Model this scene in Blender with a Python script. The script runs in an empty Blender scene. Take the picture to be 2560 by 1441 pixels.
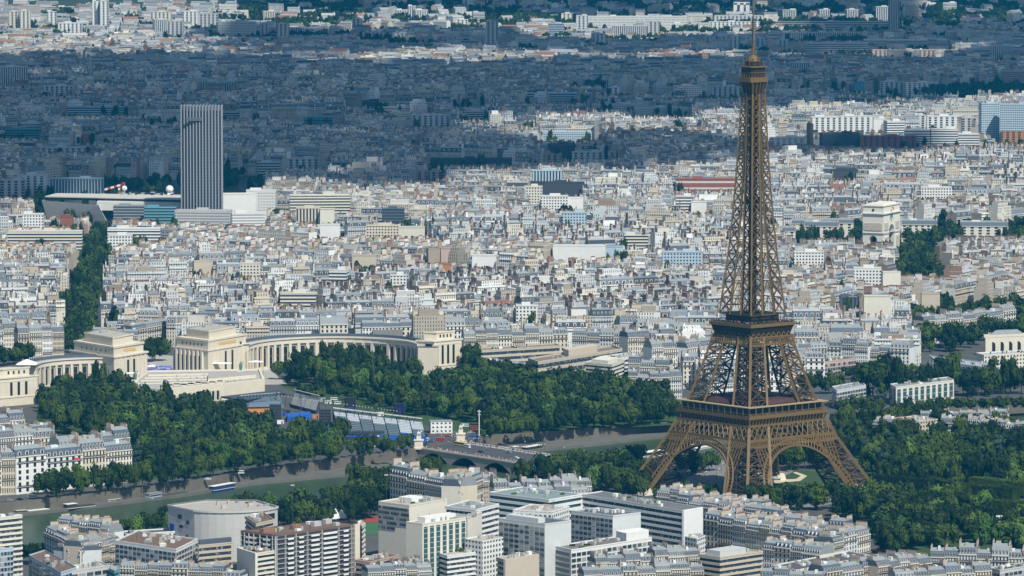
import bpy, bmesh, math, random
import numpy as np
from math import sin, cos, pi, radians as R, atan, sqrt
from mathutils import Vector
sc = bpy.context.scene
col = sc.collection
rnd = random.Random(7)

# ------------------------------------------------------------------ camera, sky, sun, exposure
F = 13875.0; CH = 478.0; PIT = atan((720.5 + 560.0) / F)
cam_d = bpy.data.cameras.new('camera'); cam = bpy.data.objects.new('camera', cam_d); col.objects.link(cam)
cam.location = (0, 0, CH); cam.rotation_euler = (pi / 2 - PIT, 0, 0)
cam_d.sensor_width = 36.0; cam_d.lens = 36.0 * F / 2560.0
cam_d.clip_start = 5.0; cam_d.clip_end = 60000.0
sc.camera = cam

SUN_EL = R(50.0); SUN_AZ = R(30.0)          # azimuth: degrees to the right of straight behind the camera
SUNV = Vector((sin(SUN_AZ) * cos(SUN_EL), -cos(SUN_AZ) * cos(SUN_EL), sin(SUN_EL)))
world = bpy.data.worlds.new('World'); sc.world = world; world.use_nodes = True
wn = world.node_tree; bg = wn.nodes['Background']
sky = wn.nodes.new('ShaderNodeTexSky'); sky.sky_type = 'NISHITA'; sky.sun_disc = False; sky.ozone_density = 0.25; sky.dust_density = 0.6
sky.sun_elevation = SUN_EL; sky.sun_rotation = pi - SUN_AZ
wn.links.new(sky.outputs[0], bg.inputs[0]); bg.inputs[1].default_value = 0.098
sun_d = bpy.data.lights.new('sun', 'SUN'); sun = bpy.data.objects.new('sun', sun_d); col.objects.link(sun)
sun_d.energy = 5.0; sun_d.angle = R(0.9); sun_d.color = (1.0, 0.975, 0.865)
sun.rotation_euler = (-SUNV).to_track_quat('-Z', 'Y').to_euler()
sc.view_settings.view_transform = 'Standard'; sc.view_settings.look = 'None'
sc.view_settings.exposure = 0.04; sc.view_settings.gamma = 1.0
sc.render.engine = 'CYCLES'
sc.cycles.max_bounces = 4; sc.cycles.diffuse_bounces = 2; sc.cycles.glossy_bounces = 2
sc.cycles.transmission_bounces = 3; sc.cycles.volume_bounces = 0; sc.cycles.transparent_max_bounces = 8
sc.cycles.caustics_reflective = False; sc.cycles.caustics_refractive = False

# ------------------------------------------------------------------ photo pixel -> place
SP, CP = sin(PIT), cos(PIT)
def G(px, py, z=0.0):
    a = (px - 1280.0) / F; b = (py - 720.5) / F
    t = (z - CH) / (-SP - b * CP)
    return (a * t, (CP - b * SP) * t)
def G3(px, py, z=0.0):
    x, y = G(px, py, z); return Vector((x, y, z))
def PX(x, y, z=0.0):
    d = Vector((x, y, z - CH)); w = d.y * CP - d.z * SP; v = d.y * SP + d.z * CP
    return (1280.0 + F * d.x / w, 720.5 - F * v / w)
def SCL(y): return F / y

# ------------------------------------------------------------------ mesh builder
class MB:
    def __init__(s): s.v = []; s.f = []; s.m = []
    def add(s, vs, fs, m=0):
        o = len(s.v); s.v += [tuple(v) for v in vs]
        s.f += [tuple(i + o for i in f) for f in fs]; s.m += [m] * len(fs); return s
    def box(s, cx, cy, z0, sx, sy, h, rot=0.0, m=0, mt=None):
        c, n = cos(rot), sin(rot); pts = []
        for z in (z0, z0 + h):
            for (a, b) in ((-.5, -.5), (.5, -.5), (.5, .5), (-.5, .5)):
                x, y = a * sx, b * sy; pts.append((cx + x * c - y * n, cy + x * n + y * c, z))
        s.add(pts, [(0, 1, 5, 4), (1, 2, 6, 5), (2, 3, 7, 6), (3, 0, 4, 7), (3, 2, 1, 0)], m)
        s.f.append(tuple(len(s.v) - 8 + i for i in (4, 5, 6, 7))); s.m.append(m if mt is None else mt); return s
    def prism(s, poly, z0, z1, m=0, mt=None, poly2=None, cap=True, base=False):
        n = len(poly); q = poly2 or poly; o = len(s.v)
        s.v += [(p[0], p[1], z0) for p in poly] + [(p[0], p[1], z1) for p in q]
        for i in range(n):
            j = (i + 1) % n; s.f.append((o + i, o + j, o + n + j, o + n + i)); s.m.append(m)
        if cap: s.f.append(tuple(o + n + i for i in range(n))); s.m.append(m if mt is None else mt)
        if base: s.f.append(tuple(o + n - 1 - i for i in range(n))); s.m.append(m)
        return s
    def quad(s, a, b, c, d, m=0): return s.add([a, b, c, d], [(0, 1, 2, 3)], m)
    def bar(s, p, q, w, m=0, w2=None):
        p = Vector(p); q = Vector(q); d = q - p
        if d.length < 1e-6: return s
        d.normalize(); u = d.cross(Vector((0, 0, 1)))
        if u.length < 1e-3: u = Vector((1, 0, 0))
        u.normalize(); v = d.cross(u); w2 = w if w2 is None else w2; pts = []
        for (c, k) in ((p, w), (q, w2)):
            for (a, b) in ((-.5, -.5), (.5, -.5), (.5, .5), (-.5, .5)): pts.append(c + u * (a * k) + v * (b * k))
        return s.add(pts, [(0, 1, 5, 4), (1, 2, 6, 5), (2, 3, 7, 6), (3, 0, 4, 7), (3, 2, 1, 0), (4, 5, 6, 7)], m)
    def tube(s, cx, cy, prof, n=12, m=0):       # prof: (radius, z) pairs
        o = len(s.v)
        for (r, z) in prof: s.v += [(cx + r * cos(2 * pi * i / n), cy + r * sin(2 * pi * i / n), z) for i in range(n)]
        for k in range(len(prof) - 1):
            for i in range(n):
                j = (i + 1) % n; s.f.append((o + k * n + i, o + k * n + j, o + k * n + n + j, o + k * n + n + i)); s.m.append(m)
        s.f.append(tuple(o + (len(prof) - 1) * n + i for i in range(n))); s.m.append(m); return s
    def ball(s, cx, cy, cz, r, m=0, n=10, k=6):
        return s.tube(cx, cy, [(max(.01, r * sin(pi * i / k)), cz - r * cos(pi * i / k)) for i in range(k + 1)], n, m)
    def mesh(s, name, mats):
        me = bpy.data.meshes.new(name); me.from_pydata(s.v, [], s.f)
        for t in mats: me.materials.append(t)
        if len(mats) > 1: me.polygons.foreach_set('material_index', s.m)
        me.update(); return me
def lerp(a, b, t): return tuple(x + (y - x) * t for x, y in zip(a, b))

def ob(name, me, parent=None, loc=None, colr=None, label=None):
    o = bpy.data.objects.new(name, me); col.objects.link(o)
    if parent is not None: o.parent = parent
    if loc is not None: o.location = loc
    if colr is not None: o.color = (*colr, 1)
    if label: o['label'] = label
    return o
def part(name, mb, mats, parent, colr=None, label=None):
    if not isinstance(mats, (list, tuple)): mats = [mats]
    return ob(name, mb.mesh(name, mats), parent, None, colr, label)
def tag(o, label, cat, group=None, kind=None):
    if label: o['label'] = label
    if cat: o['category'] = cat
    if group: o['group'] = group
    if kind: o['kind'] = kind
    return o
def thing(name, label, cat, loc=(0, 0, 0), rz=0.0, group=None):
    o = ob(name, None, None, loc); o.rotation_euler = (0, 0, rz); return tag(o, label, cat, group)
def struct(name, mb, mats, kind='structure'):
    if not isinstance(mats, (list, tuple)): mats = [mats]
    o = ob(name, mb.mesh(name, mats)); o['kind'] = kind; return o

# ------------------------------------------------------------------ materials
def nodes_of(name):
    m = bpy.data.materials.new(name); m.use_nodes = True
    return m, m.node_tree.nodes, m.node_tree.links, m.node_tree.nodes['Principled BSDF']
def mathn(N, L, op, a, b=None, c=None):
    n = N.new('ShaderNodeMath'); n.operation = op
    for i, x in enumerate((a, b, c)):
        if x is None: continue
        if isinstance(x, (int, float)): n.inputs[i].default_value = x
        else: L.new(x, n.inputs[i])
    return n.outputs[0]
def base_colour(N, L, c, src, var, scale):
    if src == 'obj': s = N.new('ShaderNodeObjectInfo').outputs['Color']
    elif src == 'attr':
        a = N.new('ShaderNodeAttribute'); a.attribute_name = 'tint'; s = a.outputs['Color']
    else:
        q = N.new('ShaderNodeRGB'); q.outputs[0].default_value = (*c, 1); s = q.outputs[0]
    geo = N.new('ShaderNodeNewGeometry')
    if var <= 0: return s, geo
    no = N.new('ShaderNodeTexNoise'); no.inputs['Scale'].default_value = scale; no.inputs['Detail'].default_value = 4.0
    no.inputs['Roughness'].default_value = .65
    L.new(geo.outputs['Position'], no.inputs['Vector'])
    f = mathn(N, L, 'MULTIPLY_ADD', no.outputs['Fac'], 2 * var, 1 - var)
    vm = N.new('ShaderNodeVectorMath'); vm.operation = 'SCALE'; L.new(s, vm.inputs[0]); L.new(f, vm.inputs['Scale'])
    return vm.outputs[0], geo
def mk(name, c=(.5, .5, .5), rough=.85, var=.16, scale=.35, metal=0.0, src=None, spec=.3):
    m, N, L, p = nodes_of(name)
    o, _ = base_colour(N, L, c, src, var, scale); L.new(o, p.inputs['Base Color'])
    p.inputs['Roughness'].default_value = rough; p.inputs['Metallic'].default_value = metal
    p.inputs['Specular IOR Level'].default_value = spec; return m
def facade(name, src='obj', pu=2.7, pv=3.05, wu=.42, wv=.55, glass=(.035, .045, .06), rand=.0, ns=.09):
    """Wall with a window grid laid out in metres along the wall and up its height."""
    m, N, L, p = nodes_of(name)
    o, geo = base_colour(N, L, None, src, .14, .25)
    cr = N.new('ShaderNodeVectorMath'); cr.operation = 'CROSS_PRODUCT'; cr.inputs[1].default_value = (0, 0, 1)
    L.new(geo.outputs['True Normal'], cr.inputs[0])
    dt = N.new('ShaderNodeVectorMath'); dt.operation = 'DOT_PRODUCT'
    L.new(cr.outputs[0], dt.inputs[0]); L.new(geo.outputs['Position'], dt.inputs[1])
    sx = N.new('ShaderNodeSeparateXYZ'); L.new(geo.outputs['Position'], sx.inputs[0])
    sn = N.new('ShaderNodeSeparateXYZ'); L.new(geo.outputs['True Normal'], sn.inputs[0])
    def win(v, per, w):
        k = mathn(N, L, 'FRACT', mathn(N, L, 'DIVIDE', v, per))
        return mathn(N, L, 'LESS_THAN', mathn(N, L, 'ABSOLUTE', mathn(N, L, 'SUBTRACT', k, .5)), w / 2)
    mask = win(sx.outputs['Z'], pv, wv)
    if pu: mask = mathn(N, L, 'MULTIPLY', mask, win(dt.outputs['Value'], pu, wu))
    if rand:
        rn = N.new('ShaderNodeTexNoise'); rn.inputs['Scale'].default_value = ns; L.new(geo.outputs['Position'], rn.inputs['Vector']); mask = mathn(N, L, 'MULTIPLY', mask, mathn(N, L, 'GREATER_THAN', rn.outputs['Fac'], rand))
    up = mathn(N, L, 'LESS_THAN', mathn(N, L, 'ABSOLUTE', sn.outputs['Z']), .3)
    mask = mathn(N, L, 'MULTIPLY', mask, up)
    mix = N.new('ShaderNodeMix'); mix.data_type = 'RGBA'; L.new(mask, mix.inputs['Factor'])
    L.new(o, mix.inputs['A']); mix.inputs['B'].default_value = (*glass, 1)
    L.new(mix.outputs['Result'], p.inputs['Base Color'])
    L.new(mathn(N, L, 'MULTIPLY_ADD', mask, -.62, .86), p.inputs['Roughness'])
    p.inputs['Specular IOR Level'].default_value = .35; return m
def leaf_mat(name, c1, c2, attr=False):
    m, N, L, p = nodes_of(name)
    oi = N.new('ShaderNodeObjectInfo'); geo = N.new('ShaderNodeNewGeometry')
    no = N.new('ShaderNodeTexNoise'); no.inputs['Scale'].default_value = .11; no.inputs['Detail'].default_value = 3
    L.new(geo.outputs['Position'], no.inputs['Vector'])
    f = mathn(N, L, 'MULTIPLY_ADD', no.outputs['Fac'], 1.2, -.45)
    if attr: at = N.new('ShaderNodeAttribute'); at.attribute_name = 'tint'
    f = mathn(N, L, 'ADD', f, mathn(N, L, 'MULTIPLY_ADD', at.outputs['Fac'] if attr else oi.outputs['Random'], 1.1, -.42))
    mix = N.new('ShaderNodeMix'); mix.data_type = 'RGBA'; mix.clamp_factor = True; L.new(f, mix.inputs['Factor'])
    mix.inputs['A'].default_value = (*c1, 1); mix.inputs['B'].default_value = (*c2, 1)
    L.new(mix.outputs['Result'], p.inputs['Base Color']); p.inputs['Roughness'].default_value = .7
    p.inputs['Specular IOR Level'].default_value = .15; return m

M_WALL = mk('painted_wall', src='obj', var=.12, scale=.22)
M_STONE = mk('limestone', (.64, .575, .46), var=.13, scale=.18)
M_STONE2 = mk('pale_limestone', (.66, .6, .5), var=.13, scale=.3)
M_WHITE = mk('white_render', (.74, .735, .71), var=.14, scale=.25)
M_ZINC = mk('zinc_roof', (.26, .285, .295), rough=.55, var=.22, scale=.3)
M_ZINCT = mk('zinc_roof_tinted', src='obj', rough=.6, var=.2, scale=.35)
M_SLATE = mk('slate_roof', (.085, .105, .14), rough=.6, var=.25, scale=.4)
M_DARK = mk('dark_opening', (.022, .026, .034), rough=.35, var=.1)
M_GLASS = mk('window_glass', (.03, .042, .055), rough=.12, var=.2, scale=.4, spec=.6)
M_GLASST = mk('teal_glass', (.04, .1, .11), rough=.12, var=.2, scale=.4, spec=.6)
M_CHIM = mk('chimney_render', (.46, .4, .33), var=.2, scale=.5)
M_POT = mk('terracotta', (.3, .15, .095), var=.2)
M_BRICK = mk('red_brick', (.27, .09, .065), var=.2, scale=.4)
M_GRAVEL = mk('roof_gravel', (.4, .37, .33), var=.25, scale=.25)
M_BROWNROOF = mk('brown_roof', (.16, .105, .08), var=.3, scale=.3)
M_CONC = mk('grey_concrete', (.45, .45, .44), var=.12, scale=.2)
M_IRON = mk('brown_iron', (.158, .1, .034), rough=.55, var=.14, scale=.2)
M_IRON2 = mk('shade_dark_iron', (.028, .019, .012), rough=.6, var=.2, scale=.3)  # same iron with shade put into its colour, for inner faces and recesses
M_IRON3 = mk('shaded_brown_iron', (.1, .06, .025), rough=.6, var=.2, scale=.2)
M_RAIL = mk('dark_railing', (.06, .06, .065), var=.1)
M_ASPH = mk('asphalt', (.07, .07, .075), var=.3, scale=.08)
M_BLUE = mk('blue_fabric', (.02, .1, .42), var=.15)
M_RED = mk('red_paint', (.5, .04, .02), var=.1)
M_ORANGE = mk('orange_panel', (.55, .24, .06), var=.1)
M_TRUNK = mk('bark', (.09, .065, .045), var=.25, scale=1.0)
M_LEAF = leaf_mat('foliage', (.01, .023, .004), (.07, .108, .012))
M_LEAF2 = leaf_mat('blue_foliage', (.025, .05, .035), (.06, .1, .06))
M_LEAF3 = leaf_mat('bright_foliage', (.045, .1, .018), (.1, .17, .03))
M_CITYF = facade('city_facade', 'attr', 2.25, 3.05, .36, .66, (.1, .105, .115), .43)
M_CITYP = mk('city_plain', src='attr', var=.14, scale=.3)
M_FPUNCH = facade('punched_windows', 'obj', 3.0, 3.0, .5, .5)
M_FBAND = facade('ribbon_windows', 'obj', None, 3.1, 0, .5)
M_FVERT = facade('vertical_windows', 'obj', 3.4, 40.0, .5, 1.2)
M_GLZ = facade('glazing_with_blinds', 'obj', 1.7, 3.1, .8, .7, (.3, .3, .28), .57, .45)
M_GLASS2 = mk('grey_glass', (.085, .1, .115), rough=.15, var=.2, spec=.6)
M_BLIND = mk('drawn_blind', (.33, .32, .29), rough=.6, var=.1)
M_FBAY = facade('bay_windows', 'obj', 7.5, 3.0, .45, .72)
M_FDENSE = facade('dense_windows', 'obj', 2.4, 2.9, .62, .45)
# ------------------------------------------------------------------ ground, river, quays
FBANK = [(-900, 1400), (-200, 1285), (0, 1262), (250, 1235), (480, 1205), (640, 1175), (860, 1148), (1047, 1122), (1200, 1093), (1500, 1073), (1640, 1060), (2000, 1042), (2400, 1022), (3400, 970)]
WEDGE = [(-900, 1425), (-200, 1308), (0, 1290), (250, 1262), (480, 1233), (640, 1206), (860, 1185), (1047, 1160), (1200, 1138), (1500, 1108), (1640, 1091), (2000, 1066), (2400, 1040), (3400, 985)]
NBANK = [(-900, 1560), (-200, 1410), (0, 1382), (250, 1345), (480, 1312), (640, 1290), (860, 1256), (1047, 1228), (1240, 1205), (1440, 1182), (1650, 1150), (2000, 1118), (2400, 1082), (3400, 1010)]
fb = [G(*p) for p in FBANK]; we = [G(p[0], p[1], -6) for p in WEDGE]; nb = [G(*p) for p in NBANK]
def strip(mb, A, B, za, zb, m=0):
    for i in range(len(A) - 1):
        mb.quad((*A[i], za), (*A[i + 1], za), (*B[i + 1], zb), (*B[i], zb), m)
def ext(L): return [(-6000, L[0][1] - 900)] + L + [(6000, L[-1][1] + 900)]
fbe, wee, nbe = ext(fb), ext(we), ext(nb)
M_GROUND = mk('city_ground', (.085, .085, .08), var=.35, scale=.05)
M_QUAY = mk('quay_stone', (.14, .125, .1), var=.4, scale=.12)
M_PAVE = mk('pavement', (.38, .36, .33), var=.2, scale=.2)
M_LAWN = mk('lawn', (.04, .075, .02), var=.4, scale=.1)
M_PATH = mk('gravel_path', (.55, .47, .36), var=.15, scale=.2)
M_WATER, N, L, p = nodes_of('river_water')
geo = N.new('ShaderNodeNewGeometry'); no = N.new('ShaderNodeTexNoise'); no.inputs['Scale'].default_value = .25; no.inputs['Detail'].default_value = 5
L.new(geo.outputs['Position'], no.inputs['Vector']); bp = N.new('ShaderNodeBump'); bp.inputs['Strength'].default_value = .5; bp.inputs['Distance'].default_value = .25
L.new(no.outputs['Fac'], bp.inputs['Height']); L.new(bp.outputs[0], p.inputs['Normal'])
no2 = N.new('ShaderNodeTexNoise'); no2.inputs['Scale'].default_value = .02; L.new(geo.outputs['Position'], no2.inputs['Vector'])
mx = N.new('ShaderNodeMix'); mx.data_type = 'RGBA'; L.new(no2.outputs['Fac'], mx.inputs['Factor'])
mx.inputs['A'].default_value = (.034, .06, .03, 1); mx.inputs['B'].default_value = (.05, .08, .04, 1)
L.new(mx.outputs['Result'], p.inputs['Base Color']); p.inputs['Roughness'].default_value = .3; p.inputs['Specular IOR Level'].default_value = .14

g = MB()
FAR = 22000
top = [(x * (1 if abs(x) >= 6000 else FAR / max(y, 1)), FAR) for (x, y) in fbe]
strip(g, fbe, top, 0, 0); bot = [(x, 2000) for (x, y) in nbe]; strip(g, nbe, bot, 0, 0)
struct('ground', g, M_GROUND)
w = MB(); strip(w, wee, nbe, -8, -8); struct('river', w, M_WATER)
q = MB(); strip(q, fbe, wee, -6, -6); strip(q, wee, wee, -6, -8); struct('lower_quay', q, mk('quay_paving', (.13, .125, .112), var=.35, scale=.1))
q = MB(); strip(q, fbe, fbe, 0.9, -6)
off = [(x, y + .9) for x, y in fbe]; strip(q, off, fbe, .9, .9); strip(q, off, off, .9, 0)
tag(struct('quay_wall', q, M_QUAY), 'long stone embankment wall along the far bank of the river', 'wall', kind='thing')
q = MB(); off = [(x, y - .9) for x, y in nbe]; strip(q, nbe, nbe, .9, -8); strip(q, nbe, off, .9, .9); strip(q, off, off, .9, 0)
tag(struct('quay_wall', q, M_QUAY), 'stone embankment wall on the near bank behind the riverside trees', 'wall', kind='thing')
def sheet(name, pts, mat, z=.004):
    m = MB(); P = [G(*p) for p in pts]; n = len(P)
    m.add([(x, y, z) for x, y in P], [tuple(range(n))]); return struct(name, m, mat)
qr = MB(); strip(qr, [(x, y + 2.5) for x, y in fb], [(x, y + 16) for x, y in fb], .004, .004); struct('quay_road', qr, M_ASPH)
# hills far off
h = MB(); n = 60
prof = []
for i in range(n + 1):
    x = -4500 + 9000 * i / n; prof.append((x, 11500 + 500 * sin(i * .7), 12500, 60 + 45 * sin(i * .33) + 20 * sin(i * .9)))
for i in range(n):
    a, b = prof[i], prof[i + 1]
    h.quad((a[0], a[1], -.5), (b[0], b[1], -.5), (b[0], b[2], b[3]), (a[0], a[2], a[3]))
    h.quad((a[0], a[2], a[3]), (b[0], b[2], b[3]), (b[0], 21500, b[3] + 60), (a[0], 21500, a[3] + 60))
M_HILL = mk('wooded_hill', (.035, .055, .03), var=.5, scale=.02); struct('hills', h, M_HILL)

# ------------------------------------------------------------------ clouds that cast the shadows over the far city, far above the view
def inside(p, poly):
    x, y = p; c = False; j = len(poly) - 1
    for i in range(len(poly)):
        xi, yi = poly[i]; xj, yj = poly[j]
        if (yi > y) != (yj > y) and x < (xj - xi) * (y - yi) / (yj - yi) + xi: c = not c
        j = i
    return c
CLOUD_PX = [
    [(-300, 140), (300, 128), (560, 130), (700, 140), (860, 152), (1260, 152), (1300, 146), (2000, 132), (2300, 120), (2700, 110), (2800, 240), (2300, 262), (2050, 278), (1850, 288), (1290, 296), (1262, 335), (1300, 352),
     (1500, 350), (1640, 340), (1760, 352), (1850, 350), (1960, 345), (2015, 342), (2200, 338), (2305, 350), (2290, 398), (1990, 402), (1880, 408), (1700, 436), (1500, 446), (1300, 440), (1120, 458), (1000, 472), (760, 478), (565, 472), (540, 486), (480, 470), (420, 458), (300, 458), (135, 462), (85, 490), (72, 535), (-300, 548)],
    [(440, 66), (640, 58), (900, 66), (1100, 60), (1250, 66), (1300, 90), (1420, 92), (1460, 88), (1640, 90), (1720, 86), (1900, 84), (1960, 40), (2100, 36), (2300, 44), (2800, 30), (2800, 120), (2300, 112), (1900, 128), (1500, 132), (1280, 132), (1100, 118), (860, 130), (840, 142), (640, 142), (560, 136), (470, 112)],
    [(600, 12), (830, 18), (1080, 14), (1160, 24), (1390, 30), (1440, 36), (1720, 34), (1820, 4), (1890, 4), (1910, 34), (2300, 30), (2320, 4), (2400, 6), (2420, 30), (2800, 20), (2800, -80), (600, -80)]]
M_CLOUD, N, L, p = nodes_of('cloud_vapour')
N.remove(p); df = N.new('ShaderNodeBsdfDiffuse'); tr = N.new('ShaderNodeBsdfTranslucent'); ms = N.new('ShaderNodeMixShader'); ms.inputs[0].default_value = .24
for s_ in (df, tr): s_.inputs[0].default_value = (.95, .96, .97, 1)
L.new(df.outputs[0], ms.inputs[1]); L.new(tr.outputs[0], ms.inputs[2]); L.new(ms.outputs[0], N['Material Output'].inputs[0])
def ico(sub):
    bm = bmesh.new(); bmesh.ops.create_icosphere(bm, subdivisions=sub, radius=1.0)
    v = [x.co.copy() for x in bm.verts]; f = [tuple(y.index for y in x.verts) for x in bm.faces]; bm.free(); return v, f
ICO1 = ico(1); ICO2 = ico(2)
ALT = 1900.0; cl = MB()
crnd = random.Random(3)
for poly in CLOUD_PX:
    P = [G(x, y, 18) for x, y in poly]
    xs = [a for a, b in P]; ys = [b for a, b in P]; st = 52
    y = min(ys)
    while y < max(ys):
        x = min(xs)
        while x < max(xs):
            qx, qy = x + crnd.uniform(-18, 18), y + crnd.uniform(-18, 18)
            edge = not all(inside((qx + a_, qy + b_), P) for a_, b_ in ((95, 0), (-95, 0), (0, 95), (0, -95)))
            if inside((qx, qy), P) and crnd.random() > (.4 if edge else .03):
                z = ALT + crnd.uniform(-30, 90); k = z / SUNV.z; r = crnd.uniform(26, 52) if edge else crnd.uniform(42, 58)
                c = Vector((qx, qy, 0)) + SUNV * k
                cl.add([c + Vector((v.x * r, v.y * r, v.z * r * .7)) for v in ICO1[0]], ICO1[1])
            x += st
        y += st
tag(struct('clouds', cl, M_CLOUD, 'stuff'), 'broken white cumulus drifting above the northern suburbs', None)

# ------------------------------------------------------------------ the air
hz = MB(); hz.prism([(-6500, -400), (6500, -400), (6500, 22500), (-6500, 22500)], -9.5, 486, base=True)
M_HAZE = bpy.data.materials.new('haze_air'); M_HAZE.use_nodes = True; N = M_HAZE.node_tree.nodes; N.clear()
out = N.new('ShaderNodeOutputMaterial'); pv = N.new('ShaderNodeVolumePrincipled')
pv.inputs['Color'].default_value = (.02, .5, 1.0, 1); pv.inputs['Density'].default_value = 2.3e-5; pv.inputs['Anisotropy'].default_value = 0.0
M_HAZE.node_tree.links.new(pv.outputs[0], out.inputs['Volume'])
struct('haze', hz, M_HAZE, 'stuff')
# ------------------------------------------------------------------ the iron tower
TX, TY = G(1879, 1233)
TB = R(-4.5) + R(45)          # body axes turned so that a corner faces the camera
tw = thing('lattice_tower', 'very tall brown iron lattice tower with three platforms rising from the park', 'tower', (TX, TY, 0), TB)
PO = [(0, 61.0), (20, 49.6), (38, 40.3), (49.3, 35.6), (62.7, 30.2), (80, 25.0), (103, 19.2), (115, 17.0), (121, 15.6), (154, 12.0), (188, 9.4), (222, 7.4), (267, 5.5), (280, 5.2)]
PW = [(0, 23.0), (38, 18.5), (62, 16.0), (97, 12.6), (121, 10.2), (154, 8.6), (186, 7.8), (222, 6.4), (280, 5)]
def itp(T, z):
    for (a, va), (b, vb) in zip(T, T[1:]):
        if z <= b: return va + (vb - va) * (z - a) / (b - a)
    return T[-1][1]
def oo(z): return itp(PO, z)
def ii(z): return max(.35, oo(z) - itp(PW, z))
def leg_piece(mb, sx, sy, zs, ch, br, mid=True):
    def cor(z):
        o, i = oo(z), ii(z); return [Vector((sx * o, sy * o, z)), Vector((sx * i, sy * o, z)), Vector((sx * i, sy * i, z)), Vector((sx * o, sy * i, z))]
    for z0, z1 in zip(zs, zs[1:]):
        A, B = cor(z0), cor(z1)
        for k in range(4):
            j = (k + 1) % 4
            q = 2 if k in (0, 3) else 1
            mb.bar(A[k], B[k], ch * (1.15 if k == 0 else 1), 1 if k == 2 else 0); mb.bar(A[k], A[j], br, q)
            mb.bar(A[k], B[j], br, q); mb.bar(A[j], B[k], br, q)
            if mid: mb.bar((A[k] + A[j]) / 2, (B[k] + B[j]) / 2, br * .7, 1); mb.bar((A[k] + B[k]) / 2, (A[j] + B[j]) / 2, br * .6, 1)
            c = (A[k] + A[j] + B[k] + B[j]) / 4; mb.bar(c - Vector((0, 0, .8)), c + Vector((0, 0, .8)), br * 2.0, q)
for sx, sy in ((1, 1), (1, -1), (-1, -1), (-1, 1)):
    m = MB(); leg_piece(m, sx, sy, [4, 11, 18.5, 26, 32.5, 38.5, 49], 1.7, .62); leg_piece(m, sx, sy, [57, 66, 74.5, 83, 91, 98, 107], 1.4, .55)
    # lift rails and dark inner framing up the leg
    for t in (.35, .65):
        z0, z1 = 4, 110
        pts = [Vector((sx * (ii(z) + (oo(z) - ii(z)) * t), sy * (ii(z) + (oo(z) - ii(z)) * (1 - t)), z)) for z in range(4, 112, 9)]
        for a, b in zip(pts, pts[1:]): m.bar(a, b, 1.1, 1)
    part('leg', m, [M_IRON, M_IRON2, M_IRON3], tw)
    for (ax, ay) in ((61, 61), (39, 61), (61, 39), (39, 39)):
        m = MB(); m.prism([(sx * (ax + dx), sy * (ay + dy)) for dx, dy in ((-4, -4), (4, -4), (4, 4), (-4, 4))][::(1 if sx * sy > 0 else -1)], 0, 4.6, poly2=[(sx * (ax - .6 + dx), sy * (ay - .6 + dy)) for dx, dy in ((-3, -3), (3, -3), (3, 3), (-3, 3))][::(1 if sx * sy > 0 else -1)])
        part('masonry_footing', m, M_STONE2, tw)
def rotk(v, k):
    for _ in range(k): v = Vector((-v.y, v.x, v.z))
    return v
for k in range(4):
    # arch on one side: two rims with ties between, front and rear
    m = MB()
    prev = None; n = 44
    for i in range(n + 1):
        t = pi * (.03 + .94 * i / n); P = []
        for (a, b, back) in ((36.3, 33.0, 0), (40.0, 37.0, 0), (36.3, 33.0, 3.5)):
            x, z = a * cos(t), 3.0 + b * sin(t)
            P.append(rotk(Vector((x, -(oo(max(z, 0)) + .25 - back), z)), k))
        if prev:
            m.bar(prev[0], P[0], 1.25); m.bar(prev[1], P[1], 1.0); m.bar(prev[2], P[2], 1.1, 1)
            m.bar(prev[0], P[2], .45, 1)
        m.bar(P[0], P[1], .55); m.bar(P[0], P[2], .5); prev = P
    part('arch', m, [M_IRON, M_IRON2], tw)
    # lacy spandrel in the corner between arch and girder
    for sgn in (-1, 1):
        m = MB()
        for i in range(9):
            x = sgn * (35.0 - i * 2.6); za = 3 + 37.0 * sqrt(max(0, 1 - (x / 40.0) ** 2)); zb = 37.5
            if zb - za < 1.2: continue
            a = rotk(Vector((x, -oo(za) - .2, za)), k); b = rotk(Vector((x, -oo(zb) - .2, zb)), k); m.bar(a, b, .55)
            m.bar(b, rotk(Vector((x - sgn * 1.3, -oo(zb - 1.2) - .2, zb - 1.2)), k), .5); m.bar(b, rotk(Vector((x + sgn * 1.3, -oo(zb - 1.2) - .2, zb - 1.2)), k), .5)
        part('spandrel', m, M_IRON, tw)
    def lattice(mb, z0, z1, pitch, th, rim, back=0.0, posts=None):
        def pt(u, z): return rotk(Vector((u * (oo(z) - .1), -(oo(z) + .1 - back), z)), k)
        w = 2 * oo((z0 + z1) / 2); n = max(2, int(w / pitch))
        for z in (z0, z1): mb.bar(pt(-1, z), pt(1, z), rim)
        for i in range(n):
            u0, u1 = -1 + 2 * i / n, -1 + 2 * (i + 1) / n
            mb.bar(pt(u0, z0), pt(u1, z1), th); mb.bar(pt(u1, z0), pt(u0, z1), th)
            zm = (z0 + z1) / 2; um = (u0 + u1) / 2
        if posts:
            for i in range(posts + 1):
                u = -1 + 2 * i / posts; mb.bar(pt(u, z0), pt(u, z1), th * 1.5)
    m = MB(); lattice(m, 41.5, 50.2, 4.6, .62, 1.1); lattice(m, 37.2, 40.8, 2.2, .45, .8); part('lattice_girder', m, M_IRON, tw)
    m = MB(); lattice(m, 101.5, 106.5, 1.7, .4, 1.0); lattice(m, 106.5, 112.5, 4.2, .5, .5); part('lattice_girder', m, M_IRON, tw)
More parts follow.
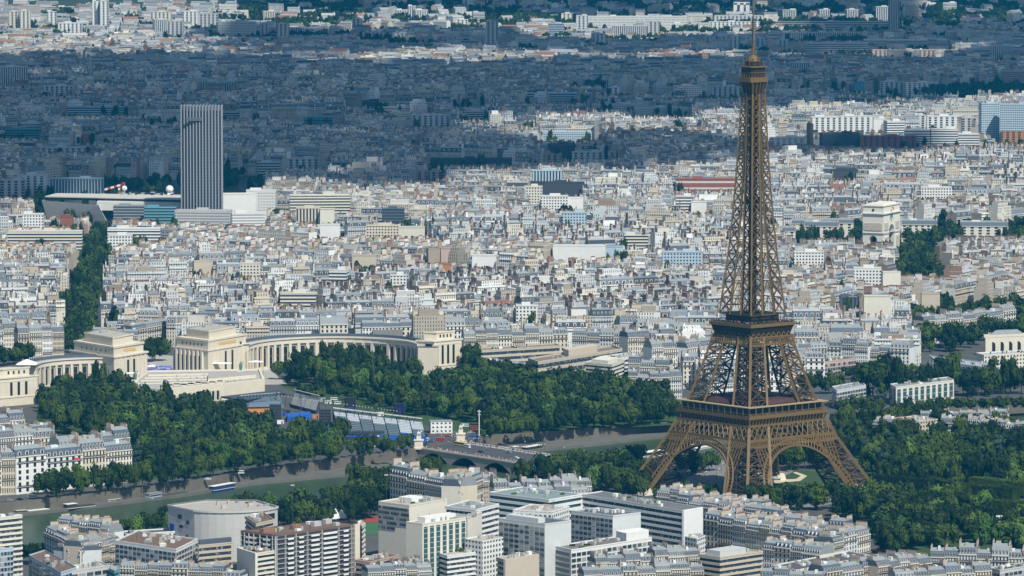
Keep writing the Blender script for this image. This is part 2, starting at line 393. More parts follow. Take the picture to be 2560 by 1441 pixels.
# first platform
def ringbox(mb, h, z0, z1, t, m=0):
    for k in range(4):
        c = rotk(Vector((0, -(h - t / 2), 0)), k); mb.box(c.x, c.y, z0, 2 * h - (2 * t if k % 2 else 0), t, z1 - z0, k * pi / 2, m)
m = MB(); ringbox(m, 36.0, 54.8, 57.2, 7.0); m.box(0, 0, 55.4, 58, 58, 1.2)
part('first_platform', m, M_IRON, tw)
m = MB(); ringbox(m, 33.6, 49.9, 54.8, 1.0); part('frieze', m, M_IRON2, tw)
m = MB()
for k in range(4):
    for i in range(25):
        x = -34.5 + 69 * i / 24; a = rotk(Vector((x, -33.7, 50.0)), k); b = rotk(Vector((x, -35.6, 54.9)), k)
        m.bar(a, b, .9); c = rotk(Vector((x, -34.3, 50.6)), k); m.box(c.x, c.y, 49.7, 1.7, 1.7, 1.4, k * pi / 2)
part('bracket', m, M_IRON, tw)['kind'] = 'stuff'
m = MB(); ringbox(m, 36.3, 62.4, 62.9, 4.6); part('gallery_roof', m, mk('gallery_roof_paint', (.36, .27, .15), var=.1), tw)
m = MB(); ringbox(m, 32.6, 57.2, 62.4, .3); part('gallery_glazing', m, M_DARK, tw)
m = MB()
for k in range(4):
    for i in range(13):
        x = -35.9 + 71.8 * i / 12; a = rotk(Vector((x, -35.9, 57)), k); m.bar(a, a + Vector((0, 0, 5.5)), .55)
    for z in (58.4,): m.bar(rotk(Vector((-35.9, -35.9, z)), k), rotk(Vector((35.9, -35.9, z)), k), .3)
part('gallery_post', m, M_IRON, tw)['kind'] = 'stuff'
M_PAV = mk('dark_red_pavilion', (.07, .03, .03), var=.2)
for k in range(4):
    m = MB(); c = rotk(Vector((0, -22, 0)), k)
    m.box(c.x, c.y, 57.3, 26, 13, 5.0, k * pi / 2, 1)
    a = [rotk(Vector((x, y, 0)), k) for x, y in ((-13.6, -29), (13.6, -29), (13.6, -15), (-13.6, -15))]
    m.prism([(v.x, v.y) for v in a], 62.95, 65.5, 0, poly2=[(v.x * .92, v.y * .92) for v in a]); part('pavilion', m, [M_PAV, M_GLASS], tw)
# second platform
m = MB(); m.prism([(-17.6, -17.6), (17.6, -17.6), (17.6, 17.6), (-17.6, 17.6)], 107, 113.4, 0, poly2=[(-19.6, -19.6), (19.6, -19.6), (19.6, 19.6), (-19.6, 19.6)]); part('frieze', m, M_IRON2, tw)
m = MB(); ringbox(m, 20.4, 113.5, 115.6, 3.5); m.box(0, 0, 113.8, 33.2, 33.2, 1.2); part('second_platform', m, M_IRON, tw)
m = MB()
for k in range(4):
    for z in (116.3, 117.1): m.bar(rotk(Vector((-20.2, -20.2, z)), k), rotk(Vector((20.2, -20.2, z)), k), .22)
    for i in range(21):
        a = rotk(Vector((-20.2 + 40.4 * i / 20, -20.2, 115.5)), k); m.bar(a, a + Vector((0, 0, 1.7)), .22)
part('railing', m, M_IRON2, tw)
m = MB(); ringbox(m, 12.5, 115.7, 120.6, 5.0); ringbox(m, 13.6, 120.7, 121.4, 6.5); part('upper_gallery', m, M_IRON2, tw)
# upper shaft
zs = [121.0]
while zs[-1] < 266: zs.append(min(268, zs[-1] + max(5.6, 1.05 * itp(PW, zs[-1]))))
m = MB()
for sx, sy in ((1, 1), (1, -1), (-1, -1), (-1, 1)):
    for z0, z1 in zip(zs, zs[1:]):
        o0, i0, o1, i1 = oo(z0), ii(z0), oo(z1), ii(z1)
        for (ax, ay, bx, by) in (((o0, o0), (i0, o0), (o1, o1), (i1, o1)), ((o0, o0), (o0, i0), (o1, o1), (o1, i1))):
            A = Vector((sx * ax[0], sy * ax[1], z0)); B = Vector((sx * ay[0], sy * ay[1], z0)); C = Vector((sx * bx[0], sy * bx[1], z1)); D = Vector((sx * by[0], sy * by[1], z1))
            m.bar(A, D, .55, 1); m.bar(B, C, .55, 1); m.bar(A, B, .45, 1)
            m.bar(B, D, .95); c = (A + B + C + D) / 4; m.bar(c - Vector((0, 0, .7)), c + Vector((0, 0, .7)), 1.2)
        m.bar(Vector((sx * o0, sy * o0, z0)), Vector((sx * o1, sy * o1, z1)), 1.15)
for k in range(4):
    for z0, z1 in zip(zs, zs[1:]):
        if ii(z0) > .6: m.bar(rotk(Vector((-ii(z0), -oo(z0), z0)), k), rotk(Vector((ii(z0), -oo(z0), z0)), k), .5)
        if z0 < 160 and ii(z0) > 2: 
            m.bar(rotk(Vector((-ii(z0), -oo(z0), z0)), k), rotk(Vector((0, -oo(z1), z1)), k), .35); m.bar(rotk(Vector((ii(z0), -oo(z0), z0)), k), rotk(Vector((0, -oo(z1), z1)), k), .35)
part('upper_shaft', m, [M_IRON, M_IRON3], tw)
m = MB()
for sx, sy in ((1, 1), (1, -1), (-1, -1), (-1, 1)):
    for a, b in zip(range(121, 268, 6), range(127, 274, 6)):
        m.bar((sx * 1.7, sy * 1.7, a), (sx * 1.7, sy * 1.7, b), .55)
for a in range(121, 268, 6):
    for k in range(4):
        p0, p1 = rotk(Vector((-1.7, -1.7, a)), k), rotk(Vector((1.7, -1.7, a + 6)), k); m.bar(p0, p1, .4)
        m.bar(rotk(Vector((1.7, -1.7, a)), k), rotk(Vector((-1.7, -1.7, a + 6)), k), .4)
m.box(0, 0, 121, 3.0, 3.0, 147); m.box(0, 0, 194, 11, 11, 1.6); m.box(0, 0, 196, 7, 7, 3.0)
part('lift_shaft', m, M_IRON2, tw)
# top
def octa(r, c=.72): return [(r, -r * c), (r, r * c), (r * c, r), (-r * c, r), (-r, r * c), (-r, -r * c), (-r * c, -r), (r * c, -r)]
m = MB(); m.prism(octa(5.5), 268, 275.5, 0, poly2=octa(7.1)); part('top_flare', m, M_IRON2, tw)
m = MB()
for k in range(4):
    for u in (-1, -.5, 0, .5, 1): m.bar(rotk(Vector((u * 5.2, -5.5, 266)), k), rotk(Vector((u * 6.6, -7.2, 275.5)), k), .45)
part('flare_rib', m, M_IRON, tw)
m = MB(); m.prism(octa(7.9), 275.5, 278.8, base=True); part('top_platform', m, M_IRON, tw)
m = MB(); m.prism(octa(6.5), 278.8, 285.2); part('top_cabin', m, M_IRON2, tw)
m = MB(); m.prism(octa(7.7), 285.2, 286.0, base=True); m.prism(octa(7.0), 281.6, 282.0, base=True)
for i in range(26):
    a = 2 * pi * i / 26; m.bar((8.2 * cos(a), 8.2 * sin(a), 278.7), (8.0 * cos(a), 8.0 * sin(a), 281.2), .25)
    if i % 2: m.bar((7.4 * cos(a), 7.4 * sin(a), 286), (7.4 * cos(a), 7.4 * sin(a), 288 + 3 * rnd.random()), .3)
part('upper_deck', m, M_IRON, tw)
m = MB(); m.prism(octa(4.6), 286, 289.2); part('machine_room', m, M_IRON2, tw); m = MB(); m.tube(0, 0, [(4.3, 289.2), (3.6, 291), (2.2, 292.6), (1.3, 293.4), (1.3, 298)], 10)
for a in range(8): m.bar((4.2 * cos(a * .8), 4.2 * sin(a * .8), 289), (4.4 * cos(a * .8), 4.4 * sin(a * .8), 291.5), .6)
part('cupola', m, M_IRON, tw)
m = MB(); zz = [(298, 1.7), (306, 1.6), (306.1, 1.25), (318, 1.05), (318.1, .75), (331, .5)]
for (a, wa), (b, wb) in zip(zz, zz[1:]): m.bar((0, 0, a), (0, 0, b), wa, w2=wb)
for z in (294.5, 296, 297.5, 300, 303): m.bar((-2.6, 0, z), (2.6, 0, z), .3); m.bar((0, -2.6, z), (0, 2.6, z), .3)
for z in range(299, 318, 2): m.box(0, 0, z, 1.9, 1.9, .5)
part('antenna_mast', m, mk('mast_metal', (.16, .13, .11), var=.1), tw)
# ------------------------------------------------------------------ buildings placed one by one
EXC = []            # footprints the street filler must leave free: (x, y, radius)
COLS = {'white': (.72, .72, .7), 'cream': (.665, .63, .54), 'beige': (.52, .455, .365), 'grey': (.5, .5, .5), 'pale': (.56, .58, .58), 'warm': (.61, .55, .43),
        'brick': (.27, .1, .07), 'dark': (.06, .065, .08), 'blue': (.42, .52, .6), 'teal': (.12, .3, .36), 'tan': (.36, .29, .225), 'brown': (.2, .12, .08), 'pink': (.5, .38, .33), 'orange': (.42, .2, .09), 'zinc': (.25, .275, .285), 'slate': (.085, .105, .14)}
def occupy(pts, pad=6):
    cx = sum(p[0] for p in pts) / len(pts); cy = sum(p[1] for p in pts) / len(pts)
    L = max(math.hypot(p[0] - cx, p[1] - cy) for p in pts)
    if L < 32: EXC.append((cx, cy, L * .8 + pad)); return
    for p, q in zip(pts, pts[1:] + pts[:1]):
        n = max(1, int(math.hypot(q[0] - p[0], q[1] - p[1]) / 15))
        for i in range(n):
            for s in (1, .6, .25): EXC.append((cx + (p[0] + (q[0] - p[0]) * i / n - cx) * s, cy + (p[1] + (q[1] - p[1]) * i / n - cy) * s, 9 + pad))
def win_mesh(w, h, key={}):
    k = (round(w, 2), round(h, 2), rnd.choice((0, 0, 0, 1, 1, 2)))
    if k not in key:
        m = MB(); m.box(0, 0, 0, w, .16, h, 0, 0); m.box(0, -.02, -.18, w + .3, .34, .16, 0, 1); key[k] = m.mesh('window', [(M_GLASS, M_GLASS2, M_BLIND)[k[2]], M_CONC])
    return key[k]
def face_windows(par, a, b, h, nf, nw, w, wh, z0=1.0, fh=None, budget=100, name='window'):
    """One object per window on the wall from a to b (seen from outside), storey by storey from the top."""
    ax, ay = a; bx, by = b; Ln = math.hypot(bx - ax, by - ay); rz = math.atan2(by - ay, bx - ax)
    fh = fh or (h - 2.0) / nf; nx, ny = sin(rz), -cos(rz); n = 0
    for k in range(nf):
        z = h - 1.2 - (k + 1) * fh + (fh - wh) / 2
        if z < 1: break
        for i in range(nw):
            if n >= budget: return
            t = (i + .5) / nw; o = ob(name, win_mesh(w, wh), par, (ax + (bx - ax) * t + nx * .05, ay + (by - ay) * t + ny * .05, z)); o.rotation_euler = (0, 0, rz); n += 1
def rect4(Lp, Np, Rp, h):
    l, n, r = G(*Lp, h), G(*Np, h), G(*Rp, h); return [n, r, (r[0] + l[0] - n[0], r[1] + l[1] - n[1]), l]
def inset(P, d):
    cx = sum(p[0] for p in P) / len(P); cy = sum(p[1] for p in P) / len(P); out = []
    for x, y in P:
        L = math.hypot(x - cx, y - cy); k = max(.05, (L - d * 1.41) / L); out.append((cx + (x - cx) * k, cy + (y - cy) * k))
    return out
def band(mb, P, z0, z1, d, m=0):
    """A collar of thickness d round the outside of P."""
    o = inset(P, -d); n = len(P)
    for i in range(n):
        j = (i + 1) % n
        mb.quad((*o[i], z0), (*o[j], z0), (*o[j], z1), (*o[i], z1), m); mb.quad((*o[i], z1), (*o[j], z1), (*P[j], z1), (*P[i], z1), m)
        mb.quad((*P[i], z0), (*P[j], z0), (*o[j], z0), (*o[i], z0), m)
def centre(P): return (sum(p[0] for p in P) / len(P), sum(p[1] for p in P) / len(P))
def rel(P, c): return [(x - c[0], y - c[1]) for x, y in P]
def roof_clutter(t, P, h, n, seed, white=True):
    r = random.Random(seed)
    for i in range(n):
        k = r.random(); u, v = r.uniform(.15, .85), r.uniform(.2, .8)
        x = P[0][0] + (P[1][0] - P[0][0]) * u + (P[3][0] - P[0][0]) * v; y = P[0][1] + (P[1][1] - P[0][1]) * u + (P[3][1] - P[0][1]) * v
        a = math.atan2(P[1][1] - P[0][1], P[1][0] - P[0][0]); m = MB()
        if k < .45: m.box(x, y, h, r.uniform(1.5, 4), r.uniform(1.5, 3), r.uniform(1, 2.2), a); part('roof_unit', m, r.choice([M_WHITE, M_CONC, M_ZINC]), t)
        elif k < .75: m.box(x, y, h, .9, 1.8, 2.2, a); part('vent_stack', m, r.choice([M_CHIM, M_CONC]), t)
        elif k < .9: m.tube(x, y, [(.12, h), (.08, h + r.uniform(3, 6))], 5); part('roof_mast', m, M_RAIL, t)
        else: m.box(x, y, h, r.uniform(2, 5), 1.0, .9, a); part('roof_planting', m, M_LEAF, t)
def modern(name, label, cat, Lp, Np, Rp, h, style, wall='white', roof=None, nf=9, nl=10, nr=4, group=None, clutter=6, blank=(), pent=None, z0=0.0, seed=1, glass=None):
    P = rect4(Lp, Np, Rp, h); c = centre(P); occupy(P); P = rel(P, c)
    t = thing(name, label, cat, (c[0], c[1], z0), 0, group); wc = COLS[wall]; rm = roof or M_GRAVEL; gl = glass or M_GLASS
    m = MB(); m.prism(P, 0, h, 0, cap=False)
    if style != 'bands': part('wall', m, M_FPUNCH if style == 'plain' and nr >= 4 else M_WALL, t, wc)
    fh = (h - 1.5) / nf; up = lambda a: (a[0], a[1])
    if style == 'bands':
        Q = inset(P, .7); m = MB(); m.prism(Q, 0, h - .6, cap=False); part('glazing', m, glass or M_GLZ, t, (.03, .042, .055))
        for k in range(nf):
            z = h - 1.3 - k * fh; m = MB(); band(m, Q, z, z + fh * .45, .7); part('spandrel_band', m, M_WALL, t, wc)
        for (i, wd) in blank:      # solid end walls
            a, b = P[i], P[(i + 1) % 4]; e = MB(); nx, ny = (b[1] - a[1]), -(b[0] - a[0]); ln = math.hypot(nx, ny); nx, ny = nx / ln * .5, ny / ln * .5
            e.prism([(a[0] - nx * 2, a[1] - ny * 2), (a[0] + nx, a[1] + ny), (b[0] + nx, b[1] + ny), (b[0] - nx * 2, b[1] - ny * 2)], 0, h + .6); part('end_wall', e, M_WALL, t, COLS[wd])
    elif style == 'grid':
        for (i, nw) in ((3, nl), (0, nr)):
            if i in [b[0] for b in blank] or nw == 0: continue
            a, b = P[i], P[(i + 1) % 4]; ln = math.hypot(a[0] - b[0], a[1] - b[1]) / nw
            face_windows(t, a, b, h, nf, nw, ln * .82, fh * .6, budget=100)
    elif style == 'vert':
        for (i, nw) in ((3, nl), (0, nr)):
            if i in [b[0] for b in blank] or nw == 0: continue
            a, b = P[i], P[(i + 1) % 4]; ln = math.hypot(a[0] - b[0], a[1] - b[1]); rz = math.atan2(b[1] - a[1], b[0] - a[0]); nx, ny = sin(rz), -cos(rz)
            for j in range(nw):
                u = (j + .5) / nw; x, y = a[0] + (b[0] - a[0]) * u, a[1] + (b[1] - a[1]) * u; e = MB(); e.box(x + nx * .05, y + ny * .05, 1.5, ln / nw * .58, .3, h - 3, rz, 0)
                o = part('window_strip', e, [M_GLASST if not glass else gl, M_CONC], t)
                e = MB()
                for k in range(nf): e.box(x + nx * .12, y + ny * .12, 2 + k * fh, ln / nw * .55, .3, .35, rz)
                part('glazing_frame', e, M_CONC, o)
    m = MB(); Q = inset(P, .5); m.prism(P, h - .3, h - .05, 0); band(m, Q, h - .05, h + .7, .49, 1)
    for i in range(4):
        j = (i + 1) % 4; m.quad((*Q[i], h - .05), (*Q[j], h - .05), (*Q[j], h + .7), (*Q[i], h + .7), 1)
    part('roof', m, [rm, M_WALL], t, wc)
    if pent:
        u0, u1, v0, v1, ph, pc = pent; ff = lambda u, v: (P[0][0] + (P[1][0] - P[0][0]) * u + (P[3][0] - P[0][0]) * v, P[0][1] + (P[1][1] - P[0][1]) * u + (P[3][1] - P[0][1]) * v)
        e = MB(); e.prism([ff(u0, v0), ff(u1, v0), ff(u1, v1), ff(u0, v1)], h, h + ph); part('penthouse', e, M_WALL, t, COLS[pc])
    roof_clutter(t, P, h, int(clutter * 1.7) + 2, seed); return t, P
# ---- mansard town houses: shared meshes per pattern
HV = {}
def hparts(v):
    if v in HV: return HV[v]
    r = random.Random(100 + v); W = (14, 18, 22, 28, 17, 20, 25, 15)[v % 8]; D = 13.0; nf = (6, 6, 5, 6, 7, 5, 6, 6)[v % 8]; fh = 3.1; h = nf * fh + .8
    mw = MB(); hw, hd = W / 2, D / 2
    mw.prism([(-hw, -hd), (hw, -hd), (hw, hd), (-hw, hd)], 0, h, 0, cap=False); nb = max(3, int(W / 2.9))
    for s in (-1, 1):
        for k in range(nf):
            for i in range(nb):
                x = -hw + W * (i + .5) / nb; z = k * fh + 1.0; y = s * (hd + .04)
                a = [(x - .62, y, z), (x + .62, y, z), (x + .62, y, z + 2.0), (x - .62, y, z + 2.0)]; mw.add(a, [(0, 1, 2, 3)], 1)
    mw.box(0, 0, h - .55, W - .03, D + 1.0, .5, 0, 2); mw.box(0, 0, fh * 1 + .1, W - .03, D + .3, .3, 0, 2)
    out = {'wall': (mw.mesh('wall', [M_WALL, M_DARK, M_STONE2]), None)}
    bl = []
    for k in ((2, nf - 1) if v % 2 else (1, nf - 1)):
        b = MB(); z = k * fh + .55
        for s in (-1,): b.box(0, s * (hd + .45), z, W - .6, .9, .2, 0, 0); b.box(0, s * (hd + .86), z + .2, W - .6, .06, .55, 0, 1)
        bl.append(b.mesh('balcony', [M_STONE2, M_RAIL]))
    out['balcony'] = bl
    mr = MB(); kind = v % 3; mh = (3.4, 4.2, 2.8)[kind]; si = (1.5, 1.9, 2.6)[kind]
    A = [(-hw + .02, -hd), (hw - .02, -hd), (hw - .02, hd), (-hw + .02, hd)]; B = [(-hw + .02, -hd + si), (hw - .02, -hd + si), (hw - .02, hd - si), (-hw + .02, hd - si)]
    mr.prism(A, h, h + mh, 0, poly2=B, cap=False); Cc = [(-hw + .02, -.3), (hw - .02, -.3), (hw - .02, .3), (-hw + .02, .3)]
    mr.prism(B, h + mh, h + mh + 1.5, 1, poly2=Cc)
    out['roof'] = (mr.mesh('roof', [M_ZINCT if kind == 1 else M_SLATE, M_ZINC]), None)
    dm = MB(); dm.box(0, .5, 0, 1.5, 1.6, 2.1, 0, 0); dm.box(0, -.33, .3, .95, .12, 1.5, 0, 1); dm.box(0, .5, 2.1, 1.8, 1.9, .25, 0, 2)
    out['dormer'] = (dm.mesh('dormer', [M_WHITE, M_DARK, M_ZINC]), [(-hw + W * (i + .5) / nb, s * (hd - .55), h + .35, 0 if s < 0 else pi) for i in range(nb) for s in (-1,)])
    ch = []
    for s in (-1, 1):
        c = MB(); L = D * r.uniform(.35, .6); y = r.uniform(-1.5, 1.5); top = h + mh + r.uniform(2.0, 3.4); c.box(s * (hw - .4), y, h - .5, .75, L, top - h + .5, 0, 0)
        n = int(L / .9)
        for i in range(n): c.box(s * (hw - .4), y - L / 2 + (i + .5) * L / n, top, .32, .32, .75, 0, 1)
        ch.append(c.mesh('chimney', [M_CHIM, M_POT]))
    out['chimney'] = ch; cl = MB()
    x, y = r.uniform(-.3, .3) * W, r.uniform(-.2, .2) * D; cl.box(x, y, h + mh + .3, r.uniform(2.5, 5), r.uniform(1.5, 3), r.uniform(1.4, 2.6), 0, r.choice([0, 0, 1]))
    out['cl'] = cl.mesh('roof_cabin', [M_WHITE, M_CHIM]); HV[v] = (out, W, D, h, h + mh); return HV[v]
HN = {0: 'slate', 1: 'zinc', 2: 'low slate'}
def house(v, x, y, rz, W, D, h, wc, label, group, full=True, rc='zinc', cat='apartment building', name='apartment_building'):
    out, W0, D0, h0, _ = hparts(v); t = thing(name, label, cat, (x, y, 0), rz, group); t.scale = (W / W0, D / D0, h / h0)
    ob('wall', out['wall'][0], t, None, wc); rf = ob('roof', out['roof'][0], t, None, COLS[rc])
    for c in out['chimney']: ob('chimney', c, t, None)
    if full:
        for b in out['balcony']: ob('balcony', b, t)
        for (dx, dy, dz, dr) in out['dormer'][1]: o = ob('dormer', out['dormer'][0], rf, (dx, dy, dz)); o.rotation_euler = (0, 0, dr)
    ob('roof_cabin', out['cl'], t); return t
ORD = 'first second third fourth fifth sixth seventh eighth ninth tenth eleventh twelfth thirteenth fourteenth fifteenth sixteenth seventeenth eighteenth nineteenth twentieth'.split()
def ordw(i):
    if i < 20: return ORD[i]
    tens = ['twenty', 'thirty', 'forty', 'fifty', 'sixty', 'seventy', 'eighty', 'ninety'][(i + 1) // 10 - 2]
    return tens + ('' if (i + 1) % 10 == 0 else '-' + ORD[(i + 1) % 10 - 1])
def hrow(p0, p1, h, n, v0, wcs, where, d=13.0, rc=('zinc', 'slate'), dh=1.5, seed=0):
    """A terrace of n houses whose front eaves run from pixel p0 to p1 at height h."""
    r = random.Random(seed + int(p0[0])); a, b = G(*p0, h), G(*p1, h); L = math.hypot(b[0] - a[0], b[1] - a[1]); rz = math.atan2(b[1] - a[1], b[0] - a[0])
    ws = [r.uniform(.75, 1.25) for _ in range(n)]; s = sum(ws); u = 0
    for i in range(n):
        w = ws[i] / s * L; m = u + w / 2; u += w; nx, ny = -sin(rz), cos(rz); hh = h + r.uniform(-dh, dh); wn_ = wcs[i % len(wcs)]; rr = rc[(i + v0) % len(rc)]
        x = a[0] + (b[0] - a[0]) * m / L + nx * d / 2; y = a[1] + (b[1] - a[1]) * m / L + ny * d / 2; jit = r.uniform(.92, 1.06)
        occupy([(x - w / 2, y - d / 2), (x + w / 2, y - d / 2), (x + w / 2, y + d / 2), (x - w / 2, y + d / 2)], 2)
        label = f'{wn_} house, {ordw(i)} from left {where}' if n > 1 else f'{wn_} stone apartment house {where}'
        house(v0 + i, x, y, rz, w, d, hh, tuple(c * jit for c in COLS[wn_]), label, None, rc=rr)
def slab(name, label, x0, x1, yt, yb=None, h=None, rot=0.0, d=14.0, mat=None, wc='white', cat='building', group=None, plant=True, roofm=None, occ=True):
    """Block facing the camera, x0..x1 wide at its roof line yt; yb: its visible foot, or h: its height."""
    if h is None:
        if yb is None: raise ValueError
        h = (yb - yt) * CH / (yb + 560.0)
    cx, Y = G((x0 + x1) / 2, yt, h); s = SCL(Y); rz = R(rot); W = max(4.0, ((x1 - x0) / s - abs(sin(rz)) * d) / max(.3, cos(rz)))
    nx, ny = -sin(rz), cos(rz); c = (cx, Y + d / 2)
    P = [(-W / 2, -d / 2), (W / 2, -d / 2), (W / 2, d / 2), (-W / 2, d / 2)]; P = [(x * cos(rz) - y * sin(rz), x * sin(rz) + y * cos(rz)) for x, y in P]
    if occ: occupy([(x + c[0], y + c[1]) for x, y in P], 4)
    t = thing(name, label, cat, (c[0], c[1], 0), 0, group); w = COLS[wc] if isinstance(wc, str) else wc
    m = MB(); m.prism(P, 0, h, 0, cap=False); part('wall', m, mat or M_FPUNCH, t, w)
    m = MB(); m.prism(P, h - .4, h, 0); band(m, inset(P, .4), h, h + .9, .39, 1); part('roof', m, [roofm or M_GRAVEL, M_WALL], t, w)
    if plant:
        r = random.Random(int(x0 * 7 + yt)); m = MB(); u = r.uniform(-.25, .25); m.box(u * W * cos(rz), u * W * sin(rz), h, min(W * .4, 12), d * .5, 2.8, rz); part('plant_room', m, M_WALL, t, w)
    return t
# ------------------------------------------------------------------ street filler: dense old town, block after block
def GP(L, z=0): return [G(x, y, z) for x, y in L]
AREA = GP([(-1500, 980), (-500, 905), (160, 893), (380, 880), (700, 872), (1150, 885), (1460, 930), (1720, 985), (2000, 975), (2080, 925), (2270, 915), (2300, 850), (2800, 800), (3600, 760), (3600, -20), (-1500, -20)])
FREE = [GP(q) for q in (
    [(236, 570), (288, 570), (256, 730), (240, 890), (146, 890), (176, 730), (212, 630)],                          # planted avenue
    [(60, 470), (660, 440), (660, 575), (255, 575), (90, 575)],                # congress hall
    [(1960, 585), (2580, 575), (2580, 625), (2370, 640), (2300, 655), (1960, 650)],   # round the arch
    [(2235, 610), (2330, 610), (2370, 730), (2245, 730)],                      # avenue beyond the arch
    [(2290, 800), (2700, 790), (2700, 905), (2280, 900)],                      # gardens, far right
    [(0, 885), (300, 860), (410, 860), (410, 905), (-100, 930)], [(146, 845), (250, 845), (250, 925), (100, 925)],
    [(1180, 870), (1560, 870), (1720, 985), (1180, 985)],
    [(2200, 235), (2560, 225), (2700, 240), (2700, 280), (2300, 285), (1700, 262), (1720, 250)],   # rail yard wood
    )]
def free(x, y): return not any(inside((x, y), q) for q in FREE)
class Tpl:
    def __init__(s): s.v = []; s.f = []; s.c = []
    def box(s, x0, x1, y0, y1, a, b, cf, cs, ct):      # a, b: (zw, zr) of foot and top
        o = len(s.v)
        for (zw, zr) in (a, b): s.v += [(x0, y0, zw, zr), (x1, y0, zw, zr), (x1, y1, zw, zr), (x0, y1, zw, zr)]
        s.f += [(o, o + 1, o + 5, o + 4), (o + 2, o + 3, o + 7, o + 6), (o + 1, o + 2, o + 6, o + 5), (o + 3, o, o + 4, o + 7), (o + 4, o + 5, o + 6, o + 7)]; s.c += [cf, cf, cs, cs, ct]
    def loft(s, y0, y1, a, Y0, Y1, b, cf, cs, ct, x=.5, X=.5):
        o = len(s.v)
        s.v += [(-x, y0, *a), (x, y0, *a), (x, y1, *a), (-x, y1, *a), (-X, Y0, *b), (X, Y0, *b), (X, Y1, *b), (-X, Y1, *b)]
        s.f += [(o, o + 1, o + 5, o + 4), (o + 2, o + 3, o + 7, o + 6), (o + 1, o + 2, o + 6, o + 5), (o + 3, o, o + 4, o + 7)]; s.c += [cf, cf, cs, cs]
        if ct is not None: s.f.append((o + 4, o + 5, o + 6, o + 7)); s.c.append(ct)
# face classes: 0 windowed wall 1 party wall 2 steep roof 3 top roof 4 chimney 5 pots 6 light trim 7 dark 8 flat roof 9 clutter
TPL = []
def t_mansard(r, full=True):
    t = Tpl(); t.box(-.5, .5, -.5, .5, (0, 0), (1, 0), 0, 1, 8); t.box(-.495, .495, -.54, .54, (.962, 0), (.99, 0), 6, 6, 6)
    if full: t.box(-.49, .49, -.55, .55, (.80, 0), (.815, 0), 7, 7, 7)
    k = r.uniform(.1, .2); m = r.uniform(.62, .8)
    t.loft(-.5, .5, (1, 0), -.5 + k, .5 - k, (1, m), 2, 1, None); t.loft(-.5 + k, .5 - k, (1, m), -.03, .03, (1, 1), 3, 1, 3)
    for sx in (-1, 1):
        y = r.uniform(-.15, .15); L = r.uniform(.18, .3); x0, x1 = sorted((sx * .5, sx * .455)); tp = r.uniform(1.25, 1.7)
        t.box(x0, x1, y - L, y + L, (1, .2), (1, tp), 4, 4, 4); t.box(x0 + .015 * 0, x1, y - L * .9, y + L * .9, (1, tp), (1, tp + .18), 5, 5, 5)
    if full:
        n = r.choice([3, 4, 5])
        for i in range(n):
            x = -.5 + (i + .5) / n
            t.box(x - .05, x + .05, -.5 + k * .25, -.3, (1, .1), (1, .55), 6, 6, 3); 
            o = len(t.v); t.v += [(x - .03, -.5 + k * .25 - .003, 1, .14), (x + .03, -.5 + k * .25 - .003, 1, .14), (x + .03, -.5 + k * .25 - .003, 1, .48), (x - .03, -.5 + k * .25 - .003, 1, .48)]
            t.f.append((o, o + 1, o + 2, o + 3)); t.c.append(7)
        x = r.uniform(-.3, .3); t.box(x - .07, x + .07, -.15, .1, (1, .75), (1, 1.35), 9, 9, 9)
    return t
def t_flat(r):
    t = Tpl(); t.box(-.5, .5, -.5, .5, (0, 0), (1, 0), 0, r.choice([0, 1]), 8)
    for k in range(r.choice([0, 2, 3])): t.box(-.49, .49, -.56, .5, (.93 - .16 * k, 0), (.965 - .16 * k, 0), 6, 6, 6)
    x = r.uniform(-.2, .2); w = r.uniform(.12, .3); t.box(x - w, x + w, -.28, .35, (1, 0), (1, r.uniform(.5, .9)), r.choice([0, 9, 1]), 9, 8)
    for i in range(3):
        x, y = r.uniform(-.42, .42), r.uniform(-.4, .4); w = r.uniform(.03, .08); t.box(x - w, x + w, y - .08, y + .08, (1, 0), (1, r.uniform(.25, .6)), 9, 9, 9)
    t.box(-.5, -.46, -.2, .25, (1, 0), (1, .7), 4, 4, 4); return t
def t_step(r):
    t = Tpl(); t.box(-.5, .5, -.5, .5, (0, 0), (.84, 0), 0, 1, 8); t.box(-.47, .47, -.38, .5, (.84, 0), (1, 0), 0, 1, 8); t.box(-.3, .42, -.24, .42, (1, 0), (1, .8), 0, 1, 8)
    t.box(-.49, .49, -.53, -.5, (.82, 0), (.875, 0), 6, 6, 6); t.box(-.47, .47, -.42, -.38, (.98, 0), (1, .14), 6, 6, 6); t.box(.3, .36, -.2, .1, (1, .8), (1, 1.2), 4, 4, 5); return t
def t_gable(r):
    t = Tpl(); t.box(-.5, .5, -.5, .5, (0, 0), (1, 0), 0, 1, 8); t.loft(-.53, .53, (1, 0), -.02, .02, (1, .95), 3, 1, 3)
    t.box(.4, .47, -.2, .05, (1, .3), (1, 1.3), 4, 4, 5); return t
def t_shed(r):
    t = Tpl(); t.box(-.5, .5, -.5, .5, (0, 0), (.8, 0), 1, 1, 8); t.loft(-.5, .5, (.8, 0), .3, .5, (.8, .8), 3, 1, 3); t.box(-.2, .1, -.3, 0, (.8, 0), (.8, .5), 9, 9, 9); return t
tr_ = random.Random(5)
TPL += [t_mansard(tr_) for _ in range(9)]; NM = 9
TPL += [t_flat(tr_) for _ in range(6)] + [t_step(tr_) for _ in range(3)] + [t_gable(tr_) for _ in range(2)] + [t_shed(tr_) for _ in range(2)]
NTP = len(TPL); LOW0 = NTP; TPL += [t_mansard(tr_, False) for _ in range(5)]
for t in TPL: t.V = np.array(t.v, float); t.Fa = np.array(t.f, int); t.Ca = np.array(t.c, int)

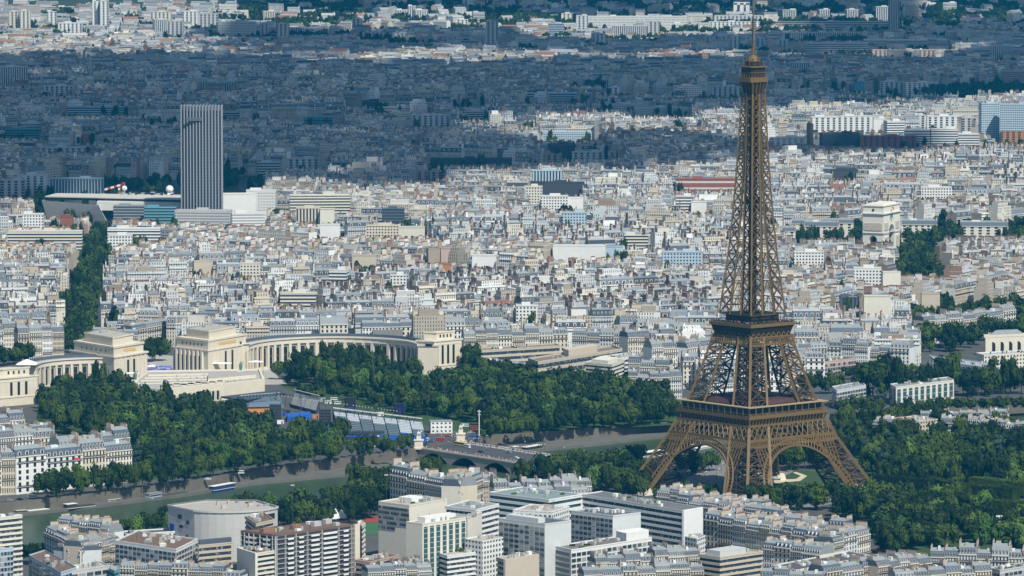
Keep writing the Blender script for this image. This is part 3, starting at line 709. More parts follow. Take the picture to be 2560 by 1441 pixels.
WPAL = np.array([COLS[k] for k in ('white', 'pale', 'cream', 'cream', 'pale', 'beige', 'warm', 'cream', 'white', 'grey', 'beige')]) 
PPAL = np.array([(.52, .45, .36), (.66, .61, .52), (.8, .78, .74), (.37, .32, .25), (.58, .5, .4), (.3, .2, .15), (.62, .58, .52)])
SPAL = .58 * np.array([(.1, .125, .16), (.14, .17, .21), (.27, .31, .36), (.36, .41, .47), (.09, .105, .13), (.2, .24, .29)])
ZPAL = .86 * np.array([(.31, .335, .36), (.37, .39, .41), (.25, .28, .31), (.43, .44, .45), (.19, .21, .235), (.34, .36, .38), (.48, .48, .47), (.26, .25, .24)])
TPAL = np.array([(.24, .125, .09), (.29, .17, .12), (.2, .11, .08)])
FPAL = np.array([(.4, .385, .36), (.55, .53, .5), (.32, .3, .27), (.7, .69, .66), (.26, .255, .25), (.34, .28, .22), (.13, .13, .14), (.18, .17, .16)])
B = []         # x, y, rz, W, D, h, hr, template
grd = random.Random(11)
cents = []
y = 4550
while y < 12100:
    st = 330 + (y - 4500) * .03; x = -(.118 * y + 450)
    while x < .118 * y + 450: cents.append((x + grd.uniform(-.4, .4) * st, y + grd.uniform(-.4, .4) * st, grd.choice([0, .12, -.15, .3, -.35, .55, -.6, .8, 1.1])));  x += st
    y += st
CE = np.array([(a, b) for a, b, _ in cents])
EX = None
def build_filler():
    ex = np.array(EXC) if EXC else np.zeros((0, 3)); cell = {}
    for a, b, r_ in EXC:
        for i in range(int((a - r_) // 60), int((a + r_) // 60) + 1):
            for j in range(int((b - r_) // 60), int((b + r_) // 60) + 1): cell.setdefault((i, j), []).append((a, b, r_))
    for ci, (cx, cy, ang) in enumerate(cents):
        ca, sa = cos(ang), sin(ang); Rr = 330 + (cy - 4500) * .04; far = cy > 8600
        v = -Rr; road = 0
        while v < Rr:
            D = grd.uniform(12, 16); u = -Rr; run = 0; rh = grd.gauss(20.5, 2.6)
            while u < Rr:
                W = grd.uniform(12, 28) * (1.25 if far else 1) * (1.7 if grd.random() < .06 else 1)
                if run > grd.uniform(70, 130): u += grd.uniform(9, 14); run = 0; rh = grd.gauss(20.5, 2.6)
                um = u + W / 2; X = cx + um * ca - v * sa; Y = cy + um * sa + v * ca; u += W; run += W
                if abs(X) > .118 * Y + 160 or Y > 12000: continue
                if not inside((X, Y), AREA): continue
                d = (CE[:, 0] - X) ** 2 + (CE[:, 1] - Y) ** 2
                if int(d.argmin()) != ci: continue
                if not (free(X, Y) and free(X + ca * W * .5, Y + sa * W * .5) and free(X - ca * W * .5, Y - sa * W * .5)): continue
                if any((X - a) ** 2 + (Y - b) ** 2 < (r_ + 5) ** 2 for a, b, r_ in cell.get((int(X // 60), int(Y // 60)), ())): continue
                if Y > 10400 and X * F / Y > -700 and grd.random() < .7: continue
                q = grd.random(); h = rh + grd.gauss(0, .6); hr = grd.uniform(4.8, 7.0)
                if far:
                    if q < .24 + min(.5, max(0, (cy - 9000) / 3000)): continue
                    k = LOW0 + grd.randrange(5) if q < .45 else (NM + grd.randrange(6) if q < .72 else NM + 9 + grd.randrange(2)); h = grd.uniform(8, 22); hr = grd.uniform(3, 5)
                elif road % 3 == 1:
                    if q < .3: continue
                    k = NM + 11 + grd.randrange(2) if q < .55 else (NM + grd.randrange(6) if q < .7 else grd.randrange(NM)); h = rh - grd.uniform(0, 7); D *= grd.uniform(.7, 1.1)
                else:
                    k = grd.randrange(NM) if q < .66 else (NM + grd.randrange(6) if q < .86 else NM + 6 + grd.randrange(3))
                    if q > .66: h += grd.choice([0, 0, 3, 6, 9]); 
                    if q < .03: h -= 7
                B.append((X, Y, ang + (pi if grd.random() < .5 else 0) * (0 if k < NM and grd.random() < .7 else 1), W, D, h, hr, k))
            v += D + (grd.uniform(7, 10) if road % 3 == 2 else grd.uniform(0, 3)); road += 1
def merge(name, items, mats, seed, far=False):
    """items: rows of B. One mesh holding them all, wall and roof colours in a per-face attribute."""
    rng = np.random.default_rng(seed); VV = []; FF = []; CC = []; MM = []; off = 0; A = np.array(items); K = A[:, 7].astype(int)
    for k in np.unique(K):
        a = A[K == k]; n = len(a); t = TPL[k]; nv = len(t.V); nf = len(t.Fa)
        x = t.V[:, 0][None] * a[:, 3:4]; y = t.V[:, 1][None] * a[:, 4:5]; z = t.V[:, 2][None] * a[:, 5:6] + t.V[:, 3][None] * a[:, 6:7]
        c, s = np.cos(a[:, 2:3]), np.sin(a[:, 2:3]); V = np.stack([x * c - y * s + a[:, 0:1], x * s + y * c + a[:, 1:2], z], -1).reshape(-1, 3)
        Fi = (t.Fa[None] + (np.arange(n) * nv)[:, None, None]).reshape(-1, 4) + off; off += n * nv
        C = np.zeros((n, nf, 3)); red = (rng.random(n) < (np.clip((a[:, 1] - 8300) / 6000, 0.015, .13)))
        jit = rng.uniform(.88, 1.1, (n, 1, 1)); wall = WPAL[rng.integers(len(WPAL), size=n)]
        top = ZPAL[rng.integers(len(ZPAL), size=n)]; top[red] = TPAL[rng.integers(len(TPAL), size=red.sum())]
        ste = SPAL[rng.integers(len(SPAL), size=n)]; ste[red] = top[red]
        par = PPAL[rng.integers(len(PPAL), size=n)]; fl = FPAL[rng.integers(len(FPAL), size=n)]
        cls = t.Ca; tab = {0: wall, 1: par, 2: ste, 3: top, 4: PPAL[rng.integers(len(PPAL), size=n)], 5: np.tile((.27, .15, .1), (n, 1)), 6: np.minimum(wall * 1.1, .84), 7: np.tile((.035, .04, .05), (n, 1)), 8: fl, 9: FPAL[rng.integers(4, size=n)]}
        for i, q in enumerate(cls): C[:, i] = tab[int(q)]
        C = np.clip(C * jit * .95, 0, .82); VV.append(V); FF.append(Fi); CC.append(C.reshape(-1, 3)); MM.append(np.tile((cls != 0).astype(np.int32), n))
    V = np.concatenate(VV); Fi = np.concatenate(FF); C = np.concatenate(CC); Mi = np.concatenate(MM); me = bpy.data.meshes.new(name)
    me.vertices.add(len(V)); me.vertices.foreach_set('co', V.ravel()); me.loops.add(Fi.size); me.loops.foreach_set('vertex_index', Fi.ravel().astype(np.int32))
    me.polygons.add(len(Fi)); me.polygons.foreach_set('loop_start', np.arange(0, Fi.size, 4, dtype=np.int32)); me.polygons.foreach_set('loop_total', np.full(len(Fi), 4, np.int32))
    for m in mats: me.materials.append(m)
    me.polygons.foreach_set('material_index', Mi.astype(np.int32))
    at = me.attributes.new('tint', 'FLOAT_COLOR', 'FACE'); at.data.foreach_set('color', np.concatenate([C, np.ones((len(C), 1))], 1).ravel().astype(np.float32))
    me.update(calc_edges=True); me.shade_flat(); return ob(name, me)
# ------------------------------------------------------------------ colonnaded palace on the far bank
def curve_pts(P, n):
    """Circle through three ground points, n+1 points along it."""
    (ax, ay), (bx, by), (cx, cy) = P
    d = 2 * (ax * (by - cy) + bx * (cy - ay) + cx * (ay - by))
    ux = ((ax**2 + ay**2) * (by - cy) + (bx**2 + by**2) * (cy - ay) + (cx**2 + cy**2) * (ay - by)) / d
    uy = ((ax**2 + ay**2) * (cx - bx) + (bx**2 + by**2) * (ax - cx) + (cx**2 + cy**2) * (bx - ax)) / d
    r = math.hypot(ax - ux, ay - uy); a0 = math.atan2(ay - uy, ax - ux); a1 = math.atan2(cy - uy, cx - ux); am = math.atan2(by - uy, bx - ux)
    while am < min(a0, a1): am += 2 * pi
    if not (min(a0, a1) <= am <= max(a0, a1)):
        if a0 < a1: a0 += 2 * pi
        else: a1 += 2 * pi
    return [(ux + r * cos(a0 + (a1 - a0) * i / n), uy + r * sin(a0 + (a1 - a0) * i / n)) for i in range(n + 1)], (ux, uy), r
def wing(t, c, P, n, h, depth):
    """Curved colonnade: back wall, piers, cornice, roof, tall openings."""
    pts, ctr, r = curve_pts(P, n); pts = [(x - c[0], y - c[1]) for x, y in pts]; ctr = (ctr[0] - c[0], ctr[1] - c[1])
    def offs(p, d): L = math.hypot(p[0] - ctr[0], p[1] - ctr[1]); k = (L + d) / L; return (ctr[0] + (p[0] - ctr[0]) * k, ctr[1] + (p[1] - ctr[1]) * k)
    sg = 1 if offs(pts[n // 2], 1)[1] > pts[n // 2][1] else -1
    inn = [offs(p, sg * 1.6) for p in pts]; back = [offs(p, sg * depth) for p in pts]
    m = MB(); strip(m, inn, inn, 0, h - 3, 0); strip(m, back, back, 0, h - 1, 0)
    for e in (0, -1): m.quad((*pts[e], 0), (*back[e], 0), (*back[e], h - 1), (*pts[e], h - 1))
    part('wall', m, M_STONE, t)
    m = MB(); strip(m, pts, pts, h - 4.5, h); strip(m, pts, inn, h - 4.5, h - 4.5); o = [offs(p, -sg * .9) for p in pts]; strip(m, o, o, h - .9, h + .2); strip(m, o, pts, h + .2, h + .2); strip(m, o, pts, h - .9, h - .9)
    strip(m, pts, pts, 0, 2.2); strip(m, pts, inn, 2.2, 2.2); part('cornice', m, M_STONE2, t)
    m = MB(); strip(m, pts, back, h - .1, h - .1); a = [offs(p, sg * depth * .4) for p in pts]; b = [offs(p, sg * depth * .75) for p in pts]
    strip(m, a, a, h - .1, h + 2.2, 1); strip(m, a, b, h + 2.2, h + 1.6, 1); part('roof', m, [M_GRAVEL, M_SLATE], t)
    for i in range(n):
        p, q = pts[i], pts[i + 1]; mid = ((p[0] + q[0]) / 2, (p[1] + q[1]) / 2); rz = math.atan2(q[1] - p[1], q[0] - p[0]); L = math.hypot(q[0] - p[0], q[1] - p[1])
        e = MB(); x, y = offs(p, sg * .8); e.box(x, y, 2.2, L * .33, 1.5, h - 6.7, rz); part('pier', e, M_STONE, t)
        e = MB(); x, y = offs(mid, sg * 1.45); e.box(x, y, 2.8, L * .46, .3, h - 9.5, rz, 0); e.box(x, y - .0, 2.8 + (h - 9.5) * .5, L * .48, .5, 1.2, rz, 1); part('window', e, [M_DARK, mk('bronze_panel', (.13, .06, .04)) if 'bronze_panel' not in bpy.data.materials else bpy.data.materials['bronze_panel']], t)
def pav_block(t, c, Lp, Np, Rp, hp, h, ht, win=(0, 0), cols=0, name='wall'):
    """Rectangular pavilion body from three roof-corner pixels; ht: height of the attic set back on top."""
    P = rect4(Lp, Np, Rp, hp); occupy(P); P = rel(P, c); m = MB(); m.prism(P, 0, h, 0); part(name, m, M_STONE, t)
    m = MB(); band(m, P, h - .9, h + .3, .9); part('cornice', m, M_STONE2, t)
    return P
PYC = G(400, 950)
def pavilion_windows(t, P, i, xs, z0, z1, wd):
    a, b = P[i], P[(i + 1) % 4]; rz = math.atan2(b[1] - a[1], b[0] - a[0]); nx, ny = sin(rz), -cos(rz)
    for u in xs:
        e = MB(); e.box(a[0] + (b[0] - a[0]) * u + nx * .06, a[1] + (b[1] - a[1]) * u + ny * .06, z0, wd, .3, z1 - z0, rz); part('window', e, M_DARK, t)
GOLD = mk('gold_lettering_panel', (.62, .42, .16), var=.3, scale=1.5)
def palace(which):
    if which == 'R':
        t = thing('palace', 'long curved limestone palace wing with tall piers and a square pavilion at its left end', 'palace', (*PYC, 0))
        body = ((432, 866), (520, 876), (624, 858)); att = ((438, 818), (545, 824), (612, 820)); W3 = ((622, 936), (850, 916), (1045, 941)); n = 28
        endp = ((1042, 851), (1086, 853), (1154, 847)); eatt = ((1052, 829), (1093, 832), (1138, 828))
    else:
        t = thing('palace', 'curved limestone palace wing whose pavilion faces the painted square, near wing behind trees', 'palace', (*PYC, 0))
        body = ((176, 876), (285, 893), (368, 879)); att = ((200, 838), (288, 847), (336, 838)); W3 = ((290, 965), (185, 966), (92, 983)); n = 13
        endp = ((-60, 945), (0, 946), (93, 938)); eatt = ((-20, 922), (4, 925), (62, 919))
    c = PYC
    P = pav_block(t, c, *body, 24, 24, 0)
    if which == 'R':
        for u in (.08, .2, .32, .44, .56, .68, .8):      # colonnade on the left flank
            a, b = P[3], P[0]; rz = math.atan2(b[1] - a[1], b[0] - a[0]); nx, ny = sin(rz), -cos(rz); x, y = a[0] + (b[0] - a[0]) * u, a[1] + (b[1] - a[1]) * u
            e = MB(); e.box(x + nx * .1, y + ny * .1, .5, 3.0, .4, 20, rz); part('window', e, M_DARK, t)
            e = MB(); e.box(x + nx * 1.0 + (b[0] - a[0]) * .055, y + ny * 1.0 + (b[1] - a[1]) * .055, 0, 2.0, 1.8, 22.5, rz); part('pier', e, M_STONE2, t)
        pavilion_windows(t, P, 0, (.42, .58), 3, 21, 2.6)
    else:
        pavilion_windows(t, P, 0, (.42, .6), 3, 20, 2.8)
    for u in (.08, .2, .32, .5, .68, .8, .92):
        a, b = P[0], P[1]; rz = math.atan2(b[1] - a[1], b[0] - a[0]); e = MB(); e.box(a[0] + (b[0] - a[0]) * u + sin(rz) * .25, a[1] + (b[1] - a[1]) * u - cos(rz) * .25, 0, 1.5, .7, 22.5, rz); part('pilaster', e, M_STONE2, t)
    f = MB(); a, b = P[0], P[1]; rz = math.atan2(b[1] - a[1], b[0] - a[0]); nx, ny = sin(rz), -cos(rz)
    Q = inset(P, 2.2); m = MB(); m.prism(Q, 24, 31.5); band(m, Q, 30.4, 31.8, .7); part('attic', m, M_STONE, t)
    x, y = Q[0][0] + (Q[1][0] - Q[0][0]) * .5, Q[0][1] + (Q[1][1] - Q[0][1]) * .5; f.box(x + nx * .06, y + ny * .06, 26.2, math.hypot(b[0] - a[0], b[1] - a[1]) * .42, .25, 2.4, rz); part('gilded_inscription', f, GOLD, t)
    for k in range(6):
        u = .2 + k * .12; e = MB(); A_, B_ = Q[3], Q[0]; r2 = math.atan2(B_[1] - A_[1], B_[0] - A_[0]); e.box(A_[0] + (B_[0] - A_[0]) * u + sin(r2) * .06, A_[1] + (B_[1] - A_[1]) * u - cos(r2) * .06, 26.4, 1.0, .25, 2.0, r2); part('window', e, M_DARK, t)
    Q2 = inset(Q, 6); m = MB(); m.prism(Q2, 31.5, 37.8, 0, 1); band(m, Q2, 37.2, 38.3, .5); part('attic', m, [M_STONE, M_GRAVEL], t); roof_clutter(t, Q2, 37.8, 3, 5)
    wing(t, c, [G(*p) for p in W3], n, 24 if which == 'R' else 22, 16)
    pts, _, _ = curve_pts([G(*p) for p in W3], 12)
    for x, y in pts: EXC.append((x, y + 8, 16))
    P = pav_block(t, c, *endp, 27 if which == 'R' else 22, 27 if which == 'R' else 22, 0)
    hh = 27 if which == 'R' else 22; Q = inset(P, 4.5); m = MB(); m.prism(Q, hh, hh + 6.5); band(m, Q, hh + 5.6, hh + 6.9, .6); part('attic', m, M_STONE, t); pavilion_windows(t, Q, 0, (.2, .4, .6, .8), hh + 2, hh + 4.4, 1.4)
    pavilion_windows(t, P, 0, (.3, .5, .7), 8, hh - 4, 2.2); pavilion_windows(t, P, 3, (.5,), 14, hh - 6, 1.3)
    m = MB(); band(m, P, 6.2, 7.2, .6); band(m, P, hh - 3.5, hh - 3, .3); part('string_course', m, M_STONE2, t)
palace('R'); palace('L')
# lower terrace in front of the square
t = thing('terrace_building', 'low limestone terrace building stepping down from the square to the gardens', 'terrace', (*PYC, 0)); c = PYC
hT = 12.0
Pt = [G(318, 969, hT), G(402, 976, hT), G(560, 962, hT), G(662, 951, hT), G(650, 926, hT), G(372, 930, hT)]; P = rel(Pt, c); m = MB(); m.prism(P, 0, hT, 0, 1); part('wall', m, [M_STONE, M_PAVE], t)
m = MB(); o = inset(P, 1.5)
for i in range(6):
    j = (i + 1) % 6; m.quad((*P[i], hT + 1.1), (*P[j], hT + 1.1), (*o[j], hT + 1.1), (*o[i], hT + 1.1)); m.quad((*P[i], hT - .01), (*P[j], hT - .01), (*P[j], hT + 1.1), (*P[i], hT + 1.1)); m.quad((*o[i], hT), (*o[j], hT), (*o[j], hT + 1.1), (*o[i], hT + 1.1))
part('parapet', m, M_STONE2, t)
a, b = P[1], P[2]; rz = math.atan2(b[1] - a[1], b[0] - a[0])
for i in range(9):
    u = .3 + i * .075; e = MB(); e.box(a[0] + (b[0] - a[0]) * u + sin(rz) * .05, a[1] + (b[1] - a[1]) * u - cos(rz) * .05, 1, 2.2, .3, 6.8, rz); part('window', e, M_DARK, t)
    e = MB(); e.box(a[0] + (b[0] - a[0]) * (u + .0375) + sin(rz) * .3, a[1] + (b[1] - a[1]) * (u + .0375) - cos(rz) * .3, 0, 1.0, .8, 8.6, rz); part('pier', e, M_STONE2, t)
m = MB(); Pm = rel([G(520, 956, hT), G(640, 945, hT), G(640, 936, hT), G(520, 942, hT)], c); m.prism(Pm, hT, hT + 2.6, 0, 1); part('upper_terrace', m, [M_STONE, M_PAVE], t)
for k in range(4):
    e = MB(); u = .2 + .17 * k; p_, q_ = lerp(P[0], P[5], u), lerp(P[2], P[4], u); r2 = math.atan2(q_[1] - p_[1], q_[0] - p_[0]); L2 = math.hypot(q_[0] - p_[0], q_[1] - p_[1]); e.box((p_[0] + q_[0]) / 2, (p_[1] + q_[1]) / 2, hT, L2 * .9, 2.2, .5 + .25 * k, r2); part('step', e, M_STONE2, t)
for k in range(9):
    x, y = lerp(lerp(P[1], P[2], .05 + .1 * k), lerp(P[5], P[4], .05 + .1 * k), .12 + .03 * (k % 3)); e = MB(); e.box(x, y, hT, 4.2, 1.6, .9); g_ = part('planter', e, M_STONE2, t); e = MB()
    for j in range(5): e.ball(x - 1.6 + j * .8, y, hT + 1.3, .65, 0, 6, 4)
    part('planting', e, M_LEAF, g_)
sheet('esplanade', [(318, 962), (720, 962), (650, 905), (360, 885)], M_PAVE, .012)
M_MURAL, N, L, p = nodes_of('painted_mural')
vo = N.new('ShaderNodeTexVoronoi'); vo.inputs['Scale'].default_value = .22; geo = N.new('ShaderNodeNewGeometry'); L.new(geo.outputs['Position'], vo.inputs['Vector'])
cr = N.new('ShaderNodeValToRGB'); sxx = N.new('ShaderNodeSeparateColor'); L.new(vo.outputs['Color'], sxx.inputs[0]); L.new(sxx.outputs[0], cr.inputs[0]); cr.color_ramp.interpolation = 'CONSTANT'
for pos, q in ((0, (.03, .1, .5, 1)), (.35, (.1, .3, .75, 1)), (.55, (.7, .7, .8, 1)), (.72, (.6, .2, .35, 1)), (.85, (.3, .15, .5, 1))):
    e = cr.color_ramp.elements.new(pos) if pos else cr.color_ramp.elements[0]; e.color = q
L.new(cr.outputs[0], p.inputs['Base Color']); sheet('painted_square', [(369, 946), (432, 946), (432, 915), (369, 915)], M_MURAL, .02)
def awning(px, py, w, d, h, mat, label, name='parasol_canopy', cat='canopy', peak=1.2, rot=0.0):
    x, y = G(px, py); t = thing(name, label, cat, (x, y, 0), rot); m = MB()
    P = [(-w / 2, -d / 2), (w / 2, -d / 2), (w / 2, d / 2), (-w / 2, d / 2)]; m.prism(P, h, h + peak, 0, poly2=[(q[0] * .08, q[1] * .08) for q in P], base=True); m.prism(P, h - .5, h, cap=False); part('canopy', m, mat, t)
    for q in P: m = MB(); m.bar((q[0] * .95, q[1] * .95, 0), (q[0] * .95, q[1] * .95, h), .12); part('leg', m, M_RAIL, t)
    return t
awning(378, 925, 7, 5, 3, M_WHITE, 'white canopy on the painted square between the palace pavilions')
awning(545, 948, 22, 6, 12.8, M_WHITE, 'long white awning at the foot of the right palace pavilion', cat='awning', peak=.8)
awning(330, 968, 12, 5, 11, M_WHITE, 'white awning on the terrace below the left palace pavilion', cat='awning', peak=.8)
awning(640, 944, 12, 5, 12.8, M_WHITE, 'small white awning at the right end of the palace terrace', cat='awning', peak=.8)
t = awning(68, 985, 16, 14, 23.5, M_WHITE, 'white marquee roof on top of the near left palace pavilion', cat='marquee', peak=3.5, name='marquee')
def statue(px, py, z, s, mat, label, horse=False):
    x, y = G(px, py, z); t = thing('statue', label, 'statue', (x, y, z)); m = MB(); m.box(0, 0, 0, 2.2 * s, 1.6 * s, 1.6 * s); part('plinth', m, M_STONE2, t); m = MB(); b = 1.6 * s
    if horse:
        m.tube(0, 0, [(.35 * s, b + .9 * s), (.5 * s, b + 1.3 * s), (.45 * s, b + 1.8 * s), (.1 * s, b + 2.0 * s)], 8); m.bar((.7 * s, 0, b + 1.5 * s), (-.8 * s, 0, b + 1.5 * s), .7 * s); m.bar((.7 * s, 0, b + 1.6 * s), (1.2 * s, 0, b + 2.5 * s), .42 * s); m.bar((1.1 * s, 0, b + 2.5 * s), (1.6 * s, 0, b + 2.2 * s), .32 * s)
        for u in (-.7, -.5, .5, .7): m.bar((u * s, (.2 if u in (-.7, .5) else -.2) * s, b), (u * s, 0, b + 1.3 * s), .18 * s)
        m.bar((-.1 * s, .6 * s, b), (-.1 * s, .6 * s, b + 2.1 * s), .4 * s); m.ball(-.1 * s, .6 * s, b + 2.3 * s, .2 * s, 0, 6, 4)
    else:
        m.tube(0, 0, [(.4 * s, b), (.5 * s, b + .8 * s), (.6 * s, b + 1.6 * s), (.45 * s, b + 2.1 * s), (.2 * s, b + 2.3 * s), (.28 * s, b + 2.55 * s), (.1 * s, b + 2.8 * s)], 8); m.bar((.4 * s, 0, b + 1.9 * s), (.9 * s, 0, b + 2.9 * s), .25 * s)
    part('figure', m, mat, t); return t
M_BRONZE = mk('green_bronze', (.1, .2, .17), var=.2)
statue(602, 938, 10, 2.4, M_BRONZE, 'green bronze statue standing before the right palace pavilion')
statue(338, 962, 10, 2.4, M_BRONZE, 'green bronze statue standing before the left palace pavilion')

# ------------------------------------------------------------------ triumphal arch
M_ARCH = mk('arch_stone', (.72, .68, .6), var=.12, scale=.25)
c = G(2203, 632); t = thing('triumphal_arch', 'massive white stone triumphal arch standing among trees', 'arch', (*c, 0), R(64.5))
AW, AD, AH = 44.8, 22.2, 50.0
def arch_wall(L, H, w, ah):
    """Profile of a wall of length L with an arched opening w wide, ah high."""
    pts = [(-L / 2, 0), (-w / 2, 0)]; r = w / 2
    pts += [(-r * cos(pi * i / 14), ah - r + r * sin(pi * i / 14)) for i in range(15)]
    return pts + [(w / 2, 0), (L / 2, 0), (L / 2, H), (-L / 2, H)]
m = MB(); hb = 37.0
prof = arch_wall(AW, hb, 14.6, 29.2); n = len(prof)
def add_side(mb, prof, s, axis, L):
    vs = [((u, s, z) if axis == 0 else (s, u, z)) for u, z in prof]; k = len(prof)
    pl = list(range(k)); half = k // 2
    # split in left, right and lintel so that every face is convex enough
    ap = prof[2:-4]; q = []
    for i in range(len(ap) - 1):
        a, b = ap[i], ap[i + 1]; q.append([a, b, (b[0], prof[-1][1]), (a[0], prof[-1][1])])
    q.append([prof[0], prof[1], ap[0], (ap[0][0], prof[-1][1]), prof[-1]]); q.append([prof[-4], prof[-3], prof[-2], (ap[-1][0], prof[-1][1]), ap[-1]])
    for f in q: mb.add([((u, s, z) if axis == 0 else (s, u, z)) for u, z in f], [tuple(range(len(f)))])
for s in (-1, 1): add_side(m, prof, s * AD / 2, 0, AW); add_side(m, arch_wall(AD, hb, 8.4, 18.7), s * AW / 2, 1, AD)
def soffit(mb, w, ah, axis, half):
    r = w / 2; P = [(-r, 0)] + [(-r * cos(pi * i / 14), ah - r + r * sin(pi * i / 14)) for i in range(15)] + [(r, 0)]
    for a, b in zip(P, P[1:]):
        f = [(a[0], -half, a[1]), (b[0], -half, b[1]), (b[0], half, b[1]), (a[0], half, a[1])]
        mb.add(f if axis == 0 else [(y, x, z) for x, y, z in f], [(0, 1, 2, 3)])
soffit(m, 14.6, 29.2, 0, AD / 2); soffit(m, 8.4, 18.7, 1, AW / 2); part('wall', m, M_ARCH, t)
def rect(L, D): return [(-L / 2, -D / 2), (L / 2, -D / 2), (L / 2, D / 2), (-L / 2, D / 2)]
m = MB(); m.prism(rect(AW, AD), 37, 40.5); m.prism(rect(AW + 1, AD + 1), 39.6, 40.5, base=True); m.prism(rect(AW + 3, AD + 3), 40.5, 41.6, base=True); part('frieze', m, M_ARCH, t)
m = MB(); m.prism(rect(AW - .6, AD - .6), 41.6, 48.2); m.prism(rect(AW + 1, AD + 1), 48.2, 49.3, base=True); m.prism(rect(AW - 6, AD - 6), 49.3, 50.6); part('attic', m, M_ARCH, t)
m = MB()
for s in (-1, 1):
    m.box(s * (AW + .8) / 4, 0, 21.4, AW * .5 - 14.6 / 2 + 9, AD + 1.0, .01)
    m.box(s * AW / 2, 0, 20.2, 1.2, AD + 1.2, .9); 
    for q in (-1, 1): m.box(s * (7.3 + (AW / 2 - 7.3) / 2), q * AD / 2, 20.2, AW / 2 - 7.3, 1.2, .9)
part('string_course', m, M_CONC, t)
M_REL = mk('carved_relief', (.5, .44, .36), var=.55, scale=.8)
for s in (-1, 1):
    for q in (-1, 1):
        e = MB(); e.box(s * 15.0, q * (AD / 2 + .2), 24, 9.5, .8, 7.5); part('relief_panel', e, M_REL, t)
        e = MB(); e.box(s * 15.0, q * (AD / 2 + .5), 6, 6.5, 1.6, 11); part('sculpture_group', e, M_REL, t)
    e = MB(); e.box(s * (AW / 2 + .2), 0, 24, .8, 15, 7.5); part('relief_panel', e, M_REL, t)
    for q in (-1, 1): e = MB(); e.box(s * (AW / 2 + .15), q * 8.2, 24, .7, 3, 7); part('relief_panel', e, M_REL, t)
    e = MB(); e.box(s * (AW / 2 - .1), 0, 43.5, .6, 2, 2.2); part('attic_window', e, M_DARK, t)
EXC.append((c[0], c[1], 45))
t2 = thing('hanging_emblem', 'red, blue and green swoosh emblem hung high on the white stone arch', 'emblem', (c[0], c[1], 0), R(64.5))
for k, (mat, x0, z0, rot_) in enumerate(((M_RED, -3.4, 43.2, .2), (M_BLUE, -1.2, 38.0, 1.6), (mk('green_fabric', (.03, .4, .15), var=.1), 1.6, 39.0, 2.5))):
    m = MB(); prev = None
    for i in range(11):
        a = rot_ + 1.7 * i / 10; w = .9 * sin(pi * i / 10) + .12; p0 = (x0 + 3.4 * cos(a), -(AD / 2 + 1.9), z0 + 3.4 * sin(a) - 1); p1 = (x0 + (3.4 + w * 1.6) * cos(a), -(AD / 2 + 1.9), z0 + (3.4 + w * 1.6) * sin(a) - 1)
        if prev: 
            for dy in (0, -.25): m.quad(*[(v[0], v[1] + dy, v[2]) for v in (prev[0], p0, p1, prev[1])])
        prev = (p0, p1)
    part('swoosh', m, mat, t2)

# ------------------------------------------------------------------ hotel tower with ribs, congress hall, domes, crane
h = 137.0; xl, Y = G(452, 264, h); xr = G(553, 264, h)[0]; W = xr - xl; cx = (xl + xr) / 2; Dd = 20.0
t = thing('hotel_tower', 'tall curved office slab with pale vertical ribs rising from the shaded city', 'tower', (cx, Y + 10, 0)); EXC.append((cx, Y + 10, 30))
def lens(k=1.0):
    up = [(-W / 2 + W * i / 14, -Dd / 2 * (.35 + .65 * sin(pi * i / 14)) * k) for i in range(15)]; return up + [(x, -y) for x, y in reversed(up)]
m = MB(); m.prism(lens(), 0, h - 6); part('wall', m, mk('tower_glass', (.03, .04, .055), rough=.2, var=.3, scale=.6), t)
m = MB(); m.prism(lens(.985), h - 6, h - 1, 0); part('crown', m, mk('tower_crown', (.12, .13, .15)), t)
L_ = lens(1.0); RIBC = mk('tower_rib_metal', (.27, .285, .31), rough=.5, var=.08)
for i in range(14):
    u = i / 13 * 14; k = min(13, int(u)); f = u - k
    for side in (0, 1):
        P = L_[:15] if side == 0 else [(x, -y) for x, y in L_[:15]]
        x = P[k][0] + (P[k + 1][0] - P[k][0]) * f; y = P[k][1] + (P[k + 1][1] - P[k][1]) * f
        e = MB(); e.box(x, y * 1.0 + (-.5 if side == 0 else .5), 0, 1.25, 1.5, h); part('rib', e, RIBC, t)
e = MB()
for k in range(40):
    P = lens(1.004); z = 4 + k * 3.25; n = len(P)
    for i in range(n): j = (i + 1) % n; e.quad((*P[i], z), (*P[j], z), (*P[j], z + .9), (*P[i], z + .9))
part('spandrel', e, mk('tower_spandrel', (.06, .06, .065)), t)
for s in (-1, 1): e = MB(); e.box(s * (W / 2 + .4), 0, 0, 1.0, Dd * .36, h - 1); part('end_wall', e, mk('tower_end', (.34, .27, .25)) if s > 0 else RIBC, t)
e = MB(); e.box(-7, -Dd / 2 - 2.0, h - 16, 17, .5, 3.6); part('sign_band', e, mk('dark_sign', (.1, .12, .13)), t)
# congress hall: a leaning white wall under a flat roof
hC = 30.0; Ra, Rb = G(104, 501, hC), G(398, 509, hC); Fa, Fb = G(132, 540, 3), G(272, 545, 3); c = G(260, 560)
t = thing('congress_hall', 'white congress hall with a leaning front wall and broad flat roof below the ribbed tower', 'congress hall', (*c, 0))
y0 = Ra[1]; r_ = lambda p: (p[0] - c[0], p[1] - c[1]); a, b = r_(Ra), r_(G(246, 506, hC)); fa, fb = r_((G(118, 505, hC)[0], y0 + 8)), r_((G(272, 509, hC)[0], G(246, 506, hC)[1] + 7)); br = r_(Rb)
m = MB(); m.quad((*fa, 0), (*fb, 0), (*b, hC - 3), (*a, hC)); m.quad((*fb, 0), (fb[0] + 2, fb[1] + 30, 0), (b[0] + 2, b[1] + 50, hC - 3), (*b, hC - 3)); m.quad((*a, hC), (a[0] + 12, a[1] + 45, hC), (fa[0] + 6, fa[1] + 45, 0), (*fa, 0))
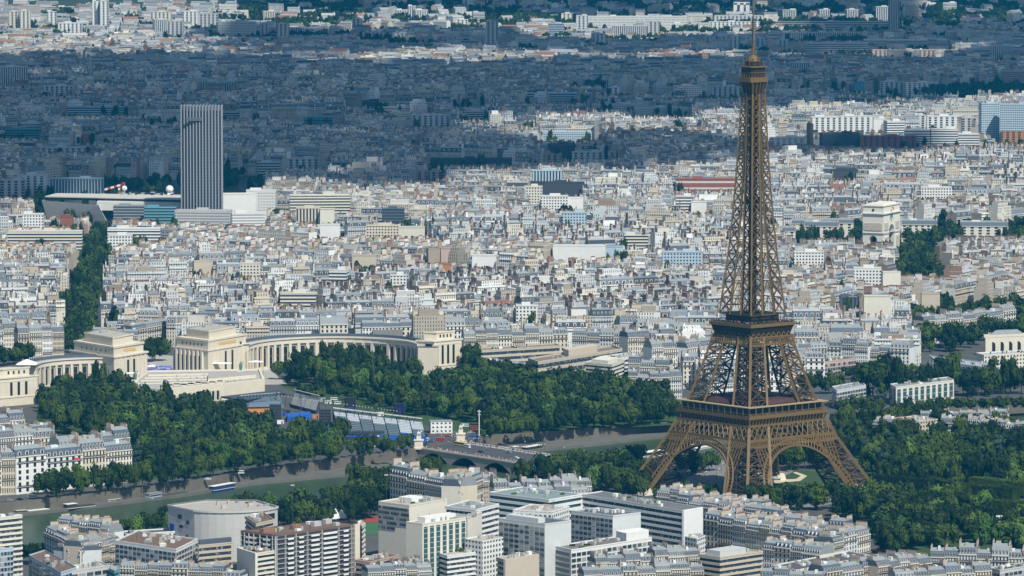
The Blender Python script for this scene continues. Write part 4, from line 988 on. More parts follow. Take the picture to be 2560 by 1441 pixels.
part('leaning_wall', m, mk('pale_metal_wall', (.56, .55, .53), rough=.5, var=.06), t)
m = MB(); m.box((fb[0] + br[0]) / 2 + 8, b[1] + 40, 0, br[0] - fb[0] + 26, 60, hC - 9); part('glass_hall', m, M_GLASS, t)
m = MB(); m.prism([(b[0] - 2, b[1] + 4), (br[0] + 30, br[1] + 14), (br[0] + 30, br[1] + 80), (b[0] - 2, b[1] + 80)], hC - 9.0, hC + .2); part('fascia', m, mk('fascia_metal', (.6, .58, .55)), t)
m = MB(); m.prism([(a[0] + 6, a[1] + 8), (br[0] + 34, br[1] + 10), (br[0] + 60, br[1] + 60), (a[0] + 16, a[1] + 46)], hC + .2, hC + 2.8, 1, 0); part('glazed_storey', m, [M_GRAVEL, M_GLASS], t)
m = MB(); m.prism([(a[0] + 3, a[1] + 6), (br[0] + 36, br[1] + 8), (br[0] + 64, br[1] + 62), (a[0] + 12, a[1] + 48)], hC + 2.8, hC + 3.9, base=True); part('roof', m, mk('roof_slab', (.52, .49, .44), var=.15), t)
for i in range(26): e = MB(); e.box(a[0] + 60 + rnd.uniform(0, 80), a[1] + rnd.uniform(18, 42), hC + 3.9, rnd.uniform(2, 6), rnd.uniform(2, 5), rnd.uniform(1, 2.4)); part('roof_unit', e, rnd.choice([M_CONC, M_ZINC, M_WHITE, M_DARK]), t)
k1 = .36; e = MB(); u0, u1 = .32, .48; pA = lambda u, v: tuple(lerp(lerp((*fa, 0), (*fb, 0), u), lerp((*a, hC), (*b, hC - 3), u), v))
o_ = Vector((0, -.25, .05)); M_POST = mk('poster_dark', (.1, .02, .03), var=.5, scale=.15)
e.quad(*[Vector(pA(u, v)) + o_ for u, v in ((u0, .17), (u1, .17), (u1, .66), (u0, .66))]); e.quad(*[Vector(pA(u, v)) + o_ * 1.5 for u, v in ((u0, .5), (u1, .5), (u1, .66), (u0, .66))], 1); part('poster', e, [M_POST, mk('poster_orange', (.45, .1, .03), var=.3, scale=.3)], t)
EXC.append((c[0], y0 + 40, 60))
for px, py, rr, lab in ((311, 474, 3.0, 'smallest white radome standing beside the tower crane on the hall roof'), (424, 476, 4.2, 'middle white radome on the congress hall roof'), (484, 470, 4.8, 'largest white radome in front of the ribbed tower')):
    x, y = G(px, py, hC + 8); t = thing('radome', lab, 'radome', (x, y, hC + 3.9)); m = MB(); m.ball(0, 0, 5.2, rr); part('dome', m, M_WHITE, t); m = MB(); m.bar((0, 0, 0), (0, 0, 3), 1.6); part('pedestal', m, M_CONC, t)
x, y = G(299, 552); t = thing('tower_crane', 'tower crane with orange mast and red and white jib beside the congress hall', 'crane', (x, y, 0)); s = SCL(y); hm = (552 - 466) / s
m = MB()
for a in (-.8, .8):
    for b in (-.8, .8): m.bar((a, b, 0), (a, b, hm), .5)
for k in range(int(hm / 2)): z = k * 2.0; m.bar((-.8, -.8, z), (.8, -.8, z + 2), .3); m.bar((.8, -.8, z), (-.8, -.8, z + 2), .3); m.bar((.8, -.8, z), (.8, .8, z + 2), .3)
part('mast', m, M_ORANGE, t); x1 = (262 - 299) / s; 
for k in range(6):
    m = MB(); a, b = x1 * (1 - k / 5) + 4.0 * k / 5 * 0, 0; p0 = lerp((x1, 0, hm - 3.5), (4.2, 0, hm + 2.4), k / 6); p1 = lerp((x1, 0, hm - 3.5), (4.2, 0, hm + 2.4), (k + 1) / 6)
    m.bar(p0, p1, 2.0); part('jib_section', m, M_RED if k % 2 else M_WHITE, t)
m = MB(); m.box(4.6, 0, hm + 1.2, 3, 2, 3); part('counterweight', m, M_RED, t); m = MB(); m.box(-.4, -1.4, hm - 4, 1.8, 1.6, 2.2); part('cab', m, M_WHITE, t)
awning(239, 570, 30, 10, 4.5, M_WHITE, 'white stretched tent roof at the head of the tree-lined avenue', 'tent', 'tent', 5.5)

# ------------------------------------------------------------------ bridge
A, Bq, Cq, Dq = G(1047, 1122), G(1152, 1106), G(1442, 1183), G(1545, 1166)
t = thing('bridge', 'broad stone road bridge with low arches crossing the river', 'bridge', (*A, 0)); r_ = lambda p: (p[0] - A[0], p[1] - A[1]); a, b, c_, d = map(r_, (A, Bq, Cq, Dq))
m = MB(); m.add([(*a, .35), (*c_, .35), (*d, .35), (*b, .35)], [(0, 1, 2, 3)]); part('road', m, M_ASPH, t)
ux, uy = c_[0] - a[0], c_[1] - a[1]; L5 = math.hypot(ux, uy); ux, uy = ux / L5, uy / L5; wx, wy = b[0] - a[0], b[1] - a[1]; wl = math.hypot(wx, wy); wx, wy = wx / wl, wy / wl
for nm, o0, o1, z, mt in (('pavement', .6, 5.5, .5, M_PAVE), ('pavement', wl - 5.5, wl - .6, .5, M_PAVE), ('parapet', 0, .6, 1.4, M_STONE2), ('parapet', wl - .6, wl, 1.4, M_STONE2)):
    m = MB(); q = [(wx * o0, wy * o0), (wx * o0 + ux * L5, wy * o0 + uy * L5), (wx * o1 + ux * L5, wy * o1 + uy * L5), (wx * o1, wy * o1)]; m.prism(q, -.6, z); part(nm, m, mt, t)
na = 5; SP_ = L5 / na
M_BSTONE = mk('bridge_stone', (.38, .35, .3), var=.25, scale=.2)
for side, off in ((0, -.15), (1, wl + .15)):
    m = MB()
    for k in range(na):
        s0 = k * SP_ + 2.0; s1 = (k + 1) * SP_ - 2.0; r = (s1 - s0) / 2; n = 14; pr = []
        for i in range(n + 1):
            x = s0 + (s1 - s0) * i / n; pr.append((x, -8.3 + 6.6 * sin(pi * i / n) ** .8))
        pr = [(k * SP_, -8.3)] + pr + [((k + 1) * SP_, -8.3)]
        for (x0, z0), (x1_, z1) in zip(pr, pr[1:]): m.quad(*[(wx * off + ux * x, wy * off + uy * x, z) for x, z in ((x0, z0), (x1_, z1), (x1_, .3), (x0, .3))])
    part('arch_wall', m, M_BSTONE, t)
    m = MB(); P0 = Vector((wx * off, wy * off, .2)); P1 = P0 + Vector((ux * L5, uy * L5, 0)); m.bar(P0, P1, .9); part('cornice', m, M_BSTONE, t)
for k in range(na):
    m = MB(); s0 = k * SP_ + 2.0; s1 = (k + 1) * SP_ - 2.0; n = 14; pr = [(s0 + (s1 - s0) * i / n, -8.3 + 6.6 * sin(pi * i / n) ** .8) for i in range(n + 1)]
    for (x0, z0), (x1_, z1) in zip(pr, pr[1:]): m.quad((ux * x0, uy * x0, z0), (ux * x1_, uy * x1_, z1), (ux * x1_ + wx * wl, uy * x1_ + wy * wl, z1), (ux * x0 + wx * wl, uy * x0 + wy * wl, z0))
    part('vault', m, M_BSTONE, t)
for (p, lab) in ((A, 'white horse statue on the tall pedestal at the far left corner of the bridge'), (Bq, 'white horse statue on the pedestal at the far right corner of the bridge'), (Cq, 'white horse statue on the near left bridge pedestal among trees'), (Dq, 'white horse statue on the near right bridge pedestal by the water')):
    px, py = PX(p[0], p[1]); q = thing('bridge_pedestal', lab.replace('horse statue on the tall', 'block that is the').replace('horse statue on the', 'block that is the'), 'pedestal', (p[0], p[1], -.2)); m = MB(); m.box(0, 0, 0, 6, 5, 6); m.box(0, 0, 6, 7, 6, .8); m.box(0, 0, 0, 7.5, 6.5, 1.2); part('block', m, M_STONE2, q)
    s_ = statue(px, py, 0, 1.5, M_WHITE, lab, True); s_.location = (p[0], p[1], 6.6)
M_CAR = mk('car_paint', src='obj', rough=.3, var=.05, spec=.5)
CARC = {'white': (.8, .8, .8), 'black': (.02, .02, .025), 'grey': (.3, .31, .33), 'red': (.45, .03, .02), 'blue': (.03, .12, .45), 'silver': (.55, .56, .58), 'yellow': (.75, .6, .2)}
def carmesh(kind):
    if kind == 'bus': L, W, Hh = 12, 2.5, 3.1
    elif kind == 'van': L, W, Hh = 5.6, 2.0, 2.4
    else: L, W, Hh = 4.3, 1.8, 1.5
    b = MB()
    if kind == 'car': b.prism(rect(L, W), .35, .95, 0); b.prism([(-L * .34, -W * .46), (L * .22, -W * .46), (L * .22, W * .46), (-L * .34, W * .46)], .95, Hh, 0, poly2=[(-L * .24, -W * .4), (L * .1, -W * .4), (L * .1, W * .4), (-L * .24, W * .4)])
    else: b.prism(rect(L, W), .4, Hh, 0); 
    g = MB()
    if kind == 'car': g.prism([(-L * .335, -W * .47), (L * .215, -W * .47), (L * .215, W * .47), (-L * .335, W * .47)], 1.0, 1.38, 0, poly2=[(-L * .27, -W * .43), (L * .14, -W * .43), (L * .14, W * .43), (-L * .27, W * .43)], cap=False)
    else: g.prism(rect(L + .03, W + .03), Hh * .52, Hh * .82, 0, cap=False)
    w = MB(); r = .33 if kind != 'bus' else .5
    w.tube(0, 0, [(r, -.11), (r, .11)], 10); return b.mesh('body', [M_CAR]), g.mesh('glazing', [M_GLASS]), w.mesh('wheel', [M_DARK]), L, W, r
CM = {k: carmesh(k) for k in ('car', 'van', 'bus')}
def car(x, y, z, rz, kind, cn, label, group=None):
    b, g, w, L, W, r = CM[kind]; t = thing('parked_car' if kind == 'car' else ('bus' if kind == 'bus' else 'delivery_van'), label, kind, (x, y, z), rz, group)
    ob('body', b, t, None, CARC[cn]); ob('glazing', g, t)
    for sx in (-1, 1):
        for sy in (-1, 1): o = ob('wheel', w, t, (sx * L * .31, sy * W * .46, r)); o.rotation_euler = (pi / 2, 0, 0)
brz = math.atan2(uy, ux)
def onbridge(s, o): return (A[0] + ux * s + wx * o, A[1] + uy * s + wy * o)
car(*onbridge(16, wl * .66), .35, brz, 'bus', 'yellow', 'pale yellow coach crossing the stone bridge'); car(*onbridge(27, wl * .6), .35, brz, 'van', 'white', 'white van following the coach on the bridge')
car(*onbridge(52, wl * .4), .35, brz, 'car', 'black', 'black car in the middle of the bridge'); car(*onbridge(70, wl * .7), .35, brz, 'car', 'grey', 'grey car on the bridge near its middle'); car(*onbridge(95, wl * .35), .35, brz, 'car', 'white', 'white car on the near half of the bridge')
LAMP = MB(); LAMP.bar((0, 0, 0), (0, 0, 7), .22); LAMP_M = LAMP.mesh('pole', [M_RAIL]); LH = MB(); LH.ball(0, 0, 7.3, .45, 0, 6, 4); LH_M = LH.mesh('lantern', [M_CONC])
for i in range(7):
    for o in (2.0, wl - 2.0):
        x, y = onbridge(10 + i * 22, o); t = thing('street_lamp', f'dark lamp post on the {"near" if o < 5 else "far"} kerb of the bridge, {ordw(i)} from its far end', 'lamp post', (x, y, .5)); ob('pole', LAMP_M, t); ob('lantern', LH_M, t)
# people: small standing and walking figures
def person_mesh(v):
    r = random.Random(v); m = MB(); lg = .16
    for s in (-1, 1): m.bar((s * .1, s * r.uniform(-.15, .15), 0), (s * .07, 0, .85), .15, 1, .2)
    m.tube(0, 0, [(.17, .8), (.2, 1.0), (.19, 1.2), (.23, 1.42), (.09, 1.5)], 7, 0)
    for s in (-1, 1): m.bar((s * .24, 0, 1.4), (s * .28, r.uniform(-.1, .2), .85), .11, 0, .08)
    m.ball(0, 0, 1.63, .12, 2, 6, 4); return m
PM = [person_mesh(i) for i in range(4)]; SH = [mk('shirt_' + n, c) for n, c in (('white', (.75, .75, .73)), ('red', (.5, .06, .05)), ('blue', (.06, .12, .4)), ('dark', (.05, .05, .06)), ('tan', (.5, .4, .28)))]; SKIN = mk('skin', (.45, .28, .2)); TROU = mk('trousers', (.08, .09, .13))
crowd = MB(); prd = random.Random(9); 
def person_at(x, y, z):
    m = prd.choice(PM); a = prd.uniform(0, 6.3); sh = prd.randrange(5); q = [(x + v[0] * cos(a) - v[1] * sin(a), y + v[0] * sin(a) + v[1] * cos(a), z + v[2]) for v in m.v]; o = len(crowd.v); crowd.v += q; crowd.f += [tuple(i + o for i in f) for f in m.f]; crowd.m += [(sh, 5, 6)[k] for k in m.m]
for i in range(240): x, y = onbridge(prd.uniform(4, 130), prd.choice([prd.uniform(1, 5), prd.uniform(wl - 5, wl - 1)])); person_at(x, y, .5)
for i in range(90): x, y = G(prd.uniform(1050, 1200), prd.uniform(1085, 1108)); person_at(x, y, 0)
for i in range(60): x, y = G(prd.uniform(400, 630), prd.uniform(938, 958), 12); person_at(x, y, 12)
for i in range(110): x, y = G(prd.uniform(372, 440), prd.uniform(918, 945)); person_at(x, y, 0)
for i in range(120): x, y = G(prd.uniform(1660, 1850), prd.uniform(1160, 1225)); person_at(x, y, 0)
for i in range(60): x, y = G(prd.uniform(2090, 2128), prd.uniform(1225, 1240)); person_at(x, y, 0)
for i in range(150):
    k = prd.randrange(4); v = rotk(Vector((prd.uniform(-19, 19), -prd.uniform(18, 19.6), 0)), k); c2, s2 = cos(TB), sin(TB); person_at(TX + v.x * c2 - v.y * s2, TY + v.x * s2 + v.y * c2, 115.6)
o = struct('crowd', crowd, SH + [TROU, SKIN], 'stuff'); tag(o, 'scattered people walking on the bridge, the squares and the tower platform', None)
# ------------------------------------------------------------------ boats
def boat(p0, p1, name, label, hull, w=5.5, cab=None, deck=M_CONC, fb=1.6, green=False):
    """Barge lying from waterline pixel p0 to p1. cab: list of (from, to, height, material) along its length."""
    a, b = G(*p0, -8), G(*p1, -8); L = math.hypot(b[0] - a[0], b[1] - a[1]); rz = math.atan2(b[1] - a[1], b[0] - a[0])
    t = thing(name, label, 'boat', ((a[0] + b[0]) / 2, (a[1] + b[1]) / 2, -8), rz); h = L / 2
    P = [(-h, -w * .3), (-h * .9, -w / 2), (h * .82, -w / 2), (h, 0), (h * .82, w / 2), (-h * .9, w / 2), (-h, w * .3)]
    m = MB(); m.prism([(x * .97, y * .85) for x, y in P], -.3, fb, 0, poly2=P, cap=False); part('hull', m, hull, t)
    m = MB(); m.prism([(x * .985, y * .93) for x, y in P], fb - .5, fb - .3); part('deck', m, deck, t)
    m = MB(); n = len(P)
    for i in range(n): m.bar((*P[i], fb), (*P[(i + 1) % n], fb), .22)
    part('gunwale', m, M_WHITE, t)
    for (u0, u1, hh, mat, roof) in cab or []:
        x0, x1 = -h + L * u0, -h + L * u1; m = MB(); m.box((x0 + x1) / 2, 0, fb - .3, x1 - x0, w * .68, hh); c = part('cabin', m, mat, t)
        m = MB(); m.box((x0 + x1) / 2, 0, fb - .3 + hh, x1 - x0 + .8, w * .8, .25); part('cabin_roof', m, roof, c)
        m = MB(); m.box((x0 + x1) / 2, 0, fb + hh * .35, x1 - x0 - .6, w * .7, hh * .28); part('window', m, M_GLASS, c)
    if green:
        m = MB()
        for i in range(60): m.ball(h * rnd.uniform(-.8, .7), rnd.uniform(-w * .35, w * .35), fb + 1.9, rnd.uniform(.4, .9), 0, 5, 3)
        part('planting', m, M_LEAF, t)
    return t
M_HB = mk('black_hull', (.02, .02, .024), rough=.4); M_HW = mk('white_hull', (.7, .7, .69), rough=.4); M_HG = mk('blue_grey_hull', (.35, .42, .48), rough=.4); M_NAVY = mk('navy_cabin', (.03, .05, .2), rough=.4)
boat((34, 1289), (134, 1279), 'river_barge', 'white decked black barge moored nearest the embankment bend', M_HB, 5, [(.05, .3, 1.6, M_RAIL, M_CONC), (.35, .85, .8, M_WHITE, M_WHITE)])
boat((160, 1278), (245, 1268), 'river_barge', 'black barge with a pale wheelhouse under the quay trees', M_HB, 6, [(.04, .32, 3.0, M_RAIL, M_WHITE), (.4, .85, 1.0, M_RAIL, M_RAIL)])
boat((264, 1262), (354, 1249), 'river_barge', 'black and white barge with long white deckhouse moored at the quay', M_HB, 5, [(.03, .36, 1.7, M_WHITE, M_WHITE), (.45, .6, .8, M_WHITE, M_CONC)])
boat((366, 1253), (476, 1236), 'river_barge', 'pale blue grey barge with a tall square wheelhouse', M_HG, 6, [(.02, .3, 3.4, M_HG, M_ZINC), (.38, .9, .7, M_RAIL, M_RAIL)])
boat((527, 1232), (584, 1222), 'house_boat', 'navy blue houseboat with rows of windows and a white roof', M_NAVY, 6, [(.02, .97, 2.8, M_NAVY, M_WHITE)])
boat((1305, 1133), (1366, 1123), 'house_boat', 'dark houseboat with a planted roof garden beyond the bridge', M_HB, 6.5, [(.08, .72, 2.6, M_HB, M_WHITE)], green=True)
boat((1555, 1152), (1668, 1136), 'river_ferry', 'long white roofed excursion boat moored by the tower leg', M_HW, 9, [(.04, .9, 2.4, M_GLASS, M_WHITE)])
boat((1720, 1128), (1775, 1118), 'river_ferry', 'white excursion boat glimpsed through the tower arch', M_HW, 8, [(.1, .85, 2.4, M_WHITE, M_WHITE)])
boat((1277, 1128), (1302, 1125), 'river_barge', 'small white boat moored beside the planted houseboat', M_HW, 5, [(.2, .6, 1.6, M_WHITE, M_WHITE)])
# ------------------------------------------------------------------ temporary stands in the gardens
def stage():
    t = thing('stage_roof', 'wide black stage roof on posts below the palace terrace', 'stage', (*G(632, 1010), 0)); c = G(632, 1010)
    P = rel([G(552, 992, 9), G(615, 1002, 9), G(714, 985, 9), G(700, 975, 9)], c); m = MB(); m.prism(P, 8, 9.2, base=True); part('roof', m, M_DARK, t)
    for p in P: m = MB(); m.bar((*p, 0), (*p, 8), .6); part('leg', m, M_RAIL, t)
    m = MB(); Q = inset(P, 3); m.prism(Q, 0, 1.6); part('stage_floor', m, M_RAIL, t)
stage()
t = thing('orange_pavilion', 'long low orange clad pavilion behind the event stands', 'pavilion', (*G(640, 1045), 0)); c = G(640, 1045)
P = rel([G(592, 1042), G(694, 1040), G(700, 1025), G(600, 1022)], c); m = MB(); m.prism(P, 0, 6.2, 0); part('wall', m, M_ORANGE, t); m = MB(); m.prism([(x * 1.03, y * 1.03) for x, y in P], 6.2, 7.0, 0, poly2=[(x * .9, y * .9) for x, y in P]); part('roof', m, mk('blue_grey_roof', (.14, .19, .25)), t)
for i in range(4): m = MB(); u = .15 + i * .22; m.box(P[0][0] + (P[1][0] - P[0][0]) * u, P[0][1] + (P[1][1] - P[0][1]) * u - .06, 0, 2.2, .2, 3); part('door', m, M_DARK, t)
def scaffold(x0, x1, yt, yb, label):
    h = (yb - yt) / 3.2; a, b = G(x0, yb), G(x1, yb); t = thing('scaffold_tower', label, 'scaffold', (a[0], a[1], 0)); W = b[0] - a[0]; D = 6.0; m = MB(); nx = max(2, int(W / 2.2))
    for i in range(nx + 1):
        for y in (0, D): m.bar((W * i / nx, y, 0), (W * i / nx, y, h), .28)
    for k in range(int(h / 2.2) + 1):
        for y in (0, D): m.bar((0, y, k * 2.2), (W, y, k * 2.2), .25)
    part('frame', m, M_RAIL, t); m = MB(); m.box(W / 2, D / 2, .3, W - .6, D - 1, h - .5); part('dark_sheeting', m, mk('dark_mesh', (.05, .06, .07), var=.4, scale=.6), t)
    return t
scaffold(674, 702, 1014, 1058, 'dark scaffold tower beside the orange pavilion'); scaffold(798, 826, 1026, 1062, 'dark scaffold tower at the head of the grandstand'); scaffold(868, 960, 1080, 1100, 'low scaffold frame under the front of the grandstand')
t = thing('blue_tarpaulin_stand', 'low stand covered in bright blue sheeting', 'stand', (*G(745, 1052), 0)); c = G(745, 1052); P = rel([G(718, 1056), G(778, 1050), G(776, 1042), G(716, 1047)], c)
m = MB(); m.prism(P, 0, 4, 0, poly2=[(x * .96, y) for x, y in P]); part('sheeting', m, M_BLUE, t); m = MB(); m.prism([(x * 1.02, y * 1.02) for x, y in P], 0, 1.2); part('base', m, M_RAIL, t)
t = thing('site_cabin', 'grey flat-roofed cabin in front of the blue stand', 'cabin', (*G(752, 1062), 0)); m = MB(); m.box(0, 0, 0, 11, 4, 3.2); part('wall', m, M_CONC, t); m = MB(); m.box(0, 0, 3.2, 11.4, 4.4, .3); part('roof', m, M_WHITE, t)
# main grandstand, sloping to the water, in five bays
def grandstand(cor, bays, label, name='grandstand'):
    """cor: back-left, back-right, front-right, front-left pixels at ground; seats rise to the back."""
    bl, br, fr, fl = [G(*p) for p in cor]; c = fl; t = thing(name, label, 'grandstand', (*c, 0)); r_ = lambda p: (p[0] - c[0], p[1] - c[1]); bl, br, fr, fl = map(r_, (bl, br, fr, fl)); n = 14; hb, hf = 9.5, 2.5
    for bi, mats in enumerate(bays):
        u0, u1 = bi / len(bays) + .004, (bi + 1) / len(bays) - .006
        for part_i, (nm, mat, v0, v1) in enumerate(mats):
            m = MB(); k0, k1 = int(v0 * n), int(v1 * n)
            for k in range(k0, k1):
                a0, a1 = k / n, (k + 1) / n; z = hf + (hb - hf) * (k + 1) / n; zz = hf + (hb - hf) * k / n
                q = [lerp(lerp(fl, fr, u), lerp(bl, br, u), v) for u, v in ((u0, a0), (u1, a0), (u1, a1), (u0, a1))]
                m.quad(*[(x, y, z) for x, y in q]); m.quad((*q[0], zz), (*q[1], zz), (*q[1], z), (*q[0], z))
            part(nm, m, mat, t)
    m = MB(); m.quad((*bl, 0), (*br, 0), (*br, hb), (*bl, hb)); m.quad((*fl, 0), (*fr, 0), (*fr, hf), (*fl, hf)); m.quad((*fr, 0), (*br, 0), (*br, hb), (*fr, hf)); m.quad((*fl, 0), (*bl, 0), (*bl, hb), (*fl, hf)); part('understructure', m, mk('scaffold_dark', (.07, .08, .1), var=.4, scale=.5), t)
    for k in range(13):
        x, y = lerp(bl, br, k / 12); m = MB(); m.bar((x, y, hb - 4), (x, y, hb + 2.4), .3); m.bar((x, y, hb + 2.2), (*lerp((x, y), lerp(fl, fr, k / 12), .2), hb + 2.2), .3); part('post', m, M_RAIL, t)
    m = MB(); m.quad((*bl, hb + 2.4), (*br, hb + 2.4), (*lerp(br, fr, .07), hb + 2.2), (*lerp(bl, fl, .07), hb + 2.2)); m.quad((*bl, hb + 2.1), (*br, hb + 2.1), (*lerp(br, fr, .07), hb + 1.9), (*lerp(bl, fl, .07), hb + 1.9)); part('rear_canopy', m, M_CONC, t)
M_SEATG = mk('grey_seats', (.13, .17, .2), var=.3, scale=.8); M_SEATW = mk('white_seats', (.5, .53, .56), var=.25, scale=.8)
wd = lambda f, g: [('blue_seat_block', M_BLUE, 0, f), ('grey_seat_block', M_SEATG, f, g), ('white_seat_block', M_SEATW, g, 1)]
grandstand([(832, 1058), (1056, 1086), (1068, 1116), (850, 1100)], [wd(.2, .8), wd(.25, .7), wd(.2, .85), wd(.28, .66), wd(.25, .78), wd(.4, .4), wd(.35, .6)], 'big tiered grandstand with white, grey and blue seat blocks')
grandstand([(600, 1028), (700, 1020), (712, 1028), (610, 1038)], [[('grey_seat_block', M_SEATG, 0, 1)]] * 4, 'small dark tiered stand below the stage roof')
grandstand([(735, 1012), (800, 1028), (790, 1036), (728, 1020)], [[('grey_seat_block', M_CONC, 0, 1)]] * 4, 'small grey tiered stand behind the blue stand')
m = MB(); t = thing('sail_canopy', 'white tensioned sail stretched below the big grandstand', 'canopy', (*G(930, 1105), 0)); c = G(930, 1105); P = rel([G(892, 1084), G(952, 1098), G(946, 1106), G(900, 1090)], c); m.prism(P, 3, 3.6, base=True); part('sail', m, M_WHITE, t)
for p in P: e = MB(); e.bar((*p, 0), (*p, 3.2), .25); part('leg', e, M_RAIL, t)
for x0, x1, yt, yb, lab in ((862, 889, 994, 1018, 'black video screen standing left in the gardens'), (985, 1012, 1009, 1034, 'navy video screen standing right of the black one')):
    a = G((x0 + x1) / 2, yb + 14); s = SCL(a[1]); t = thing('video_screen', lab, 'screen', (*a, 0)); W = (x1 - x0) / s; hh = (yb - yt) / s; m = MB(); m.box(0, 0, 14 / s, W, .8, hh); part('panel', m, M_DARK if x0 < 900 else mk('navy_panel', (.015, .02, .08), rough=.3), t); m = MB(); m.box(0, .6, 14 / s - .3, W + .6, .5, hh + .6); part('frame', m, M_RAIL, t)
    for sx in (-1, 1): m = MB(); m.bar((sx * W * .4, .6, 0), (sx * W * .4, .6, 14 / s), .6); part('leg', m, M_RAIL, t)
a = G(1104, 1084); t = thing('site_office', 'white three-storey stack of site cabins beside the grandstand', 'cabin', (*a, 0), R(8)); m = MB(); m.box(0, 5, 0, 16, 10, 8.6); part('wall', m, M_WHITE, t); m = MB(); m.box(0, 5, 8.6, 16.4, 10.4, .3); part('roof', m, M_ZINC, t)
for k in range(3):
    for i in range(5): m = MB(); m.box(-6.2 + i * 3.1, -.03, 1.2 + k * 2.85, 1.3, .15, 1.1); part('window', m, M_DARK, t)
x, y = G(1198, 1090); t = thing('light_mast', 'tall white floodlight mast beyond the bridge head', 'mast', (x, y, 0)); m = MB(); m.bar((0, 0, 0), (0, 0, 19), .7, w2=.5); part('pole', m, M_WHITE, t); m = MB(); m.box(0, 0, 17.5, 2.6, .6, .8); m.box(0, 0, 15.2, 2.0, .6, .7); part('floodlight', m, M_CONC, t)
t = thing('lighting_truss', 'long dark lighting truss on masts behind the big grandstand', 'truss', (*G(700, 1030), 0)); c = G(700, 1030); q = [G(690 + 62 * k, 1024 + 8.5 * k) for k in range(6)]
for k, p in enumerate(q):
    m = MB(); x, y = p[0] - c[0], p[1] - c[1]
    for a_, b_ in ((-.5, -.5), (.5, -.5), (.5, .5), (-.5, .5)): m.bar((x + a_, y + b_, 0), (x + a_, y + b_, 13), .2)
    for z in range(0, 13, 2): m.bar((x - .5, y - .5, z), (x + .5, y - .5, z + 2), .15)
    part('mast', m, M_RAIL, t)
    if k:
        m = MB(); o_ = (q[k - 1][0] - c[0], q[k - 1][1] - c[1])
        for z in (11.5, 12.8): m.bar((*o_, z), (x, y, z), .25)
        for j in range(12): m.bar((*lerp(o_, (x, y), j / 12), 11.5), (*lerp(o_, (x, y), (j + 1) / 12), 12.8), .15); 
        part('span', m, M_RAIL, t)
        m = MB()
        for j in range(1, 8): m.box(*lerp(o_, (x, y), j / 8), 10.7, .8, .8, .8)
        part('floodlight', m, M_CONC, t)['kind'] = 'stuff'
er = random.Random(12)
CB = {k: None for k in 'wgbdo'}; CBM = {'w': M_WHITE, 'g': M_CONC, 'b': M_BLUE, 'd': M_RAIL, 'o': M_ORANGE}; CBN = {'w': 'white', 'g': 'grey', 'b': 'blue', 'd': 'black', 'o': 'orange'}
for k in CB: m = MB(); m.box(0, 0, 0, 5, 2.4, 2.5); m.box(0, 0, 2.5, 5.2, 2.6, .2); CB[k] = m.mesh('box', [CBM[k]])
DM = MB(); DM.box(1.2, -1.22, .1, 1.0, .1, 2.0); DM = DM.mesh('door', [M_DARK])
for i, (x_, y_) in enumerate([(560, 1012), (585, 1016), (705, 1040), (718, 1034), (760, 1040), (790, 1046), (812, 1052), (700, 1060), (735, 1066), (770, 1070), (800, 1072), (828, 1074), (900, 1112), (960, 1112), (990, 1116), (1015, 1110), (1040, 1104), (1062, 1094), (820, 1010), (805, 1004), (880, 1028), (915, 1034), (950, 1040), (640, 1050)]):
    k = 'wgbdwogwd'[i % 9]; x, y = G(x_, y_); t = thing('equipment_container', f'{CBN[k]} container in the event site, {ordw(i)} in a scattered line from the stage', 'container', (x, y, 0), er.uniform(-.5, .5)); ob('box', CB[k], t); ob('door', DM, t)
vr = random.Random(31)
for i, (px, py, k, cn, lab) in enumerate(((1078, 1106, 'car', 'blue', 'blue car parked behind the far left pedestal'), (1062, 1103, 'van', 'white', 'white van left of the blue car at the bridge head'), (1100, 1103, 'van', 'red', 'red van parked at the bridge head'), (1090, 1112, 'car', 'red', 'red car beside the far left pedestal'), (1128, 1090, 'car', 'red', 'red car in front of the white cabin stack'), (1118, 1092, 'car', 'red', 'second red car in front of the cabins'),
    (1163, 1068, 'van', 'white', 'white van on the far road among trees'), (1184, 1072, 'van', 'red', 'red lorry beneath the white mast'), (1178, 1083, 'car', 'silver', 'silver car left of the white mast'), (1186, 1096, 'van', 'blue', 'blue van right of the far bridge pedestal'), (1010, 1098, 'car', 'white', 'white car at the foot of the grandstand'), (985, 1105, 'car', 'black', 'black car before the grandstand'), (935, 1118, 'van', 'white', 'white van on the quay road below the stands'),
    (845, 1012, 'van', 'white', 'white van on the lawn by the screens'), (835, 1002, 'van', 'white', 'second white van behind the lawn'), (380, 915, 'van', 'white', 'white van at the edge of the painted square'), (80, 1246, 'van', 'white', 'white van on the quay at the corner house'), (50, 1250, 'car', 'black', 'black car on the quay road by the corner house'), (25, 1253, 'car', 'grey', 'grey car on the quay road'), (120, 1243, 'car', 'black', 'black car under the first quay trees'), (270, 1228, 'car', 'black', 'black car in the shade of the quay trees'),
    (310, 1222, 'car', 'silver', 'silver car on the shaded quay road'), (520, 1200, 'car', 'white', 'white car on the quay above the houseboat'), (690, 1172, 'car', 'grey', 'grey car on the quay beneath the retaining wall trees'), (600, 1185, 'van', 'white', 'white van on the shaded quay'), (2130, 1035, 'car', 'black', 'black car on the far bank road right of the tower'), (2155, 1033, 'car', 'black', 'second black car on the far bank road'), (2250, 1024, 'van', 'white', 'white van on the far bank road'), (2300, 1020, 'car', 'white', 'white car on the far bank road'), (2360, 1016, 'car', 'red', 'red car on the far bank road'))):
    x, y = G(px, py); car(x, y, 0, vr.uniform(-.4, .4), k, cn, lab)
